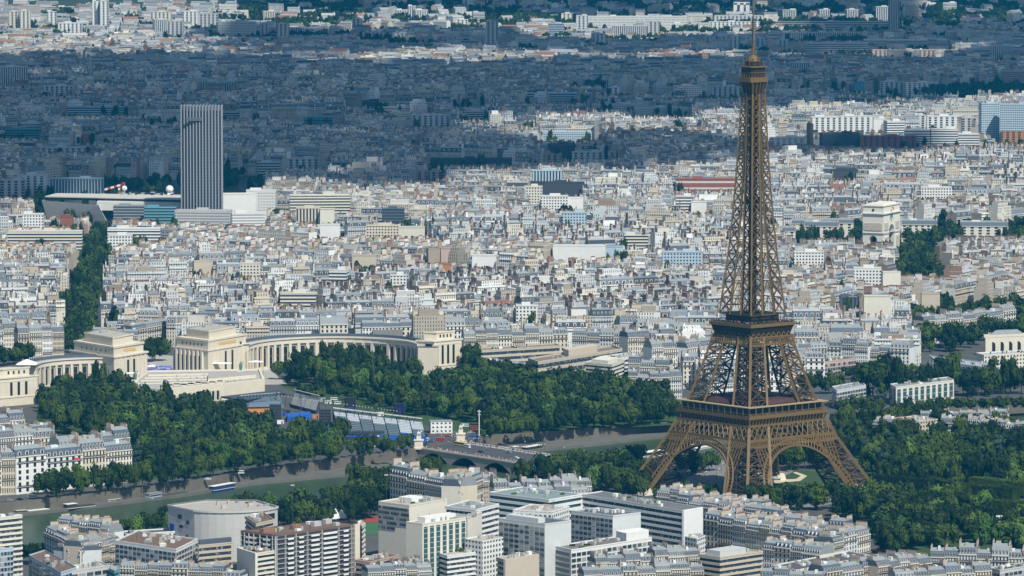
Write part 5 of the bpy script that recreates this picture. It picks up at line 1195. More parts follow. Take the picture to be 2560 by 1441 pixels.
# tents and sports ground behind the brown slab
for px, py, w, pk, lab in ((822, 1306, 11, 7, 'tallest white peaked tent behind the brown apartment slab'), (839, 1306, 7, 5.5, 'middle white peaked tent behind the brown apartment slab'), (854, 1306, 6, 5, 'right white peaked tent behind the brown apartment slab'), (873, 1290, 8, 3, 'white marquee with pyramid roof before the dark trees'), (920, 1294, 6, 2.5, 'small white marquee beside the red sports ground')):
    awning(px, py, w, w, 3.2, M_WHITE, lab, 'peaked_tent', 'tent', pk)
sheet('sports_ground', [(908, 1306), (946, 1306), (946, 1292), (908, 1292)], mk('red_track', (.3, .06, .04)), .01); sheet('sports_pitch', [(908, 1335), (946, 1335), (946, 1307), (908, 1307)], mk('green_pitch', (.05, .14, .06)), .014)
for px, py, h, lab in ((732, 1345, 33, 'slim grey floodlight mast rising from the dark trees'), (966, 1330, 36, 'slim grey mast behind the beige office block')):
    x, y = G(px, py); t = thing('floodlight_mast', lab, 'mast', (x, y, 0)); m = MB(); m.bar((0, 0, 0), (0, 0, h), .4, w2=.22); part('pole', m, M_RAIL, t); m = MB(); m.box(0, 0, h, 2.4, .6, .7); part('floodlight', m, M_CONC, t)
# square under the tower, paths, lawns
sheet('plaza', [(1640, 1240), (1880, 1300), (2180, 1240), (1960, 1170), (1800, 1150)], mk('tower_square', (.2, .19, .18), var=.2), .006)
for i_, q_ in enumerate(([(60, 1080), (140, 1005), (560, 1040), (700, 1098), (860, 1120), (480, 1190), (345, 1205), (340, 1120)], [(690, 960), (1050, 945), (1200, 940), (1700, 1010), (1700, 1062), (1210, 1088), (1030, 1060), (800, 1010)], [(2070, 1262), (2600, 1275), (2600, 1390), (2320, 1392), (2140, 1340)], [(2090, 1070), (2600, 1090), (2600, 1255), (2200, 1240)])): sheet('garden_lawn', q_, M_LAWN, .006 + i_ * .0)
sheet('lawn', [(1920, 1215), (2080, 1222), (2120, 1185), (1990, 1175)], M_LAWN, .012); sheet('path', [(1935, 1208), (2000, 1203), (2018, 1190), (1990, 1180), (1982, 1182), (2002, 1190), (1990, 1198), (1935, 1200)], M_PATH, .02)
for px, py, w, lab in ((1938, 1207, 7, 'small pale kiosk under the right tower arch'), (1925, 1203, 8, 'grey roofed kiosk beside the near tower leg'), (2115, 1232, 9, 'yellow roofed kiosk at the right tower leg')):
    x, y = G(px, py); t = thing('kiosk', lab, 'kiosk', (x, y, 0)); m = MB(); m.box(0, 0, 0, w, 4, 2.8); part('wall', m, M_STONE2, t); m = MB(); m.box(0, 0, 2.8, w + 1, 5, .4); part('roof', m, M_ORANGE if 'yellow' in lab else M_CONC, t)

awning(2318, 1292, 13, 9, 3.2, M_WHITE, 'white tent roof among the lower park trees', 'peaked_tent', 'tent', 3.5)
EXC.append((*G(2318, 1300), 15)); EXC.append((*G(2150, 1248), 17)); EXC.append((*G(2110, 1252), 14)); EXC.append((*G(2500, 1312), 26)); EXC.append((*G(2540, 1312), 22)); EXC.append((*G(2390, 1298), 12))
for i, (px, py, w, lab) in enumerate(((2466, 1302, 9, 'first white cabin of the park fairground'), (2498, 1304, 7, 'dark fronted middle cabin of the park fairground'), (2535, 1303, 10, 'long white cabin at the park edge'), (2150, 1262, 16, 'grey roofed ticket hall before the right tower footing'))):
    x, y = G(px, py); t = thing('park_cabin', lab, 'cabin', (x, y, 0), .1); m = MB(); m.box(0, 0, 0, w, 4, 3.2); part('wall', m, M_WHITE, t); m = MB(); m.box(0, 0, 3.2, w + .8, 4.8, .35); part('roof', m, M_WHITE if i != 3 else M_CONC, t); m = MB(); m.box(0, -2.02, .4, w * .6, .12, 2.0); part('opening', m, M_DARK, t)
x, y = G(2390, 1296); t = thing('play_structure', 'red climbing structure with slanting beam in the park', 'playground', (x, y, 0)); m = MB(); m.bar((-8, 0, 0), (-4, 0, 9), 1.4); part('slanting_beam', m, M_RED, t); m = MB(); m.box(3, 0, 2, 7, 3, 1.2); m.bar((1, 0, 0), (1, 0, 4), .5); m.bar((5, 0, 0), (5, 0, 4), .5); part('platform', m, M_RED, t)
# ------------------------------------------------------------------ near bank, bottom of the view
# curved grey museum
t = None
h = 30.0; pts_px = [(420, 1268), (486, 1279), (540, 1274), (590, 1277), (640, 1280), (694, 1272), (690, 1262), (560, 1262), (470, 1262)]
P = [G(x, y, h) for x, y in pts_px]; front, _, _ = curve_pts([G(486, 1280, h), G(590, 1283, h), G(694, 1271, h)], 12)
P = [G(420, 1267, h)] + front + [G(640, 1255, h), G(520, 1254, h)]; c = centre(P); occupy(P); P = rel(P, c)
t = thing('museum_building', 'windowless grey concrete building with a broad curved front and blue banner', 'museum', (*c, 0)); M_PANEL = mk('pale_concrete_panel', (.5, .49, .47), var=.07, scale=.1)
m = MB(); m.prism(P, 0, h, 0, 1); part('wall', m, [M_PANEL, M_GRAVEL], t); m = MB(); band(m, P, h, h + 1.2, .5); part('parapet', m, M_PANEL, t)
m = MB()
for k in range(1, 9): band(m, P, k * 3.3, k * 3.3 + .12, .03)
part('panel_joint', m, M_CONC, t)
a, b = P[0], P[1]; rz = math.atan2(b[1] - a[1], b[0] - a[0]); nx, ny = sin(rz), -cos(rz)
for u, z, w, hh in ((.45, 24, 4.0, 2.6), (.75, 21.5, 3.0, 2.2), (.5, 18.5, 4.2, 1.8), (.68, 9, 2.2, 1.6), (.72, 13.0, 2.0, 2.0)): m = MB(); m.box(a[0] + (b[0] - a[0]) * u + nx * .05, a[1] + (b[1] - a[1]) * u + ny * .05, z, w, .4, hh, rz); part('window', m, M_DARK, t)
m = MB(); m.box(a[0] + (b[0] - a[0]) * .16 + nx * .2, a[1] + (b[1] - a[1]) * .16 + ny * .2, 13, 4.4, .3, 7, rz); part('banner', m, M_BLUE, t)
for i in (9, 10, 11):
    a, b = P[i], P[i + 1]; rz = math.atan2(b[1] - a[1], b[0] - a[0]); m = MB(); m.box((a[0] + b[0]) / 2 + sin(rz) * .1, (a[1] + b[1]) / 2 - cos(rz) * .1, 26.0 - (i == 11) * 1.5, math.hypot(b[0] - a[0], b[1] - a[1]) + .3, .5, 1.8 + (i == 11) * 1.5, rz); part('window', m, M_DARK, t)
for i in range(40):
    u = i / 39 * 11.99; k = int(u); x, y = lerp(P[1 + k], P[2 + k], u - k); m = MB()
m = MB()
for i in range(13): x, y = inset(P, 1.2)[1 + i]; m.bar((x, y, h), (x, y, h + 1.6), .12)
part('railing', m, M_RAIL, t); roof_clutter(t, [P[1], P[13], P[14], P[15]], h, 9, 8)
# brown balcony slab
P = rect4((604, 1330), (690, 1341), (893, 1312), 33); P = P[:2] + [(P[1][0] + (P[3][0] - P[0][0]) * .8, P[1][1] + (P[3][1] - P[0][1]) * .8), P[3]]; c = centre(P); occupy(P); P = rel(P, c); h = 33.0
t = thing('apartment_slab', 'wide brown-roofed apartment slab with dark loggias and white balcony fronts', 'apartment slab', (*c, 0))
m = MB(); m.prism(P, 0, h, 0, cap=False); part('wall', m, facade('loggia_wall', 'obj', 2.2, 2.9, .55, .5, (.22, .23, .24), .55, .5), t, (.045, .045, .055))
m = MB(); m.prism(P, h - .3, h, 0); band(m, P, h - .5, h + .9, .5, 0); part('roof', m, M_BROWNROOF, t)
nf = 11; fh = 2.9
for (i, wins) in ((0, ((.17, .07), (.30, .055), (.47, .10), (.655, .17), (.85, .06))), (3, ((.3, .3), (.75, .2)))):
    a, b = P[i], P[(i + 1) % 4]; L_ = math.hypot(b[0] - a[0], b[1] - a[1]); rz = math.atan2(b[1] - a[1], b[0] - a[0]); nx, ny = sin(rz), -cos(rz)
    for k in range(nf):
        z = h - 2.0 - k * fh; m = MB(); m.box((a[0] + b[0]) / 2 + nx * .3, (a[1] + b[1]) / 2 + ny * .3, z - .25, L_, 1.0, .22, rz); part('floor_slab', m, M_CONC, t)
        for (u, w) in wins:
            if z < 2: continue
            m = MB(); m.box(a[0] + (b[0] - a[0]) * u + nx * .8, a[1] + (b[1] - a[1]) * u + ny * .8, z - 1.2, L_ * w * 1.0, .18, 1.05, rz); part('balcony_front', m, M_WHITE, t)
    for u in (.0, .105, .235, .375, .555, .76, .92, 1.0): m = MB(); m.box(a[0] + (b[0] - a[0]) * u + nx * .4, a[1] + (b[1] - a[1]) * u + ny * .4, 0, .35, 1.3, h, rz); part('party_fin', m, M_CONC, t)
a, b = P[0], P[1]; rz = math.atan2(b[1] - a[1], b[0] - a[0]); m = MB(); m.box(b[0] - 1.3 * cos(rz) + sin(rz) * .5, b[1] - 1.3 * sin(rz) - cos(rz) * .5, 0, 4.2, 2.0, h + .4, rz); part('end_wall', m, M_STONE2, t)
roof_clutter(t, P, h, 16, 77)
for u, v, w in ((.12, .55, 9), (.45, .5, 7), (.7, .5, 6), (.88, .6, 5)):
    m = MB(); x = P[0][0] + (P[1][0] - P[0][0]) * u + (P[3][0] - P[0][0]) * v; y = P[0][1] + (P[1][1] - P[0][1]) * u + (P[3][1] - P[0][1]) * v; m.box(x, y, h, w, 3.4, 2.6, rz); part('lift_housing', m, mk('brown_render', (.26, .15, .1)) if u < .5 else M_CONC, t)
modern('apartment_block', 'cream stepped wing with white panel at the foot of the brown slab', 'apartment block', (594, 1372), (640, 1386), (694, 1378), 24, 'bands', 'cream', M_BROWNROOF, nf=8, blank=((3, 'cream'),), clutter=7, seed=3)
modern('apartment_block', 'upper brown-roofed wing of loggias behind the white canopy tents', 'apartment block', (612, 1292), (640, 1312), (686, 1302), 34, 'bands', 'beige', M_BROWNROOF, nf=11, clutter=6, seed=4)
modern('apartment_block', 'narrow cream block with dark ribbon windows right of the brown slab', 'apartment block', (893, 1312), (905, 1318), (914, 1311), 31, 'bands', 'cream', nf=10, clutter=2, seed=5)
modern('apartment_block', 'low brown brick block with flat terracotta roof and white balconies', 'apartment block', (886, 1402), (925, 1408), (998, 1390), 14, 'bands', 'pink', M_BROWNROOF, nf=4, clutter=7, seed=6)
# office groups
modern('office_block', 'beige office block with a close grid of small windows and roof aerials', 'office', (946, 1256), (1023, 1266), (1118, 1250), 36, 'grid', 'cream', nf=11, nl=22, nr=0, clutter=14, pent=(.3, .6, .3, .7, 3, 'white'), seed=7)
modern('office_tower', 'beige office tower with dark vertical window strips and white roof housing', 'office', (1015, 1307), (1056, 1312), (1166, 1296), 38, 'vert', 'cream', nf=12, nl=0, nr=7, clutter=8, pent=(.15, .85, .25, .7, 3.4, 'white'), seed=8)
modern('office_tower', 'blank cream end tower with one column of slit windows', 'office', (1166, 1295), (1168, 1297), (1205, 1283), 37, 'vert', 'cream', nf=12, nl=0, nr=0, clutter=4, seed=9)
P0 = modern('office_block', 'low white office block with planted roof terrace and ribbon windows', 'office', (1080, 1380), (1118, 1392), (1240, 1376), 19, 'bands', 'white', nf=6, clutter=3, seed=10)
for i in range(14): m = MB(); m.ball(rnd.uniform(-12, 12), rnd.uniform(-4, 5), 19.8, rnd.uniform(.8, 1.6), 0, 6, 4); part('roof_shrub', m, M_LEAF, P0[0])
modern('office_block', 'white cube block rising behind the planted terrace', 'office', (1162, 1349), (1206, 1356), (1258, 1346), 26, 'plain', 'white', nf=7, clutter=2, seed=11)
modern('office_block', 'beige windowless cube with roof garden at the foot of the blue hotel', 'office', (1240, 1396), (1262, 1402), (1346, 1388), 20, 'bands', 'beige', nf=6, blank=((0, 'beige'),), clutter=7, seed=12)
modern('hotel_block', 'pale blue hotel block with window grid and blank white end, nearest the beige tower', 'hotel', (1247, 1298), (1362, 1313), (1428, 1304), 36, 'grid', 'pale', mk('dark_roof', (.1, .11, .13)), nf=11, nl=9, nr=0, clutter=5, pent=(.1, .35, .2, .9, 3, 'pale'), seed=13)
modern('hotel_block', 'pale blue hotel block with window grid standing behind its taller twin', 'hotel', (1427, 1279), (1532, 1292), (1602, 1284), 34, 'grid', 'pale', mk('dark_roof2', (.11, .12, .14)), nf=10, nl=10, nr=0, clutter=8, seed=14)
modern('hotel_block', 'long low white hotel wing with planted top gallery and dark window grid', 'hotel', (1386, 1367), (1428, 1377), (1630, 1346), 22, 'grid', 'white', mk('dark_roof3', (.16, .15, .14)), nf=6, nl=1, nr=16, clutter=10, pent=(.7, .98, .1, .7, 5, 'white'), seed=15)
modern('office_slab', 'long office slab of dark and white bands with blank white end wall', 'office', (1456, 1238), (1708, 1279), (1756, 1271), 31, 'bands', 'white', mk('dark_roof4', (.15, .15, .15)), nf=8, blank=((0, 'white'),), clutter=12, seed=16)
modern('office_block', 'glass cornered office with flat grey green roof and white floor bands', 'office', (1222, 1233), (1372, 1252), (1456, 1238), 31, 'bands', 'white', mk('copper_roof', (.2, .27, .27)), nf=8, clutter=9, glass=M_GLASST, seed=17)
modern('office_block', 'white roofed office with dark ribbon windows between the beige tower and the blue hotel', 'office', (1112, 1268), (1190, 1277), (1248, 1262), 35, 'bands', 'white', M_ZINC, nf=10, clutter=8, seed=18)
modern('apartment_block', 'white flat-roofed block with roof sheds between the two hotel blocks', 'apartment block', (1282, 1277), (1380, 1282), (1424, 1268), 31, 'plain', 'white', nf=9, clutter=12, seed=19)
modern('apartment_block', 'small white walled house with slate roof beside the long banded slab', 'house', (1712, 1344), (1742, 1350), (1764, 1342), 17, 'plain', 'white', M_SLATE, nf=4, clutter=4, seed=20)
modern('apartment_block', 'modern stepped block with glass balconies near the long terrace of mansards', 'apartment block', (1745, 1388), (1800, 1396), (1908, 1380), 21, 'bands', 'beige', nf=6, clutter=10, pent=(.1, .7, .2, .8, 3.4, 'grey'), seed=21)
modern('apartment_tower', 'tall cream apartment tower with a balcony column at the river bend', 'apartment tower', (-62, 1300), (-58, 1302), (56, 1290), 42, 'bands', 'cream', nf=13, clutter=3, blank=(), seed=22)
modern('apartment_block', 'pale blue block with small square windows before the cream tower', 'apartment block', (-40, 1376), (-38, 1378), (33, 1371), 24, 'grid', 'blue', nf=7, nl=0, nr=9, clutter=2, seed=23)
modern('apartment_block', 'grey block with brown roof and dark balcony fronts at the lower corner', 'apartment block', (72, 1390), (152, 1434), (192, 1421), 17, 'grid', 'blue', M_BROWNROOF, nf=5, nl=9, nr=4, clutter=6, seed=24)
modern('apartment_block', 'plain grey flat-roofed block with five square openings', 'apartment block', (152, 1420), (176, 1430), (274, 1416), 16, 'grid', 'grey', nf=4, nl=0, nr=5, clutter=6, seed=25)
modern('apartment_block', 'white and dark apartment block with brown planted roof and terraces', 'apartment block', (288, 1354), (440, 1376), (494, 1350), 23, 'grid', 'white', M_BROWNROOF, nf=7, nl=14, nr=8, clutter=12, seed=26)
modern('apartment_block', 'beige apartment block with dark floor bands and blue grey top storey', 'apartment block', (494, 1362), (497, 1366), (582, 1358), 22, 'bands', 'beige', mk('blue_roof', (.2, .24, .28)), nf=6, clutter=5, pent=(.03, .97, .1, .9, 3, 'slate'), seed=27)
modern('exhibition_hall', 'low white hall with dark glazed roof and teal glass end', 'hall', (292, 1331), (318, 1338), (452, 1330), 15, 'plain', 'white', M_DARK, nf=3, clutter=1, seed=28)
modern('office_block', 'dark teal glazed block at the bottom edge beside the grey flats', 'office', (272, 1424), (286, 1430), (300, 1424), 15, 'bands', 'teal', nf=5, clutter=2, seed=29)
modern('apartment_block', 'white glazed roof house between dark hotel and mansard rooftops', 'apartment block', (1640, 1374), (1668, 1380), (1716, 1372), 17, 'grid', 'white', nf=5, nl=4, nr=6, clutter=5, seed=30)
modern('warehouse', 'dark flat-roofed hall with long white parapet among the mansards', 'hall', (1930, 1416), (1990, 1428), (2180, 1392), 15, 'plain', 'white', mk('dark_roof5', (.09, .09, .1)), nf=4, clutter=8, seed=31)
modern('apartment_block', 'pale grey block with flat dark roof and square windows at the far lower corner', 'apartment block', (2470, 1422), (2500, 1428), (2600, 1412), 17, 'grid', 'grey', mk('dark_roof6', (.1, .1, .1)), nf=5, nl=4, nr=9, clutter=6, seed=32)
# mansard rows on the near bank
hrow((1757, 1302), (2085, 1352), 19, 10, 0, ['cream', 'warm', 'pale'], 'of the terrace below the tower garden')
hrow((2085, 1352), (2176, 1330), 20, 3, 3, ['cream', 'pale'], 'of the corner terrace facing the park trees')
hrow((1770, 1296), (2110, 1322), 18, 9, 4, ['pale', 'cream', 'beige'], 'of the back terrace below the tower garden')
hrow((1640, 1240), (1900, 1268), 20, 8, 2, ['cream', 'white', 'pale'], 'of the terrace in front of the near tower leg')
hrow((1690, 1258), (1990, 1300), 18, 8, 1, ['pale', 'cream'], 'in the white-roofed row below the tower plaza')
hrow((1490, 1404), (1752, 1390), 17, 7, 5, ['cream', 'white', 'pale'], 'of the row at the foot of the white hotel wing')
hrow((1460, 1436), (1760, 1424), 16, 7, 6, ['beige', 'cream'], 'of the lowest row under the hotel wing')
hrow((1905, 1366), (2050, 1384), 18, 4, 7, ['white', 'cream'], 'in the short row above the dark hall')
hrow((2060, 1432), (2200, 1412), 18, 3, 1, ['beige', 'pale'], 'of dark mansards beside the dark hall', rc=('slate',))
hrow((2195, 1420), (2330, 1402), 18, 5, 2, ['beige', 'tan', 'cream'], 'of the party wall row below the park')
hrow((2325, 1388), (2600, 1396), 20, 7, 3, ['pale', 'cream'], 'of the long corner terrace under the park trees', rc=('slate', 'zinc'))
hrow((2240, 1440), (2480, 1428), 17, 6, 4, ['cream', 'warm'], 'of the row along the bottom edge by the park')
hrow((1900, 1441), (2060, 1446), 16, 4, 0, ['pale', 'white'], 'of the bottom row in front of the dark hall')
hrow((1150, 1213), (1245, 1205), 20, 4, 2, ['beige', 'cream'], 'of the dark roofed row right of the ornate corner house')
hrow((1235, 1226), (1480, 1218), 21, 7, 5, ['pale', 'white', 'cream'], 'of the row below the bridge trees')
hrow((1320, 1232), (1470, 1228), 20, 4, 1, ['white', 'cream'], 'behind the glass cornered office')
hrow((1110, 1300), (1100, 1296), 20, 1, 4, ['cream'], 'squeezed behind the beige tower')
hrow((110, 1330), (200, 1372), 18, 4, 0, ['pale', 'cream', 'white'], 'of the old terrace by the river wall'); hrow((205, 1372), (300, 1350), 18, 4, 3, ['beige', 'cream'], 'of the old terrace turning up to the river')
hrow((140, 1312), (270, 1330), 18, 5, 6, ['white', 'pale'], 'of the river-facing row behind the old terrace'); hrow((170, 1378), (290, 1362), 16, 4, 2, ['pale', 'beige'], 'of the inner row before the grey flats')
hrow((300, 1420), (470, 1426), 14, 5, 4, ['cream', 'beige'], 'of the low bottom row before the white flats'); hrow((470, 1430), (600, 1436), 13, 4, 5, ['beige', 'pale'], 'of the lowest row beside the brown slab')
hrow((920, 1432), (1080, 1424), 14, 5, 6, ['pale', 'cream'], 'of the bottom row beneath the beige tower'); hrow((1000, 1420), (1060, 1414), 15, 2, 1, ['white', 'grey'], 'tucked between low brown block and beige tower')
# ornate corner house amid the riverside trees
hrow((975, 1190), (1152, 1222), 25, 4, 1, ['cream', 'warm'], 'of the ornate corner house amid riverside trees'); hrow((1152, 1222), (1208, 1200), 25, 2, 2, ['cream'], 'of the ornate corner front facing the bridge')
# far bank, left: houses by the river bend
hrow((40, 1148), (330, 1118), 24, 4, 0, ['white', 'white', 'warm', 'cream'], 'of the quay terrace with red awnings'); hrow((-70, 1152), (38, 1148), 24, 3, 3, ['beige', 'cream'], 'of the quay terrace at the frame edge')
hrow((150, 1116), (325, 1098), 24, 4, 4, ['pale', 'white'], 'of the back row of the quay terrace'); hrow((-60, 1104), (140, 1088), 22, 4, 2, ['cream', 'pale', 'white'], 'of the row above the quay terrace')
hrow((-60, 1062), (62, 1052), 22, 3, 5, ['white', 'cream'], 'of the pale corner row under the near palace pavilion'); hrow((30, 1082), (134, 1072), 16, 3, 6, ['beige', 'pale'], 'of the low zinc roofed row at the garden edge')
for px, py, lab in ((218, 1122, 'upper left red awning on the quay terrace'), (243, 1121, 'right red awning on the quay terrace'), (185, 1154, 'lower red awning on the quay terrace')):
    Y = G(px, py + 8, 20)[1]; s = SCL(Y); x = (px - 1280) / s; z = CH - (py + 560) / s; t = thing('red_awning', lab, 'awning', (x, Y - 1.2, z)); m = MB(); m.prism([(-1.6, -1.2), (1.6, -1.2), (1.6, .6), (-1.6, .6)], 0, 1.4, poly2=[(-1.6, .3), (1.6, .3), (1.6, .6), (-1.6, .6)]); part('fabric', m, M_RED, t)
# ------------------------------------------------------------------ middle distance, right: buildings round the gardens
modern('institute_building', 'long brown-roofed concrete hall with dark openings between slim columns', 'institute', (1320, 899), (1345, 908), (1556, 875), 19, 'bands', 'beige', mk('brown_flat_roof', (.2, .165, .14), var=.15), nf=3, clutter=2, pent=(.4, .75, .35, .9, 5, 'beige'), seed=41)
modern('institute_building', 'long low concrete range with a row of square openings behind the brown-roofed hall', 'institute', (1192, 872), (1204, 878), (1402, 866), 15, 'bands', 'beige', mk('brown_flat_roof2', (.22, .19, .16), var=.2), nf=3, clutter=5, seed=52)
modern('institute_building', 'low curved grey glass fronted building beside the brown-roofed hall', 'institute', (1188, 894), (1204, 900), (1340, 916), 13, 'bands', 'blue', M_GRAVEL, nf=4, clutter=4, seed=42)
modern('apartment_block', 'cream block wrapped in white balcony slabs rising from the trees', 'apartment block', (1462, 908), (1530, 914), (1564, 902), 22, 'bands', 'cream', nf=7, clutter=5, pent=(.1, .8, .2, .8, 3, 'cream'), seed=43)
modern('apartment_block', 'wide flat-roofed white block with glass top storey behind the balcony block', 'apartment block', (1500, 893), (1540, 899), (1606, 890), 22, 'bands', 'white', nf=6, clutter=4, seed=44)
hrow((1570, 945), (1650, 946), 17, 3, 3, ['cream', 'pale'], 'of the mansard row left of the tower leg'); hrow((1650, 948), (1705, 946), 16, 2, 6, ['pale'], 'ending the mansard row left of the tower leg')
hrow((1570, 912), (1672, 915), 20, 3, 1, ['cream', 'white'], 'of the row with curved white gable left of the tower'); hrow((1630, 874), (1725, 868), 23, 3, 4, ['white', 'cream'], 'of the tall pale row left of the tower'); hrow((1720, 872), (1790, 862), 23, 2, 5, ['white'], 'of the tall pale row beside the upper tower legs')
hrow((1160, 840), (1420, 835), 22, 8, 1, ['cream', 'warm', 'cream'], 'of the long cream row behind the brown-roofed hall', rc=('slate', 'zinc')); hrow((1430, 838), (1570, 842), 20, 4, 2, ['pale', 'cream'], 'of the zinc roofed row above the brown-roofed hall'); hrow((1570, 846), (1690, 838), 22, 4, 0, ['cream'], 'of the cream row with round balconies left of the tower', rc=('slate',))
hrow((1770, 962), (1840, 958), 15, 2, 2, ['white'], 'seen between the tower legs')
modern('small_palace', 'little brick and stone mansion with a crowded slate roof right of the tower', 'mansion', (2022, 902), (2062, 906), (2140, 897), 12, 'grid', 'pink', M_SLATE, nf=3, nl=5, nr=12, clutter=8, seed=45)
hrow((1990, 868), (2068, 866), 19, 2, 3, ['white', 'blue'], 'of the white row right of the tower'); hrow((2065, 862), (2170, 866), 18, 3, 0, ['white', 'pale'], 'of the white row in the middle right of the tower'); hrow((2175, 880), (2232, 882), 16, 2, 5, ['cream', 'white'], 'of the pair beside the little white corner block'); hrow((2226, 872), (2274, 874), 21, 1, 4, ['white'], 'standing alone with slate roof and red shutters'); hrow((2185, 838), (2300, 836), 20, 3, 1, ['cream', 'pale'], 'of the mansard row above the white corner block')
hrow((2310, 806), (2440, 795), 19, 4, 3, ['cream'], 'of the curving cream terrace above the right gardens'); hrow((2440, 794), (2540, 778), 19, 3, 2, ['cream', 'pale'], 'of the curving terrace at the garden edge')
# museum with arcade and the flat roofed museum in front
t = thing('arcade_museum', 'stone museum front with three tall dark arches and zinc roof', 'museum', (*G(2480, 892), 0)); c = G(2480, 892); P = rel(rect4((2462, 838), (2464, 840), (2570, 836), 17), c); occupy([(x + c[0], y + c[1]) for x, y in P]); m = MB(); m.prism(P, 0, 17, 0); part('wall', m, M_STONE2, t); m = MB(); band(m, P, 15.5, 17.6, .9); part('cornice', m, M_STONE2, t)
m = MB(); m.prism(inset(P, 3), 17.6, 21, 0, poly2=inset(P, 7)); part('roof', m, M_ZINC, t)
for u in (.16, .36, .56, .76):
    a, b = P[0], P[1]; x, y = a[0] + (b[0] - a[0]) * u, a[1] + (b[1] - a[1]) * u; m = MB(); w = 2.6; q = [(x - w, y - .08, 1), (x + w, y - .08, 1)] + [(x + w * cos(pi * i / 8), y - .08, 9 + w * sin(pi * i / 8)) for i in range(9)]; m.add(q, [tuple(range(len(q)))]); part('archway', m, M_DARK, t)
modern('museum_building', 'long flat grey-roofed stone museum stepped down towards the river trees', 'museum', (2322, 890), (2345, 905), (2500, 925), 17, 'vert', 'pale', mk('glass_grey_roof', (.33, .37, .4), var=.25, scale=.12), nf=5, nl=3, nr=9, clutter=9, seed=46)
modern('museum_building', 'flat-roofed stone museum wing behind the stepped museum', 'museum', (2440, 884), (2460, 890), (2600, 882), 18, 'plain', 'cream', mk('glass_grey_roof2', (.4, .43, .45), var=.25, scale=.12), nf=5, clutter=6, seed=47)
modern('school_building', 'pale stone riverside building with zinc roof half hidden by trees', 'school', (2080, 968), (2092, 978), (2165, 965), 14, 'grid', 'pale', M_ZINC, nf=4, nl=4, nr=11, clutter=3, seed=48); modern('mansion', 'cream riverside mansion with tall windows behind the quay trees', 'mansion', (2225, 962), (2240, 970), (2385, 952), 14, 'vert', 'cream', M_ZINC, nf=3, nl=2, nr=10, clutter=4, seed=49)
# near right cluster between the trees
hrow((2182, 1055), (2260, 1062), 16, 3, 2, ['pale', 'beige'], 'of the roofs among park trees right of the tower'); modern('apartment_block', 'windowless beige gable block among the park trees', 'apartment block', (2200, 1052), (2252, 1062), (2345, 1050), 17, 'plain', 'beige', nf=5, clutter=8, seed=50); hrow((2350, 1058), (2560, 1070), 16, 7, 3, ['white', 'pale'], 'of the zinc roofs at the park edge, far right'); hrow((2300, 1038), (2520, 1042), 14, 6, 6, ['white', 'cream'], 'of the pale roofs behind the park edge')
x, y = G(2522, 1165); t = thing('domed_pavilion', 'small round pavilion with a dark lead dome in the park', 'pavilion', (x, y, 0)); m = MB(); m.tube(0, 0, [(4.5, 0), (4.5, 7), (4.9, 7.4)], 16); part('wall', m, M_STONE2, t); m = MB(); m.tube(0, 0, [(4.6 * cos(i * .19), 7.4 + 4.6 * sin(i * .19)) for i in range(9)], 16); part('dome', m, mk('lead_dome', (.07, .09, .12), rough=.4), t)
modern('pavilion', 'white columned pavilion with pale flat roof beside the dark dome', 'pavilion', (2515, 1158), (2520, 1162), (2600, 1150), 7, 'vert', 'white', M_ZINC, nf=2, nl=0, nr=8, clutter=1, seed=51)
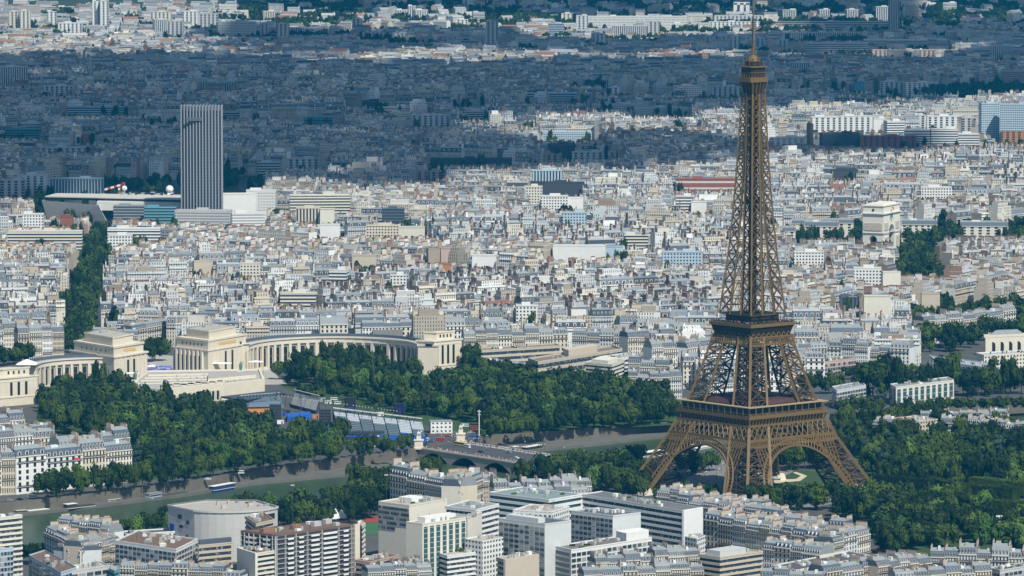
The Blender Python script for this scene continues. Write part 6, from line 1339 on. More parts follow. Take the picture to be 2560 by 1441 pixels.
# long mansard building behind the left palace wing, dark lattice office and other things seen over the old roofs
hrow((232, 838), (345, 838), 18, 3, 4, ['cream'], 'of the lower row behind the left palace pavilion', rc=('slate',)); hrow((332, 826), (560, 786), 16, 6, 1, ['cream'], 'of the long dark mansard range behind the palace square', rc=('slate',), dh=0.1); hrow((45, 830), (160, 826), 24, 4, 0, ['beige', 'cream', 'white'], 'of the tall row beside the tree-lined avenue', rc=('slate', 'zinc')); hrow((-60, 828), (40, 824), 22, 3, 4, ['cream', 'pale'], 'of the tall row left of the avenue foot')
MID = [
 (55, 108, 537, 30, 0, 'P', 'white', 'white tower block with small square windows left of the avenue head'), (18, 205, 580, 26, 0, 'B', 'cream', 'long cream balcony block left of the tree-lined avenue'), (268, 400, 573, 26, 0, 'B', 'white', 'terraced block of dark bands right of the avenue head'),
 (270, 330, 590, 24, 0, 'P', 'white', 'white stepped block below the dark banded terraces'), (150, 182, 543, 25, 0, 'N', 'brick', 'brick party walls beneath the leaning hall'), (436, 580, 528, 30, -6, 'D', 'grey', 'black clad office with white lattice windows'), (575, 662, 535, 29, 8, 'D', 'white', 'white lattice fronted half of the black office'), (547, 640, 486, 38, 6, 'N', 'white', 'big blank white hall behind the black office'), (615, 690, 478, 40, 0, 'P', 'white', 'white block with aerials beside the blank white hall'),
 (283, 365, 517, 30, 0, 'B', 'zinc', 'dark glass office in front of the congress hall'), (360, 440, 521, 30, 0, 'B', 'teal', 'teal glass office in front of the congress hall'), (480, 532, 655, 26, 10, 'N', 'beige', 'tall beige gable amid roofs above the palace'), (722, 876, 490, 36, 4, 'B', 'cream', 'large cream office slab at the shadow edge'), (740, 800, 522, 31, 0, 'V', 'warm', 'cream framed teal glass office'), (800, 836, 524, 31, 0, 'N', 'cream', 'blank cream flank of the glass office'),
 (955, 1011, 524, 30, 0, 'B', 'slate', 'dark sloping glass block among pale roofs'), (915, 995, 566, 26, 0, 'P', 'warm', 'cream block with dark red window panels'), (996, 1062, 570, 22, 0, 'G', 'cream', 'long hall with pale green copper roof'), (800, 850, 563, 29, 0, 'N', 'white', 'white blank gable wall above the palace roofs'), (822, 872, 677, 26, -10, 'B', 'white', 'white block with three broad balconies above the palace'), (975, 1016, 690, 26, 0, 'P', 'white', 'small white block with square window grid'),
 (1065, 1100, 624, 30, 12, 'N', 'tan', 'brown brick gable wall with rounded top'), (1102, 1136, 622, 29, 0, 'N', 'pink', 'pinkish party wall beside the brown gable'), (1102, 1128, 662, 22, 0, 'N', 'orange', 'orange and yellow wrapped scaffold'), (1325, 1462, 458, 30, -8, 'K', 'dark', 'long black office at the edge of the cloud shadow'), (1330, 1406, 428, 42, 0, 'V', 'blue', 'glass office with white fins above the black one'), (1314, 1356, 468, 33, 0, 'P', 'cream', 'cream block with a dark window column'),
 (1352, 1420, 492, 30, 0, 'P', 'white', 'pale framed apartment block with open balconies'), (1416, 1458, 496, 28, 8, 'N', 'white', 'white blank gable of the framed block'), (1690, 1842, 448, 28, 0, 'R', 'brick', 'long red brick block with white banded roofs left of the shaft'), (1690, 1734, 492, 31, 0, 'B', 'white', 'bright white block with ribbon windows left of the shaft'), (1728, 1766, 506, 27, 0, 'N', 'white', 'white gabled block with diagonal stair'), (1382, 1516, 616, 28, -6, 'N', 'white', 'big white windowless hall left of the blue sheeting'),
 (1514, 1558, 618, 24, 0, 'U', 'blue', 'bright blue sheeted roof among white roofs'), (1655, 1756, 632, 27, 0, 'P', 'blue', 'pale blue stone office with rows of windows'), (1406, 1466, 533, 27, 0, 'P', 'blue', 'white gridded office with blue shadows'), (2080, 2146, 426, 24, 0, 'K', 'dark', 'black roofed hall beyond the stone arch'), (2135, 2206, 672, 31, -4, 'P', 'white', 'white office with close balcony grid before the arch'), (2204, 2252, 682, 30, 6, 'N', 'cream', 'cream blank flank of the white gridded office'),  # white gridded office: its blue shade is put into the wall colour
 (2150, 2172, 650, 36, 0, 'N', 'tan', 'brown chimney-like gable before the arch'), (2304, 2350, 735, 27, 0, 'N', 'beige', 'tall beige gable above the right gardens'), (2160, 2226, 742, 33, 0, 'N', 'cream', 'tall cream gable with slit windows'), (2100, 2148, 745, 22, 0, 'V', 'slate', 'dark zinc fronted hall right of the shaft'), (700, 790, 735, 25, 0, 'B', 'cream', 'cream balcony block above the curved palace wing'), (1290, 1345, 766, 27, 0, 'P', 'white', 'white gabled house above the curved wing end'),
 (1860, 1935, 790, 24, 0, 'P', 'cream', 'cream house behind the second tower platform'), (1985, 2060, 632, 26, 0, 'P', 'white', 'white range right of the shaft below the arch'), (880, 940, 640, 26, 0, 'N', 'beige', 'beige blank wall above the curved wing'), (1180, 1240, 640, 27, 0, 'N', 'white', 'white party wall with one dark stripe'), (600, 650, 660, 28, 0, 'P', 'cream', 'cream block with balconies above the square'), (1560, 1620, 590, 24, 0, 'B', 'cream', 'cream terrace block with awnings'), (2300, 2380, 470, 27, 0, 'P', 'white', 'white block with black openings beyond the arch')]
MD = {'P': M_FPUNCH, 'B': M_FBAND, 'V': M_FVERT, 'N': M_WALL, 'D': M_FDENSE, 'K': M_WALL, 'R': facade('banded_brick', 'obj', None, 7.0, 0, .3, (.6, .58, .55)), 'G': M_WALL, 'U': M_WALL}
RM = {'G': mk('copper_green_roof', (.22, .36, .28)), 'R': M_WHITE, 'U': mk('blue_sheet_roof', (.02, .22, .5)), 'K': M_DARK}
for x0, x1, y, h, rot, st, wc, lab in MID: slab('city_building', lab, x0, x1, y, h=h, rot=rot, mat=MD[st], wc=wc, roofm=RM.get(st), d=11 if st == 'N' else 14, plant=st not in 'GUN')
for px, w, y, lab in ((2055, 85, 566, 'mansard mansion left of the stone arch'), (2095, 80, 558, 'pale mansion immediately left of the stone arch'), (2300, 90, 562, 'mansard mansion immediately right of the stone arch'), (2462, 120, 566, 'long mansard mansion far right of the stone arch'), (1955, 70, 578, 'round fronted mansion beside the tower shaft'), (2010, 60, 560, 'grey mansion between shaft and arch')):
    h = 18; x, Y = G(px, y, h); s = SCL(Y); EXC.append((x, Y + 8, w / s / 2)); house(1 if w > 80 else 0, x, Y + 8, R(-4), w / s, 16, h, COLS['cream'], lab, None, rc='slate', full=False, cat='mansion', name='mansion')
# ------------------------------------------------------------------ far tower blocks
FARB = [
 (22, 48, 30, 82, 'P', 'cream', 'left twin of two bright tower blocks in the far suburb'), (49, 75, 28, 83, 'P', 'cream', 'right twin of two bright tower blocks in the far suburb'), (117, 140, 30, 78, 'P', 'white', 'slender bright tower right of the twins'), (228, 250, 4, 83, 'P', 'white', 'shaded half of the tallest bright tower'), (249, 271, 3, 84, 'P', 'white', 'sunlit half of the tallest bright tower'), (145, 205, 58, 88, 'P', 'white', 'bright slab at the foot of the tall bright tower'), (120, 185, 18, 36, 'B', 'white', 'low white hall above the bright towers'), (60, 98, 20, 36, 'N', 'white', 'white sheds above the twin towers'),
 (376, 427, 31, 70, 'P', 'cream', 'broad cream tower behind the grey cluster'), (380, 420, 50, 104, 'V', 'pale', 'pale tower in the grey cluster'), (418, 458, 54, 106, 'P', 'grey', 'grey tower at the right of the cluster'), (456, 494, 29, 78, 'P', 'white', 'bright tower right of the grey cluster'), (494, 545, 35, 82, 'P', 'grey', 'left part of a long grey slab'), (540, 640, 56, 102, 'D', 'grey', 'long grey slab in the far haze'), (520, 608, 34, 50, 'B', 'pale', 'pale hall behind the long grey slab'), (655, 690, 29, 56, 'V', 'cream', 'group of cream silos'),
 (712, 756, 44, 60, 'B', 'pale', 'pale low office beside the silos'), (762, 838, 47, 56, 'N', 'white', 'long white shed under the wooded hill'), (840, 908, 22, 33, 'N', 'white', 'white warehouse under the wooded hill'), (988, 1022, 26, 48, 'V', 'white', 'left wing of a ribbed white silo'), (1020, 1040, 16, 52, 'V', 'white', 'lift tower of the ribbed white silo'), (1032, 1070, 26, 58, 'V', 'white', 'right wing of the ribbed white silo'), (880, 906, 48, 96, 'P', 'grey', 'dark grey tower below the white warehouse'), (822, 866, 68, 88, 'V', 'pale', 'pale gridded slab in haze'),
 (720, 812, 70, 92, 'V', 'grey', 'long grey slab with vertical bays'), (650, 672, 60, 100, 'P', 'grey', 'grey tower with stripes, left of the hazy slabs'), (690, 722, 60, 118, 'P', 'grey', 'hazy grey tower block'), (906, 960, 82, 102, 'P', 'pale', 'pale apartment slab in the shaded suburb'), (982, 1022, 84, 112, 'P', 'pale', 'hazy pale tower before the ribbed silo'), (1026, 1064, 88, 112, 'P', 'beige', 'hazy beige tower beside the pale one'), (1140, 1170, 50, 74, 'P', 'white', 'small bright tower near the red shed'), (1180, 1212, 32, 62, 'B', 'pale', 'pale office tower with bands'),
 (1214, 1246, 54, 126, 'P', 'grey', 'tall grey hazy tower left of the long bright slab'), (1403, 1432, 35, 62, 'P', 'cream', 'cream cube tower left of the long bright slab'), (1440, 1470, 40, 94, 'P', 'pale', 'striped tower at the left end of the bright slab'), (1460, 1718, 42, 78, 'D', 'white', 'very long bright white slab on the far plain'), (1650, 1720, 60, 82, 'D', 'white', 'lower right end of the bright white slab'), (1619, 1650, 55, 104, 'P', 'grey', 'grey tower in front of the bright slab'), (1530, 1618, 66, 106, 'V', 'pale', 'cluster of hazy flats in front of the bright slab'), (1370, 1410, 60, 98, 'B', 'blue', 'blue hazy office tower'), (1478, 1512, 85, 122, 'P', 'grey', 'hazy grey block below the bright slab'), (1300, 1350, 105, 125, 'B', 'pale', 'low pale office in the hazy plain'),
 (1786, 1908, 40, 66, 'P', 'pale', 'upper of two long slabs behind the mast'), (1772, 1900, 56, 84, 'P', 'white', 'lower brighter slab behind the mast'), (1762, 1790, 92, 128, 'P', 'grey', 'first of four hazy towers behind the mast'), (1792, 1820, 92, 128, 'P', 'grey', 'second of four hazy towers behind the mast'), (1822, 1850, 92, 134, 'P', 'pale', 'third of four hazy towers behind the mast'), (1852, 1874, 94, 130, 'P', 'grey', 'fourth of four hazy towers behind the mast'), (1888, 1912, 96, 136, 'P', 'blue', 'hazy tower with blue panel right of the mast'), (1942, 1972, 100, 142, 'P', 'blue', 'hazy tower with a blue centre panel'),
 (1957, 1991, 26, 62, 'V', 'pale', 'left of three hazy towers above long slabs'), (2043, 2076, 25, 60, 'V', 'pale', 'middle of three hazy towers above long slabs'), (2113, 2147, 25, 58, 'V', 'pale', 'right of three hazy towers above long slabs'), (2190, 2224, 18, 62, 'V', 'pale', 'paired hazy tower beside the tall dark tower'), (2223, 2249, -12, 98, 'V', 'grey', 'tall thin dark tower crossing the skyline'), (1938, 2220, 55, 80, 'B', 'pale', 'long pale slab under the hazy towers'), (1974, 2150, 82, 106, 'V', 'pale', 'hazy slab with vertical bays'), (2015, 2170, 108, 142, 'B', 'pale', 'left half of the huge banded slab'), (2160, 2366, 100, 128, 'B', 'white', 'right half of the huge banded slab'), (2180, 2340, 126, 146, 'P', 'pink', 'pinkish low terrace under the huge banded slab'),
 (2313, 2340, 8, 28, 'N', 'white', 'white storage tank on the far plain'), (2358, 2392, 8, 40, 'B', 'white', 'white silo block on the far plain'), (2385, 2408, 76, 108, 'B', 'blue', 'small banded blue tower on the far plain'), (2480, 2530, 115, 162, 'V', 'pale', 'pair of pale and brick towers at the far edge'), (2506, 2560, 178, 226, 'B', 'pink', 'brick apartment tower above the rail yard'), (1976, 2026, 158, 196, 'V', 'pale', 'hazy ribbed office block right of the shaft'), (2200, 2260, 206, 240, 'P', 'pale', 'left block of the white row by the rail yard'), (2258, 2330, 208, 242, 'P', 'white', 'middle block of the white row by the rail yard'), (2325, 2370, 210, 234, 'B', 'blue', 'right block of the white row by the rail yard'), (2135, 2162, 208, 240, 'N', 'teal', 'teal sheeted block by the rail yard'),
 (1684, 1755, 216, 264, 'D', 'white', 'white gridded office in cloud shadow'), (1750, 1775, 226, 258, 'P', 'pale', 'pale wing of the gridded office in shadow'), (1780, 1850, 218, 262, 'P', 'grey', 'hazy office behind the upper shaft'), (1300, 1478, 235, 272, 'B', 'blue', 'long glass office with white frame in shadow'), (1480, 1620, 262, 284, 'D', 'pale', 'stepped housing range in shadow'), (1590, 1720, 270, 304, 'D', 'pale', 'lower stepped housing range in shadow'), (1436, 1540, 200, 226, 'V', 'pale', 'hazy slab with window strips in shadow'), (1520, 1550, 220, 250, 'P', 'white', 'small white gridded block in shadow'), (1585, 1628, 226, 244, 'P', 'white', 'white framed block in shadow'), (1634, 1656, 212, 248, 'N', 'pale', 'narrow blank tower in shadow'),
 (760, 850, 296, 322, 'B', 'teal', 'blue green glass office in shadow'), (690, 770, 284, 306, 'B', 'pale', 'pale stepped office left of the blue green one'), (975, 1026, 282, 332, 'D', 'cream', 'curved patterned apartment block in shadow'), (1030, 1126, 290, 334, 'P', 'pale', 'broad gridded apartment slab in shadow'), (945, 1075, 268, 292, 'B', 'grey', 'long grey slab behind the patterned block'), (1140, 1206, 256, 276, 'N', 'blue', 'pale portal shaped office in shadow'), (1160, 1215, 280, 312, 'B', 'pale', 'banded flats right of the gridded slab'), (872, 960, 254, 276, 'K', 'dark', 'dark office block in the shaded city'), (1075, 1280, 398, 428, 'K', 'dark', 'long dark glass office at the shadow edge'), (1035, 1070, 428, 470, 'P', 'pink', 'pinkish tower at the shadow edge'), (1070, 1105, 430, 462, 'P', 'pink', 'second pinkish block at the shadow edge'),
 (1358, 1480, 332, 368, 'D', 'blue', 'large square gridded block in shadow'), (1370, 1440, 362, 404, 'K', 'dark', 'dark glass cube below the gridded block'), (1430, 1540, 382, 412, 'P', 'pale', 'pale apartments beside the dark cube'), (1345, 1405, 386, 420, 'P', 'tan', 'tan block before the dark cube'), (715, 810, 398, 436, 'P', 'pale', 'pale balcony flats right of the ribbed tower'), (640, 700, 408, 446, 'B', 'grey', 'grey banded flats right of the ribbed tower'), (1300, 1330, 300, 330, 'B', 'white', 'bright round balconied block'),
 (-10, 68, 168, 238, 'V', 'pale', 'massive gridded slab at the shaded frame edge'), (105, 185, 216, 252, 'P', 'pale', 'pale flats behind dark trees in shadow'), (168, 330, 268, 302, 'B', 'blue', 'low glass office with white bands in shadow'), (360, 432, 290, 318, 'P', 'white', 'white gridded block left of the ribbed tower'), (425, 452, 288, 318, 'N', 'pale', 'blank flank beside the white gridded block'), (500, 590, 205, 240, 'V', 'pale', 'ribbed flats above the ribbed tower'), (430, 485, 230, 266, 'P', 'grey', 'grey block above the ribbed tower'), (555, 620, 280, 310, 'B', 'pale', 'stepped pale office right of the ribbed tower top'), (122, 258, 448, 500, 'V', 'blue', 'wavy blue glass office left of the congress hall'), (2, 60, 452, 520, 'P', 'grey', 'grey flats at the shaded frame edge'), (58, 120, 440, 518, 'P', 'pale', 'pale balcony tower beside the wavy glass office'), (40, 104, 308, 345, 'B', 'pale', 'banded office in the shaded left'), (0, 100, 325, 360, 'B', 'teal', 'teal glass office in the shaded left'), (100, 225, 370, 395, 'P', 'pale', 'pale long office among dark trees'), (200, 235, 342, 368, 'N', 'brick', 'brick red building in the shaded left'), (236, 275, 342, 366, 'N', 'pale', 'pale blank block beside the brick red building'),
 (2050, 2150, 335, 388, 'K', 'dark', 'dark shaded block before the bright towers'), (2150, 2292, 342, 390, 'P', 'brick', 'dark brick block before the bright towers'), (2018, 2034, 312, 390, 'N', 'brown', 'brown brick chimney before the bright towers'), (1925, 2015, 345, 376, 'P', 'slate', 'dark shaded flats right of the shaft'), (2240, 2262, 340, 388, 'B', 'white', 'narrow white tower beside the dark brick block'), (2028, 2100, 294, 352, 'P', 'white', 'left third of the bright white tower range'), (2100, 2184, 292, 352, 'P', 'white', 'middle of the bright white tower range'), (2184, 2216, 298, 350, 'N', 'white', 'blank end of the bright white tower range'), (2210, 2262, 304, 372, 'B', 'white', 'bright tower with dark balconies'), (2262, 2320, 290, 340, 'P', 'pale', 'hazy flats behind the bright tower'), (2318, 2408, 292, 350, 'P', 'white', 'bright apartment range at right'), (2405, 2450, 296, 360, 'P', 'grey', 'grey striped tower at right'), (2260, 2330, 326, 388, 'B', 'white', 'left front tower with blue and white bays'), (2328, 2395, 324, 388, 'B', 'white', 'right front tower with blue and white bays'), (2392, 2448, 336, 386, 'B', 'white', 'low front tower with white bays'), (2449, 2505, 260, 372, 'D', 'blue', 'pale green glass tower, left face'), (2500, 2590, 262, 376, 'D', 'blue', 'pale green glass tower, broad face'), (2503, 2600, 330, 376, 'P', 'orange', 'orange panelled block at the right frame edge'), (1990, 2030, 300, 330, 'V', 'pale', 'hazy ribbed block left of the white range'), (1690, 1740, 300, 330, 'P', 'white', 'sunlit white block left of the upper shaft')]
FM = dict(MD)
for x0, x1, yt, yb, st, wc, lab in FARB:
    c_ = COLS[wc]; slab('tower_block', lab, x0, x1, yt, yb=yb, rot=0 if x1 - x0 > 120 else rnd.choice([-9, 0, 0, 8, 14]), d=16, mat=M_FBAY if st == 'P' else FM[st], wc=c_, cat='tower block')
SIGHT = [(x0 - 4, x1 + 4, yt + .72 * (yb - yt), yb) for x0, x1, yt, yb, *_ in FARB] + [(98, 282, 549, 562), (282, 470, 530, 560), (446, 560, 505, 590), (2148, 2262, 617, 632), (1985, 2150, 606, 622), (2256, 2580, 600, 618), (2250, 2352, 700, 735), (2126, 2152, 560, 600), (440, 664, 556, 575)]
for x0, x1, y, h, rot, st, wc, lab in MID: s = (y + 560) / (CH - h); SIGHT.append((x0 - 3, x1 + 3, y + .55 * h * s, y + h * s))
# arch shaped office block on the far plain, red sheds
t = thing('portal_building', 'white portal shaped office block on the far plain behind the mast', 'office', (*G(1854, 44), 0)); s = SCL(G(1854, 44)[1]); k = 1 / s
for x in (-16, 0, 15): m = MB(); m.box(x * k, 0, 0, 9 * k, 12, 36 * k); part('leg', m, M_WHITE, t)
m = MB(); m.box(0, 0, 32 * k, 40 * k, 12, 6 * k); part('bridge_storey', m, M_WHITE, t)
for x0, x1, yt, yb, lab in ((280, 375, 46, 56, 'long red shed on the far plain left of the cream tower'), (352, 376, 38, 50, 'tall red shed on the far plain'), (1084, 1160, 26, 34, 'curved red roofed hall under the wooded hill'), (1160, 1290, 28, 35, 'long dull red shed under the wooded hill'), (90, 130, 38, 60, 'red brick works behind the bright towers'), (2060, 2180, 258, 276, 'dark hall at the rail yard'), (2260, 2402, 262, 288, 'long maroon hall at the rail yard')):
    slab('shed', lab, x0, x1, yt, yb=yb, mat=M_WALL, wc=(.5, .04, .03) if 'red' in lab else ('dark' if 'dark' in lab else (.16, .04, .035)), cat='shed', d=30, plant=False, roofm=M_RED if 'red' in lab else M_ZINC)
for x0, x1, yt, yb, lab in ((930, 975, 18, 34, 'white domed gas tank under the wooded hill'), (2005, 2030, 10, 24, 'grey tank on the far plain'), (2130, 2165, 8, 22, 'pale tank on the far plain')):
    a = G((x0 + x1) / 2, yb); s = SCL(a[1]); r0 = (x1 - x0) / 2 / s; hh = (yb - yt) / s; t = thing('storage_tank', lab, 'tank', (*a, 0)); m = MB(); m.tube(0, 0, [(r0, 0), (r0, hh * .7)], 20); part('wall', m, M_WHITE, t); m = MB(); m.tube(0, 0, [(r0 * 1.01, hh * .7), (r0 * .6, hh * .92), (.2, hh)], 20); part('roof', m, M_WHITE, t)
# ------------------------------------------------------------------ trees
def crown_mesh(seed, kind='round'):
    r = random.Random(seed); m = MB(); lob = []
    if kind == 'round':
        for i in range(13):
            a = r.uniform(0, 2 * pi); d = r.uniform(.1, .72); z = r.uniform(.34, .9) - .2 * d * d; lob.append((d * cos(a), d * sin(a), z, r.uniform(.22, .4)))
        lob.append((0, 0, .62, .5))
    elif kind == 'tall':
        for i in range(11): a = r.uniform(0, 2 * pi); z = .28 + .68 * i / 10; d = .4 * (1.05 - z) + .08; lob.append((d * cos(a), d * sin(a), z, r.uniform(.2, .34)))
    else:      # flat layered cedar
        for i in range(11): a = r.uniform(0, 2 * pi); z = r.choice([.35, .55, .75, .9]); d = r.uniform(.1, .7) * (1.1 - .6 * z); lob.append((d * cos(a), d * sin(a), z, r.uniform(.2, .32)))
    fl = .45 if kind == 'cedar' else .82
    for (x, y, z, q) in lob:
        m.add([(x + v.x * q * .8, y + v.y * q * .8, z + v.z * q * fl * .62) for v in [u * r.uniform(.75, 1.1) for u in ICO1[0]]], ICO1[1])
        for i in range(80):
            n = Vector((r.gauss(0, 1), r.gauss(0, 1), r.gauss(.25, 1))).normalized(); p = Vector((x, y, z)) + Vector((n.x, n.y, n.z * fl * .8)) * q * r.uniform(.86, 1.12)
            nn = (n + Vector((r.uniform(-.45, .45), r.uniform(-.45, .45), r.uniform(-.2, .5)))).normalized(); u = nn.cross(Vector((.3, .2, 1))).normalized(); w = nn.cross(u); s = r.uniform(.04, .075)
            m.add([p + u * s * r.uniform(.6, 1.3), p + w * s * r.uniform(.6, 1.3), p - u * s * r.uniform(.6, 1.3), p - w * s * r.uniform(.6, 1.3)], [(0, 1, 2, 3)])
    return m
CR = {k: [] for k in ('round', 'tall', 'cedar', 'bright')}
for i in range(7): CR['round'].append(crown_mesh(i).mesh('crown', [M_LEAF]))
for i in range(3): CR['tall'].append(crown_mesh(20 + i, 'tall').mesh('crown', [M_LEAF]))
for i in range(2): CR['cedar'].append(crown_mesh(30 + i, 'cedar').mesh('crown', [M_LEAF2])); CR['bright'].append(crown_mesh(40 + i).mesh('crown', [M_LEAF3]))
tk = MB(); tk.bar((0, 0, 0), (0, 0, .55), .06, w2=.035)
for a in range(5): tk.bar((0, 0, .3 + a * .05), (.3 * cos(a * 1.3), .3 * sin(a * 1.3), .55 + a * .05), .03, w2=.015)
TRK = tk.mesh('trunk', [M_TRUNK])
TREES = []; tg = random.Random(77)          # x, y, width radius, height, kind, place
def grove(px, place, sp=12.5, rr=(5.5, 8.2), hh=(13, 19), kinds='rrrrrrrttcbb', edge=None):
    if place: sp *= 1.22; rr = (rr[0] * 1.28, rr[1] * 1.28); hh = (hh[0] * 1.1, hh[1] * 1.1)
    P = GP(px); xs = [p[0] for p in P]; ys = [p[1] for p in P]; y = min(ys)
    while y < max(ys):
        x = min(xs) + tg.uniform(0, sp)
        while x < max(xs):
            qx, qy = x + tg.uniform(-.38, .38) * sp, y + tg.uniform(-.38, .38) * sp
            if inside((qx, qy), P) and not any((qx - a) ** 2 + (qy - b) ** 2 < (c + 1) ** 2 for a, b, c in EXC): TREES.append((qx, qy, tg.uniform(*rr), tg.uniform(*hh), tg.choice(kinds), place))
            x += sp
        y += sp
def line(p0, p1, n, place, r=6, h=15, kinds='r', jit=1.5, z=0):
    a, b = G(*p0), G(*p1)
    for i in range(n):
        u = (i + .5) / n; TREES.append((a[0] + (b[0] - a[0]) * u + tg.uniform(-jit, jit), a[1] + (b[1] - a[1]) * u + tg.uniform(-jit, jit), 1.15 * r * tg.uniform(.8, 1.2), 1.06 * h * tg.uniform(.85, 1.15), tg.choice(kinds), place))
grove([(70, 1060), (140, 1010), (330, 1010), (560, 1055), (640, 1080), (700, 1098), (860, 1110), (850, 1135), (640, 1160), (480, 1185), (345, 1205), (340, 1120), (140, 1085)], 'of the left palace gardens', 13.5, (6, 9), (14, 20))
grove([(95, 1000), (130, 985), (330, 975), (335, 1012), (100, 1040)], 'beneath the left palace wing', 13, (5, 8), (11, 17), 'rrrrtc')
line((235, 992), (262, 988), 2, 'standing tall against the left palace piers', 7, 24, 't'); line((285, 1005), (300, 1002), 1, 'blue green beside the left pavilion', 8, 20, 'c')
line((370, 905), (420, 902), 5, 'behind the painted square', 8, 18); line((40, 905), (160, 890), 9, 'beside the left pavilion', 8, 14); line((-30, 920), (90, 905), 9, 'behind the near pavilion', 8, 13)
grove([(690, 968), (760, 975), (860, 990), (990, 1005), (1045, 990), (1050, 960), (900, 945), (760, 935)], 'of the right palace gardens', 12.5, (6, 9), (15, 23))
line((690, 950), (760, 948), 5, 'in front of the right wing left end', 6, 15, 'rb'); line((800, 955), (960, 958), 8, 'tall against the curved colonnade', 8, 25, 'rrt')
grove([(740, 988), (900, 1000), (1000, 1012), (1062, 1032), (1062, 1052), (1000, 1036), (850, 1006), (740, 1000)], 'round the video screens', 10, (3.5, 5.5), (8, 12)); grove([(1000, 1000), (1150, 960), (1200, 945), (1470, 985), (1560, 990), (1690, 1020), (1700, 1062), (1500, 1075), (1210, 1090), (1195, 1062), (1020, 1035)], 'of the wide park left of the tower', 13, (6, 9), (14, 19))
line((1165, 935), (1190, 930), 2, 'beside the right palace end pavilion', 7, 20)
line((1215, 1102), (1680, 1058), 20, 'lining the far bank right of the bridge', 6.5, 15); line((110, 1252), (480, 1208), 16, 'lining the quay under the terrace', 7, 17, 'rrt'); line((95, 1240), (200, 1230), 4, 'by the quay corner', 7, 15); line((490, 1200), (860, 1150), 14, 'lining the quay below the gardens', 7, 16); line((870, 1148), (1030, 1126), 7, 'scattered by the bridge head', 5.5, 13, 'rt'); line((880, 1150), (1000, 1140), 4, 'on the lower quay wall', 4.5, 11)
grove([(500, 1322), (640, 1300), (860, 1268), (1000, 1242), (950, 1292), (900, 1312), (700, 1330)], 'of the dark riverside grove', 13, (6, 9), (13, 18)); grove([(285, 1345), (480, 1316), (500, 1328), (420, 1352), (300, 1362)], 'of the bright grove by the grey museum', 11, (5, 8), (10, 15), 'rrb')
line((66, 1415), (110, 1400), 3, 'at the river wall by the cream tower', 6, 12); line((880, 1250), (985, 1235), 6, 'left of the ornate corner house', 7, 20, 'r'); line((1000, 1262), (1130, 1285), 7, 'before the ornate corner house', 7.5, 17); line((990, 1232), (1100, 1215), 4, 'behind the ornate corner house', 7, 18)
grove([(1230, 1200), (1420, 1190), (1600, 1172), (1640, 1205), (1640, 1238), (1600, 1252), (1480, 1236), (1290, 1218)], 'between the bridge and the tower leg', 12.5, (5.5, 8.5), (12, 17), 'rrrrbt')
line((1640, 1262), (1720, 1272), 5, 'at the foot of the left tower leg', 5, 10); line((1700, 1190), (1800, 1176), 6, 'under the left tower arch', 6, 13); line((1690, 1240), (1800, 1256), 6, 'beside the tower square', 5, 9)
line((1880, 1276), (2060, 1276), 11, 'before the right tower arch', 7.5, 15); line((1900, 1262), (2080, 1258), 9, 'under the right arch front edge', 6, 13); line((1930, 1180), (2100, 1168), 9, 'seen through the right tower arch', 7.5, 18); line((1930, 1160), (2120, 1150), 9, 'deep behind the right tower arch', 8, 19)
grove([(2085, 1085), (2150, 1070), (2330, 1075), (2420, 1095), (2570, 1110), (2600, 1215), (2300, 1235), (2200, 1225), (2140, 1150)], 'of the park right of the tower', 14, (6.5, 9.5), (14, 21), 'rrrrrrrtcb')
grove([(2070, 1268), (2190, 1262), (2330, 1270), (2600, 1300), (2600, 1372), (2330, 1372), (2180, 1350), (2140, 1330), (2080, 1300)], 'of the lower park', 13.5, (6.5, 9.5), (13, 18), 'rrrrrb'); grove([(2180, 1345), (2340, 1358), (2330, 1390), (2200, 1388)], 'at the lower park corner', 12, (6, 8), (12, 16), 'rrb')
grove([(1990, 905), (2080, 930), (2180, 935), (2330, 930), (2330, 965), (2100, 950), (2000, 945)], 'of the gardens below the white houses', 13, (5, 7.5), (9, 13), 'rrrt'); line((2165, 1005), (2240, 1000), 2, 'standing huge by the riverside school', 12, 30, 'r'); line((2275, 1000), (2330, 998), 3, 'by the riverside mansion', 8, 20, 'rt'); line((2340, 985), (2395, 982), 2, 'huge at the museum corner', 11, 29, 'r'); line((2410, 992), (2560, 985), 7, 'in front of the stepped museum', 9, 22, 'rrt'); line((2090, 1005), (2180, 1000), 5, 'low before the riverside school', 5, 10); line((2090, 1040), (2200, 1036), 7, 'on the bank right of the tower', 6, 12); line((2300, 1030), (2560, 1026), 16, 'clipped along the far bank road', 5.5, 9)
grove([(2290, 808), (2420, 802), (2590, 790), (2590, 850), (2460, 860), (2400, 880), (2300, 885)], 'of the gardens by the arcade museum', 14, (7, 10), (14, 20)); line((1990, 880), (2080, 900), 6, 'right of the upper tower legs', 6, 12); line((1575, 905), (1640, 902), 4, 'below the cream row', 6, 11); line((1680, 965), (1740, 960), 4, 'hugging the tower leg', 6, 13); line((2000, 985), (2110, 985), 7, 'right beside the tower at gallery level', 8, 15)
HEDGES = [((2172, 1224), (2335, 1240)), ((2320, 1232), (2420, 1252)), ((2400, 1248), (2540, 1262)), ((2330, 1272), (2480, 1300)), ((2220, 1215), (2330, 1226)), ((2430, 1232), (2570, 1246)), ((2480, 1290), (2590, 1300))]
mleaf = random.Random(4)
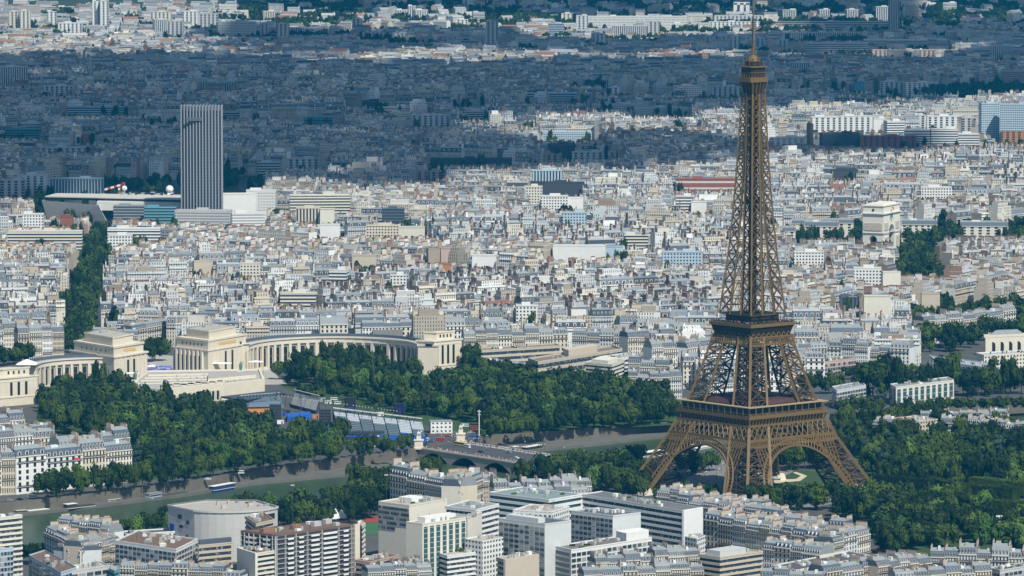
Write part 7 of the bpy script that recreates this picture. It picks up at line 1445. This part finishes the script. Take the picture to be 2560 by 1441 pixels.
for i, (p0, p1) in enumerate(HEDGES):
    a, b = G(*p0), G(*p1); L = math.hypot(b[0] - a[0], b[1] - a[1]); t = thing('clipped_trees', ['long box-clipped tree hedge beside the right tower footing', 'box-clipped tree hedge in mid park', 'box-clipped tree hedge above the white tents', 'box-clipped tree hedge below the red playground', 'rear box-clipped hedge behind the tower footing', 'rear box-clipped hedge in the park', 'short box-clipped hedge at the park edge'][i], 'hedge', ((a[0] + b[0]) / 2, (a[1] + b[1]) / 2, 0), math.atan2(b[1] - a[1], b[0] - a[0])); m = MB(); m.box(0, 0, 2.2, L, 9, 8.6)
    for k in range(int(L * 22)):
        f = mleaf.random(); x = mleaf.uniform(-L / 2, L / 2); y, z = (mleaf.uniform(-4.7, 4.7), 10.9) if f < .5 else (-4.6, mleaf.uniform(2.4, 10.8)); n = Vector((mleaf.uniform(-.6, .6), -1 if f >= .5 else mleaf.uniform(-.6, .6), 1 if f < .5 else mleaf.uniform(-.2, .8))).normalized(); u = n.cross(Vector((.2, .3, 1))).normalized(); w = n.cross(u); s = mleaf.uniform(.35, .75); p = Vector((x, y, z)); m.add([p + u * s, p + w * s, p - u * s, p - w * s], [(0, 1, 2, 3)])
    part('foliage', m, M_LEAF, t)
    for k in range(max(2, int(L / 9))): e = MB(); x = -L / 2 + (k + .5) * L / max(2, int(L / 9)); e.bar((x, 0, 0), (x, 0, 2.4), .5); part('trunk', e, M_TRUNK, t)
# avenue trees and far trees
for k in range(38):
    f = k / 37; y = 882 - 292 * f ** .85; v_ = y - 30
    kk = [(550, 250, 274), (600, 217, 266), (700, 186, 246), (760, 174, 240), (852, 164, 233)]; xl = float(np.interp(v_, [q[0] for q in kk], [q[1] for q in kk])); xr = float(np.interp(v_, [q[0] for q in kk], [q[2] for q in kk]))
    for _ in (1,):
        for u in (.06, .25, .42, .6, .78, .95): px = xl + (xr - xl) * u; x, Y = G(px, y); TREES.append((x + tg.uniform(-2, 2), Y + tg.uniform(-3, 3), tg.uniform(5.5, 7.5), tg.uniform(12, 15), 'r', 'of the straight avenue'))
FT = []
def fgrove(px, sp=14, rr=(6, 9), hh=(10, 16)):
    n0 = len(TREES); grove(px, '', sp, rr, hh, 'r'); FT.extend(TREES[n0:]); del TREES[n0:]
for q in ([(2600, 1090), (3300, 1050), (3300, 1560), (2600, 1410)], [(2600, 915), (3300, 880), (3300, 1000), (2600, 1020)], [(-700, 1500), (-80, 1440), (-80, 1560), (-700, 1700)], [(-700, 1090), (-80, 1060), (-80, 1240), (-700, 1330)], [(1985, 585), (2150, 580), (2150, 615), (1990, 622)], [(2258, 590), (2400, 582), (2590, 575), (2590, 610), (2400, 612), (2270, 622)], [(2205, 640), (2330, 632), (2365, 725), (2250, 738)], [(2124, 520), (2150, 520), (2152, 600), (2128, 600)], [(0, 232), (130, 225), (120, 262), (0, 268)], [(2140, 200), (2500, 175), (2560, 240), (2400, 262), (2150, 215)], [(2060, 242), (2240, 262), (2230, 285), (2080, 270)], [(1720, 255), (1850, 262), (1840, 280), (1725, 272)], [(230, 58), (420, 66), (380, 90), (280, 88)], [(560, 20), (900, 24), (880, 36), (600, 40)], [(2300, 20), (2590, 14), (2590, 60), (2420, 55), (2330, 40)], [(0, 345), (60, 360), (50, 385), (0, 390)], [(130, 470), (0, 500), (0, 540), (110, 540)], [(520, 440), (600, 450), (590, 475), (520, 480)], [(1700, 72), (1770, 78), (1790, 95), (1700, 96)], [(820, 455), (850, 455), (852, 480), (822, 480)], [(1210, 318), (1290, 316), (1290, 330), (1215, 334)], [(250, 470), (420, 465), (430, 478), (260, 485)], [(1745, 715), (1780, 715), (1782, 780), (1748, 780)], [(1990, 718), (2030, 716), (2060, 745), (1995, 742)], [(-20, 8), (220, 4), (220, 18), (-20, 20)], [(1280, 40), (1400, 46), (1400, 66), (1285, 70)], [(1060, 45), (1180, 52), (1170, 66), (1075, 64)]): fgrove(q)
for k in range(2100):
    x0, y0 = tg.uniform(-60, 2620), 900 * tg.random() ** 1.5; x, Y = G(x0, y0)
    if inside((x, Y), AREA) and Y > 4700:
        for j in range(tg.choice([1, 1, 2, 3]) + (3 if Y > 8500 else 0) + (6 if Y > 9500 else 0)): FT.append((x + tg.uniform(-16, 16), Y + tg.uniform(-6, 6), tg.uniform(4, 7.5), tg.uniform(11, 24) if Y < 8500 else tg.uniform(9, 16), 'r', ''))
for k in range(700):
    x0, y0 = tg.uniform(-60, 2620), tg.uniform(0, 120); x, Y = G(x0, y0)
    for j in range(7): FT.append((x + tg.uniform(-30, 30), Y + tg.uniform(-10, 10), tg.uniform(5, 9), tg.uniform(9, 16), 'r', ''))
hill = [(tg.uniform(-1400, 1400), tg.uniform(11600, 12500)) for _ in range(1500)]
for x, Y in hill: FT.append((x, Y, tg.uniform(9, 16), tg.uniform(14, 24) + max(0, (Y - 11500) * .05), 'r', ''))
TREES.sort(key=lambda q: q[1]); IND = TREES[:]
def seen(q):
    px, py = PX(q[0], q[1], q[3]); return -30 < px < 2590 and py < 1450
IND = [q for q in TREES if seen(q)]
# the ones that show largest: near and standing clear of the tree in front
score = []
for i, q in enumerate(IND):
    sc_ = q[2] * q[3] / q[1] ** 2 * 1e5; px, py = PX(q[0], q[1], q[3] * .7); cover = 0
    for w in IND[max(0, i - 60):i]:
        ax, ay = PX(w[0], w[1], w[3]); 
        if abs(ax - px) < w[2] * 3 and ay < py: cover += 1
    score.append((sc_ / (1 + .6 * cover), i))
score.sort(reverse=True); chosen = set(i for _, i in score[:300]); loose = [q for i, q in enumerate(IND) if i not in chosen] + FT
KN = {'r': ('round', 'broad'), 't': ('tall', 'tall'), 'c': ('cedar', 'blue green layered'), 'b': ('bright', 'bright green')}
byp = {}
for i in sorted(chosen): byp.setdefault(IND[i][5], []).append(IND[i])
for place, L_ in byp.items():
    L_.sort(key=lambda q: q[0] / q[1])
    for i, q in enumerate(L_):
        kind, ad = KN[q[4]]; lab = f'{ad} tree, {ordw(i)} from left {place}' if len(L_) > 1 else f'{ad} leafy tree {place}'
        t = thing('tree', lab, 'tree', (q[0], q[1], 0), tg.uniform(0, 6.3)); t.scale = (q[2], q[2], q[3]); ob('crown', tg.choice(CR[kind]), t); ob('trunk', TRK, t)
LT = []
for sd in range(4):
    r = random.Random(60 + sd); m = MB(); lob = [(0, 0, .6, .55)] + [(r.uniform(-.5, .5), r.uniform(-.5, .5), r.uniform(.45, .85), r.uniform(.28, .42)) for _ in range(6)]
    for (x, y, z, q) in lob:
        m.add([(x + v.x * q * .9, y + v.y * q * .9, z + v.z * q * .6) for v in [u * r.uniform(.75, 1.15) for u in ICO1[0]]], ICO1[1])
        for i in range(12):
            n = Vector((r.gauss(0, 1), r.gauss(0, 1), r.gauss(.3, 1))).normalized(); p = Vector((x, y, z)) + Vector((n.x, n.y, n.z * .65)) * q; u = n.cross(Vector((.3, .2, 1))).normalized(); w = n.cross(u); s = r.uniform(.09, .16); m.add([p + u * s + n * .05, p + w * s, p - u * s + n * .03, p - w * s], [(0, 1, 2, 3)])
    LT.append((np.array([tuple(v) for v in m.v]), m.f))
def stuff_trees(name, T, label, mat):
    VV = []; LL = []; LS = []; off = 0; a0 = 0; sz = []
    for i, q in enumerate(T):
        V, f = LT[i % 4]; a = i * 2.4; c, s = cos(a), sin(a); X = V[:, 0] * c - V[:, 1] * s; Y = V[:, 0] * s + V[:, 1] * c; VV.append(np.stack([X * q[2] + q[0], Y * q[2] + q[1], V[:, 2] * q[3]], 1)); LL.append(np.concatenate([np.array(x) for x in f]) + off); sz.append(np.array([len(x) for x in f])); off += len(V)
    V = np.concatenate(VV); Lp = np.concatenate(LL).astype(np.int32); S = np.concatenate(sz).astype(np.int32); me = bpy.data.meshes.new(name); me.vertices.add(len(V)); me.vertices.foreach_set('co', V.ravel()); me.loops.add(len(Lp)); me.loops.foreach_set('vertex_index', Lp)
    me.polygons.add(len(S)); me.polygons.foreach_set('loop_start', np.concatenate([[0], np.cumsum(S)[:-1]]).astype(np.int32)); me.polygons.foreach_set('loop_total', S); me.materials.append(mat); tn = np.concatenate([np.full(len(x), (i * 0.6180339) % 1.0) for i, x in enumerate(sz)]); at = me.attributes.new('tint', 'FLOAT_COLOR', 'FACE'); at.data.foreach_set('color', np.repeat(tn, 4).astype(np.float32)); me.update(calc_edges=True); me.shade_flat(); o = ob(name, me); tag(o, label, None, None, 'stuff')
print('TREES', len(TREES), len(IND), len(FT))
stuff_trees('woods', loose, 'mass of dark green trees filling gaps of gardens, streets and far woods', leaf_mat('far_foliage', (.01, .023, .005), (.066, .104, .014), True))
build_filler()
def sighted(b):
    px, _ = PX(b[0], b[1]); py = -560 + F * CH / b[1]; w = b[3] * .6 * F / b[1]
    for (x0, x1, yl, yb) in SIGHT:
        if x0 - w < px < x1 + w and yb < py < yl + 34 * F / b[1]:
            z = CH - (yl + 560) * b[1] / F
            if b[5] + b[6] > z:
                if z - b[6] < 4: return None
                b = (*b[:5], z - b[6], *b[6:])
    return b
B = [q for q in (sighted(b) for b in B) if q is not None]
B.sort(key=lambda b: b[1])
n0 = sum(1 for o in col.objects if o.name.startswith('apartment_building')); NIND = 300 - n0; print('HOUSES', n0)
near, rest = [], []
for b in B:
    if len(near) < NIND and b[7] < NM and abs(PX(b[0], b[1])[0] - 1280) < 1290 and b[5] > 14: near.append(b)
    else: rest.append(b)
o = merge('city_blocks', rest, [M_CITYF, M_CITYP], 4); tag(o, 'dense sea of pale apartment blocks under zinc and slate roofs', None, None, 'stuff')
frd = random.Random(21); rows = [near[i:i + 14] for i in range(0, len(near), 14)]
print('FILLER', len(B), len(rest))
for ri, rw in enumerate(rows):
    for i, b in enumerate(sorted(rw, key=lambda b: b[0] / b[1])):
        wn_ = frd.choice(['white', 'cream', 'cream', 'pale', 'beige', 'warm', 'white']); j = frd.uniform(.9, 1.06); rc = frd.choice(['zinc', 'slate', 'zinc'])
        house(b[7], b[0], b[1], b[2], b[3], b[4], b[5], tuple(c * j for c in COLS[wn_]), f'{wn_} mansard house, {ordw(i)} from left, {ordw(ri)} row behind the colonnaded palace', None, full=ri < 4, rc=rc)
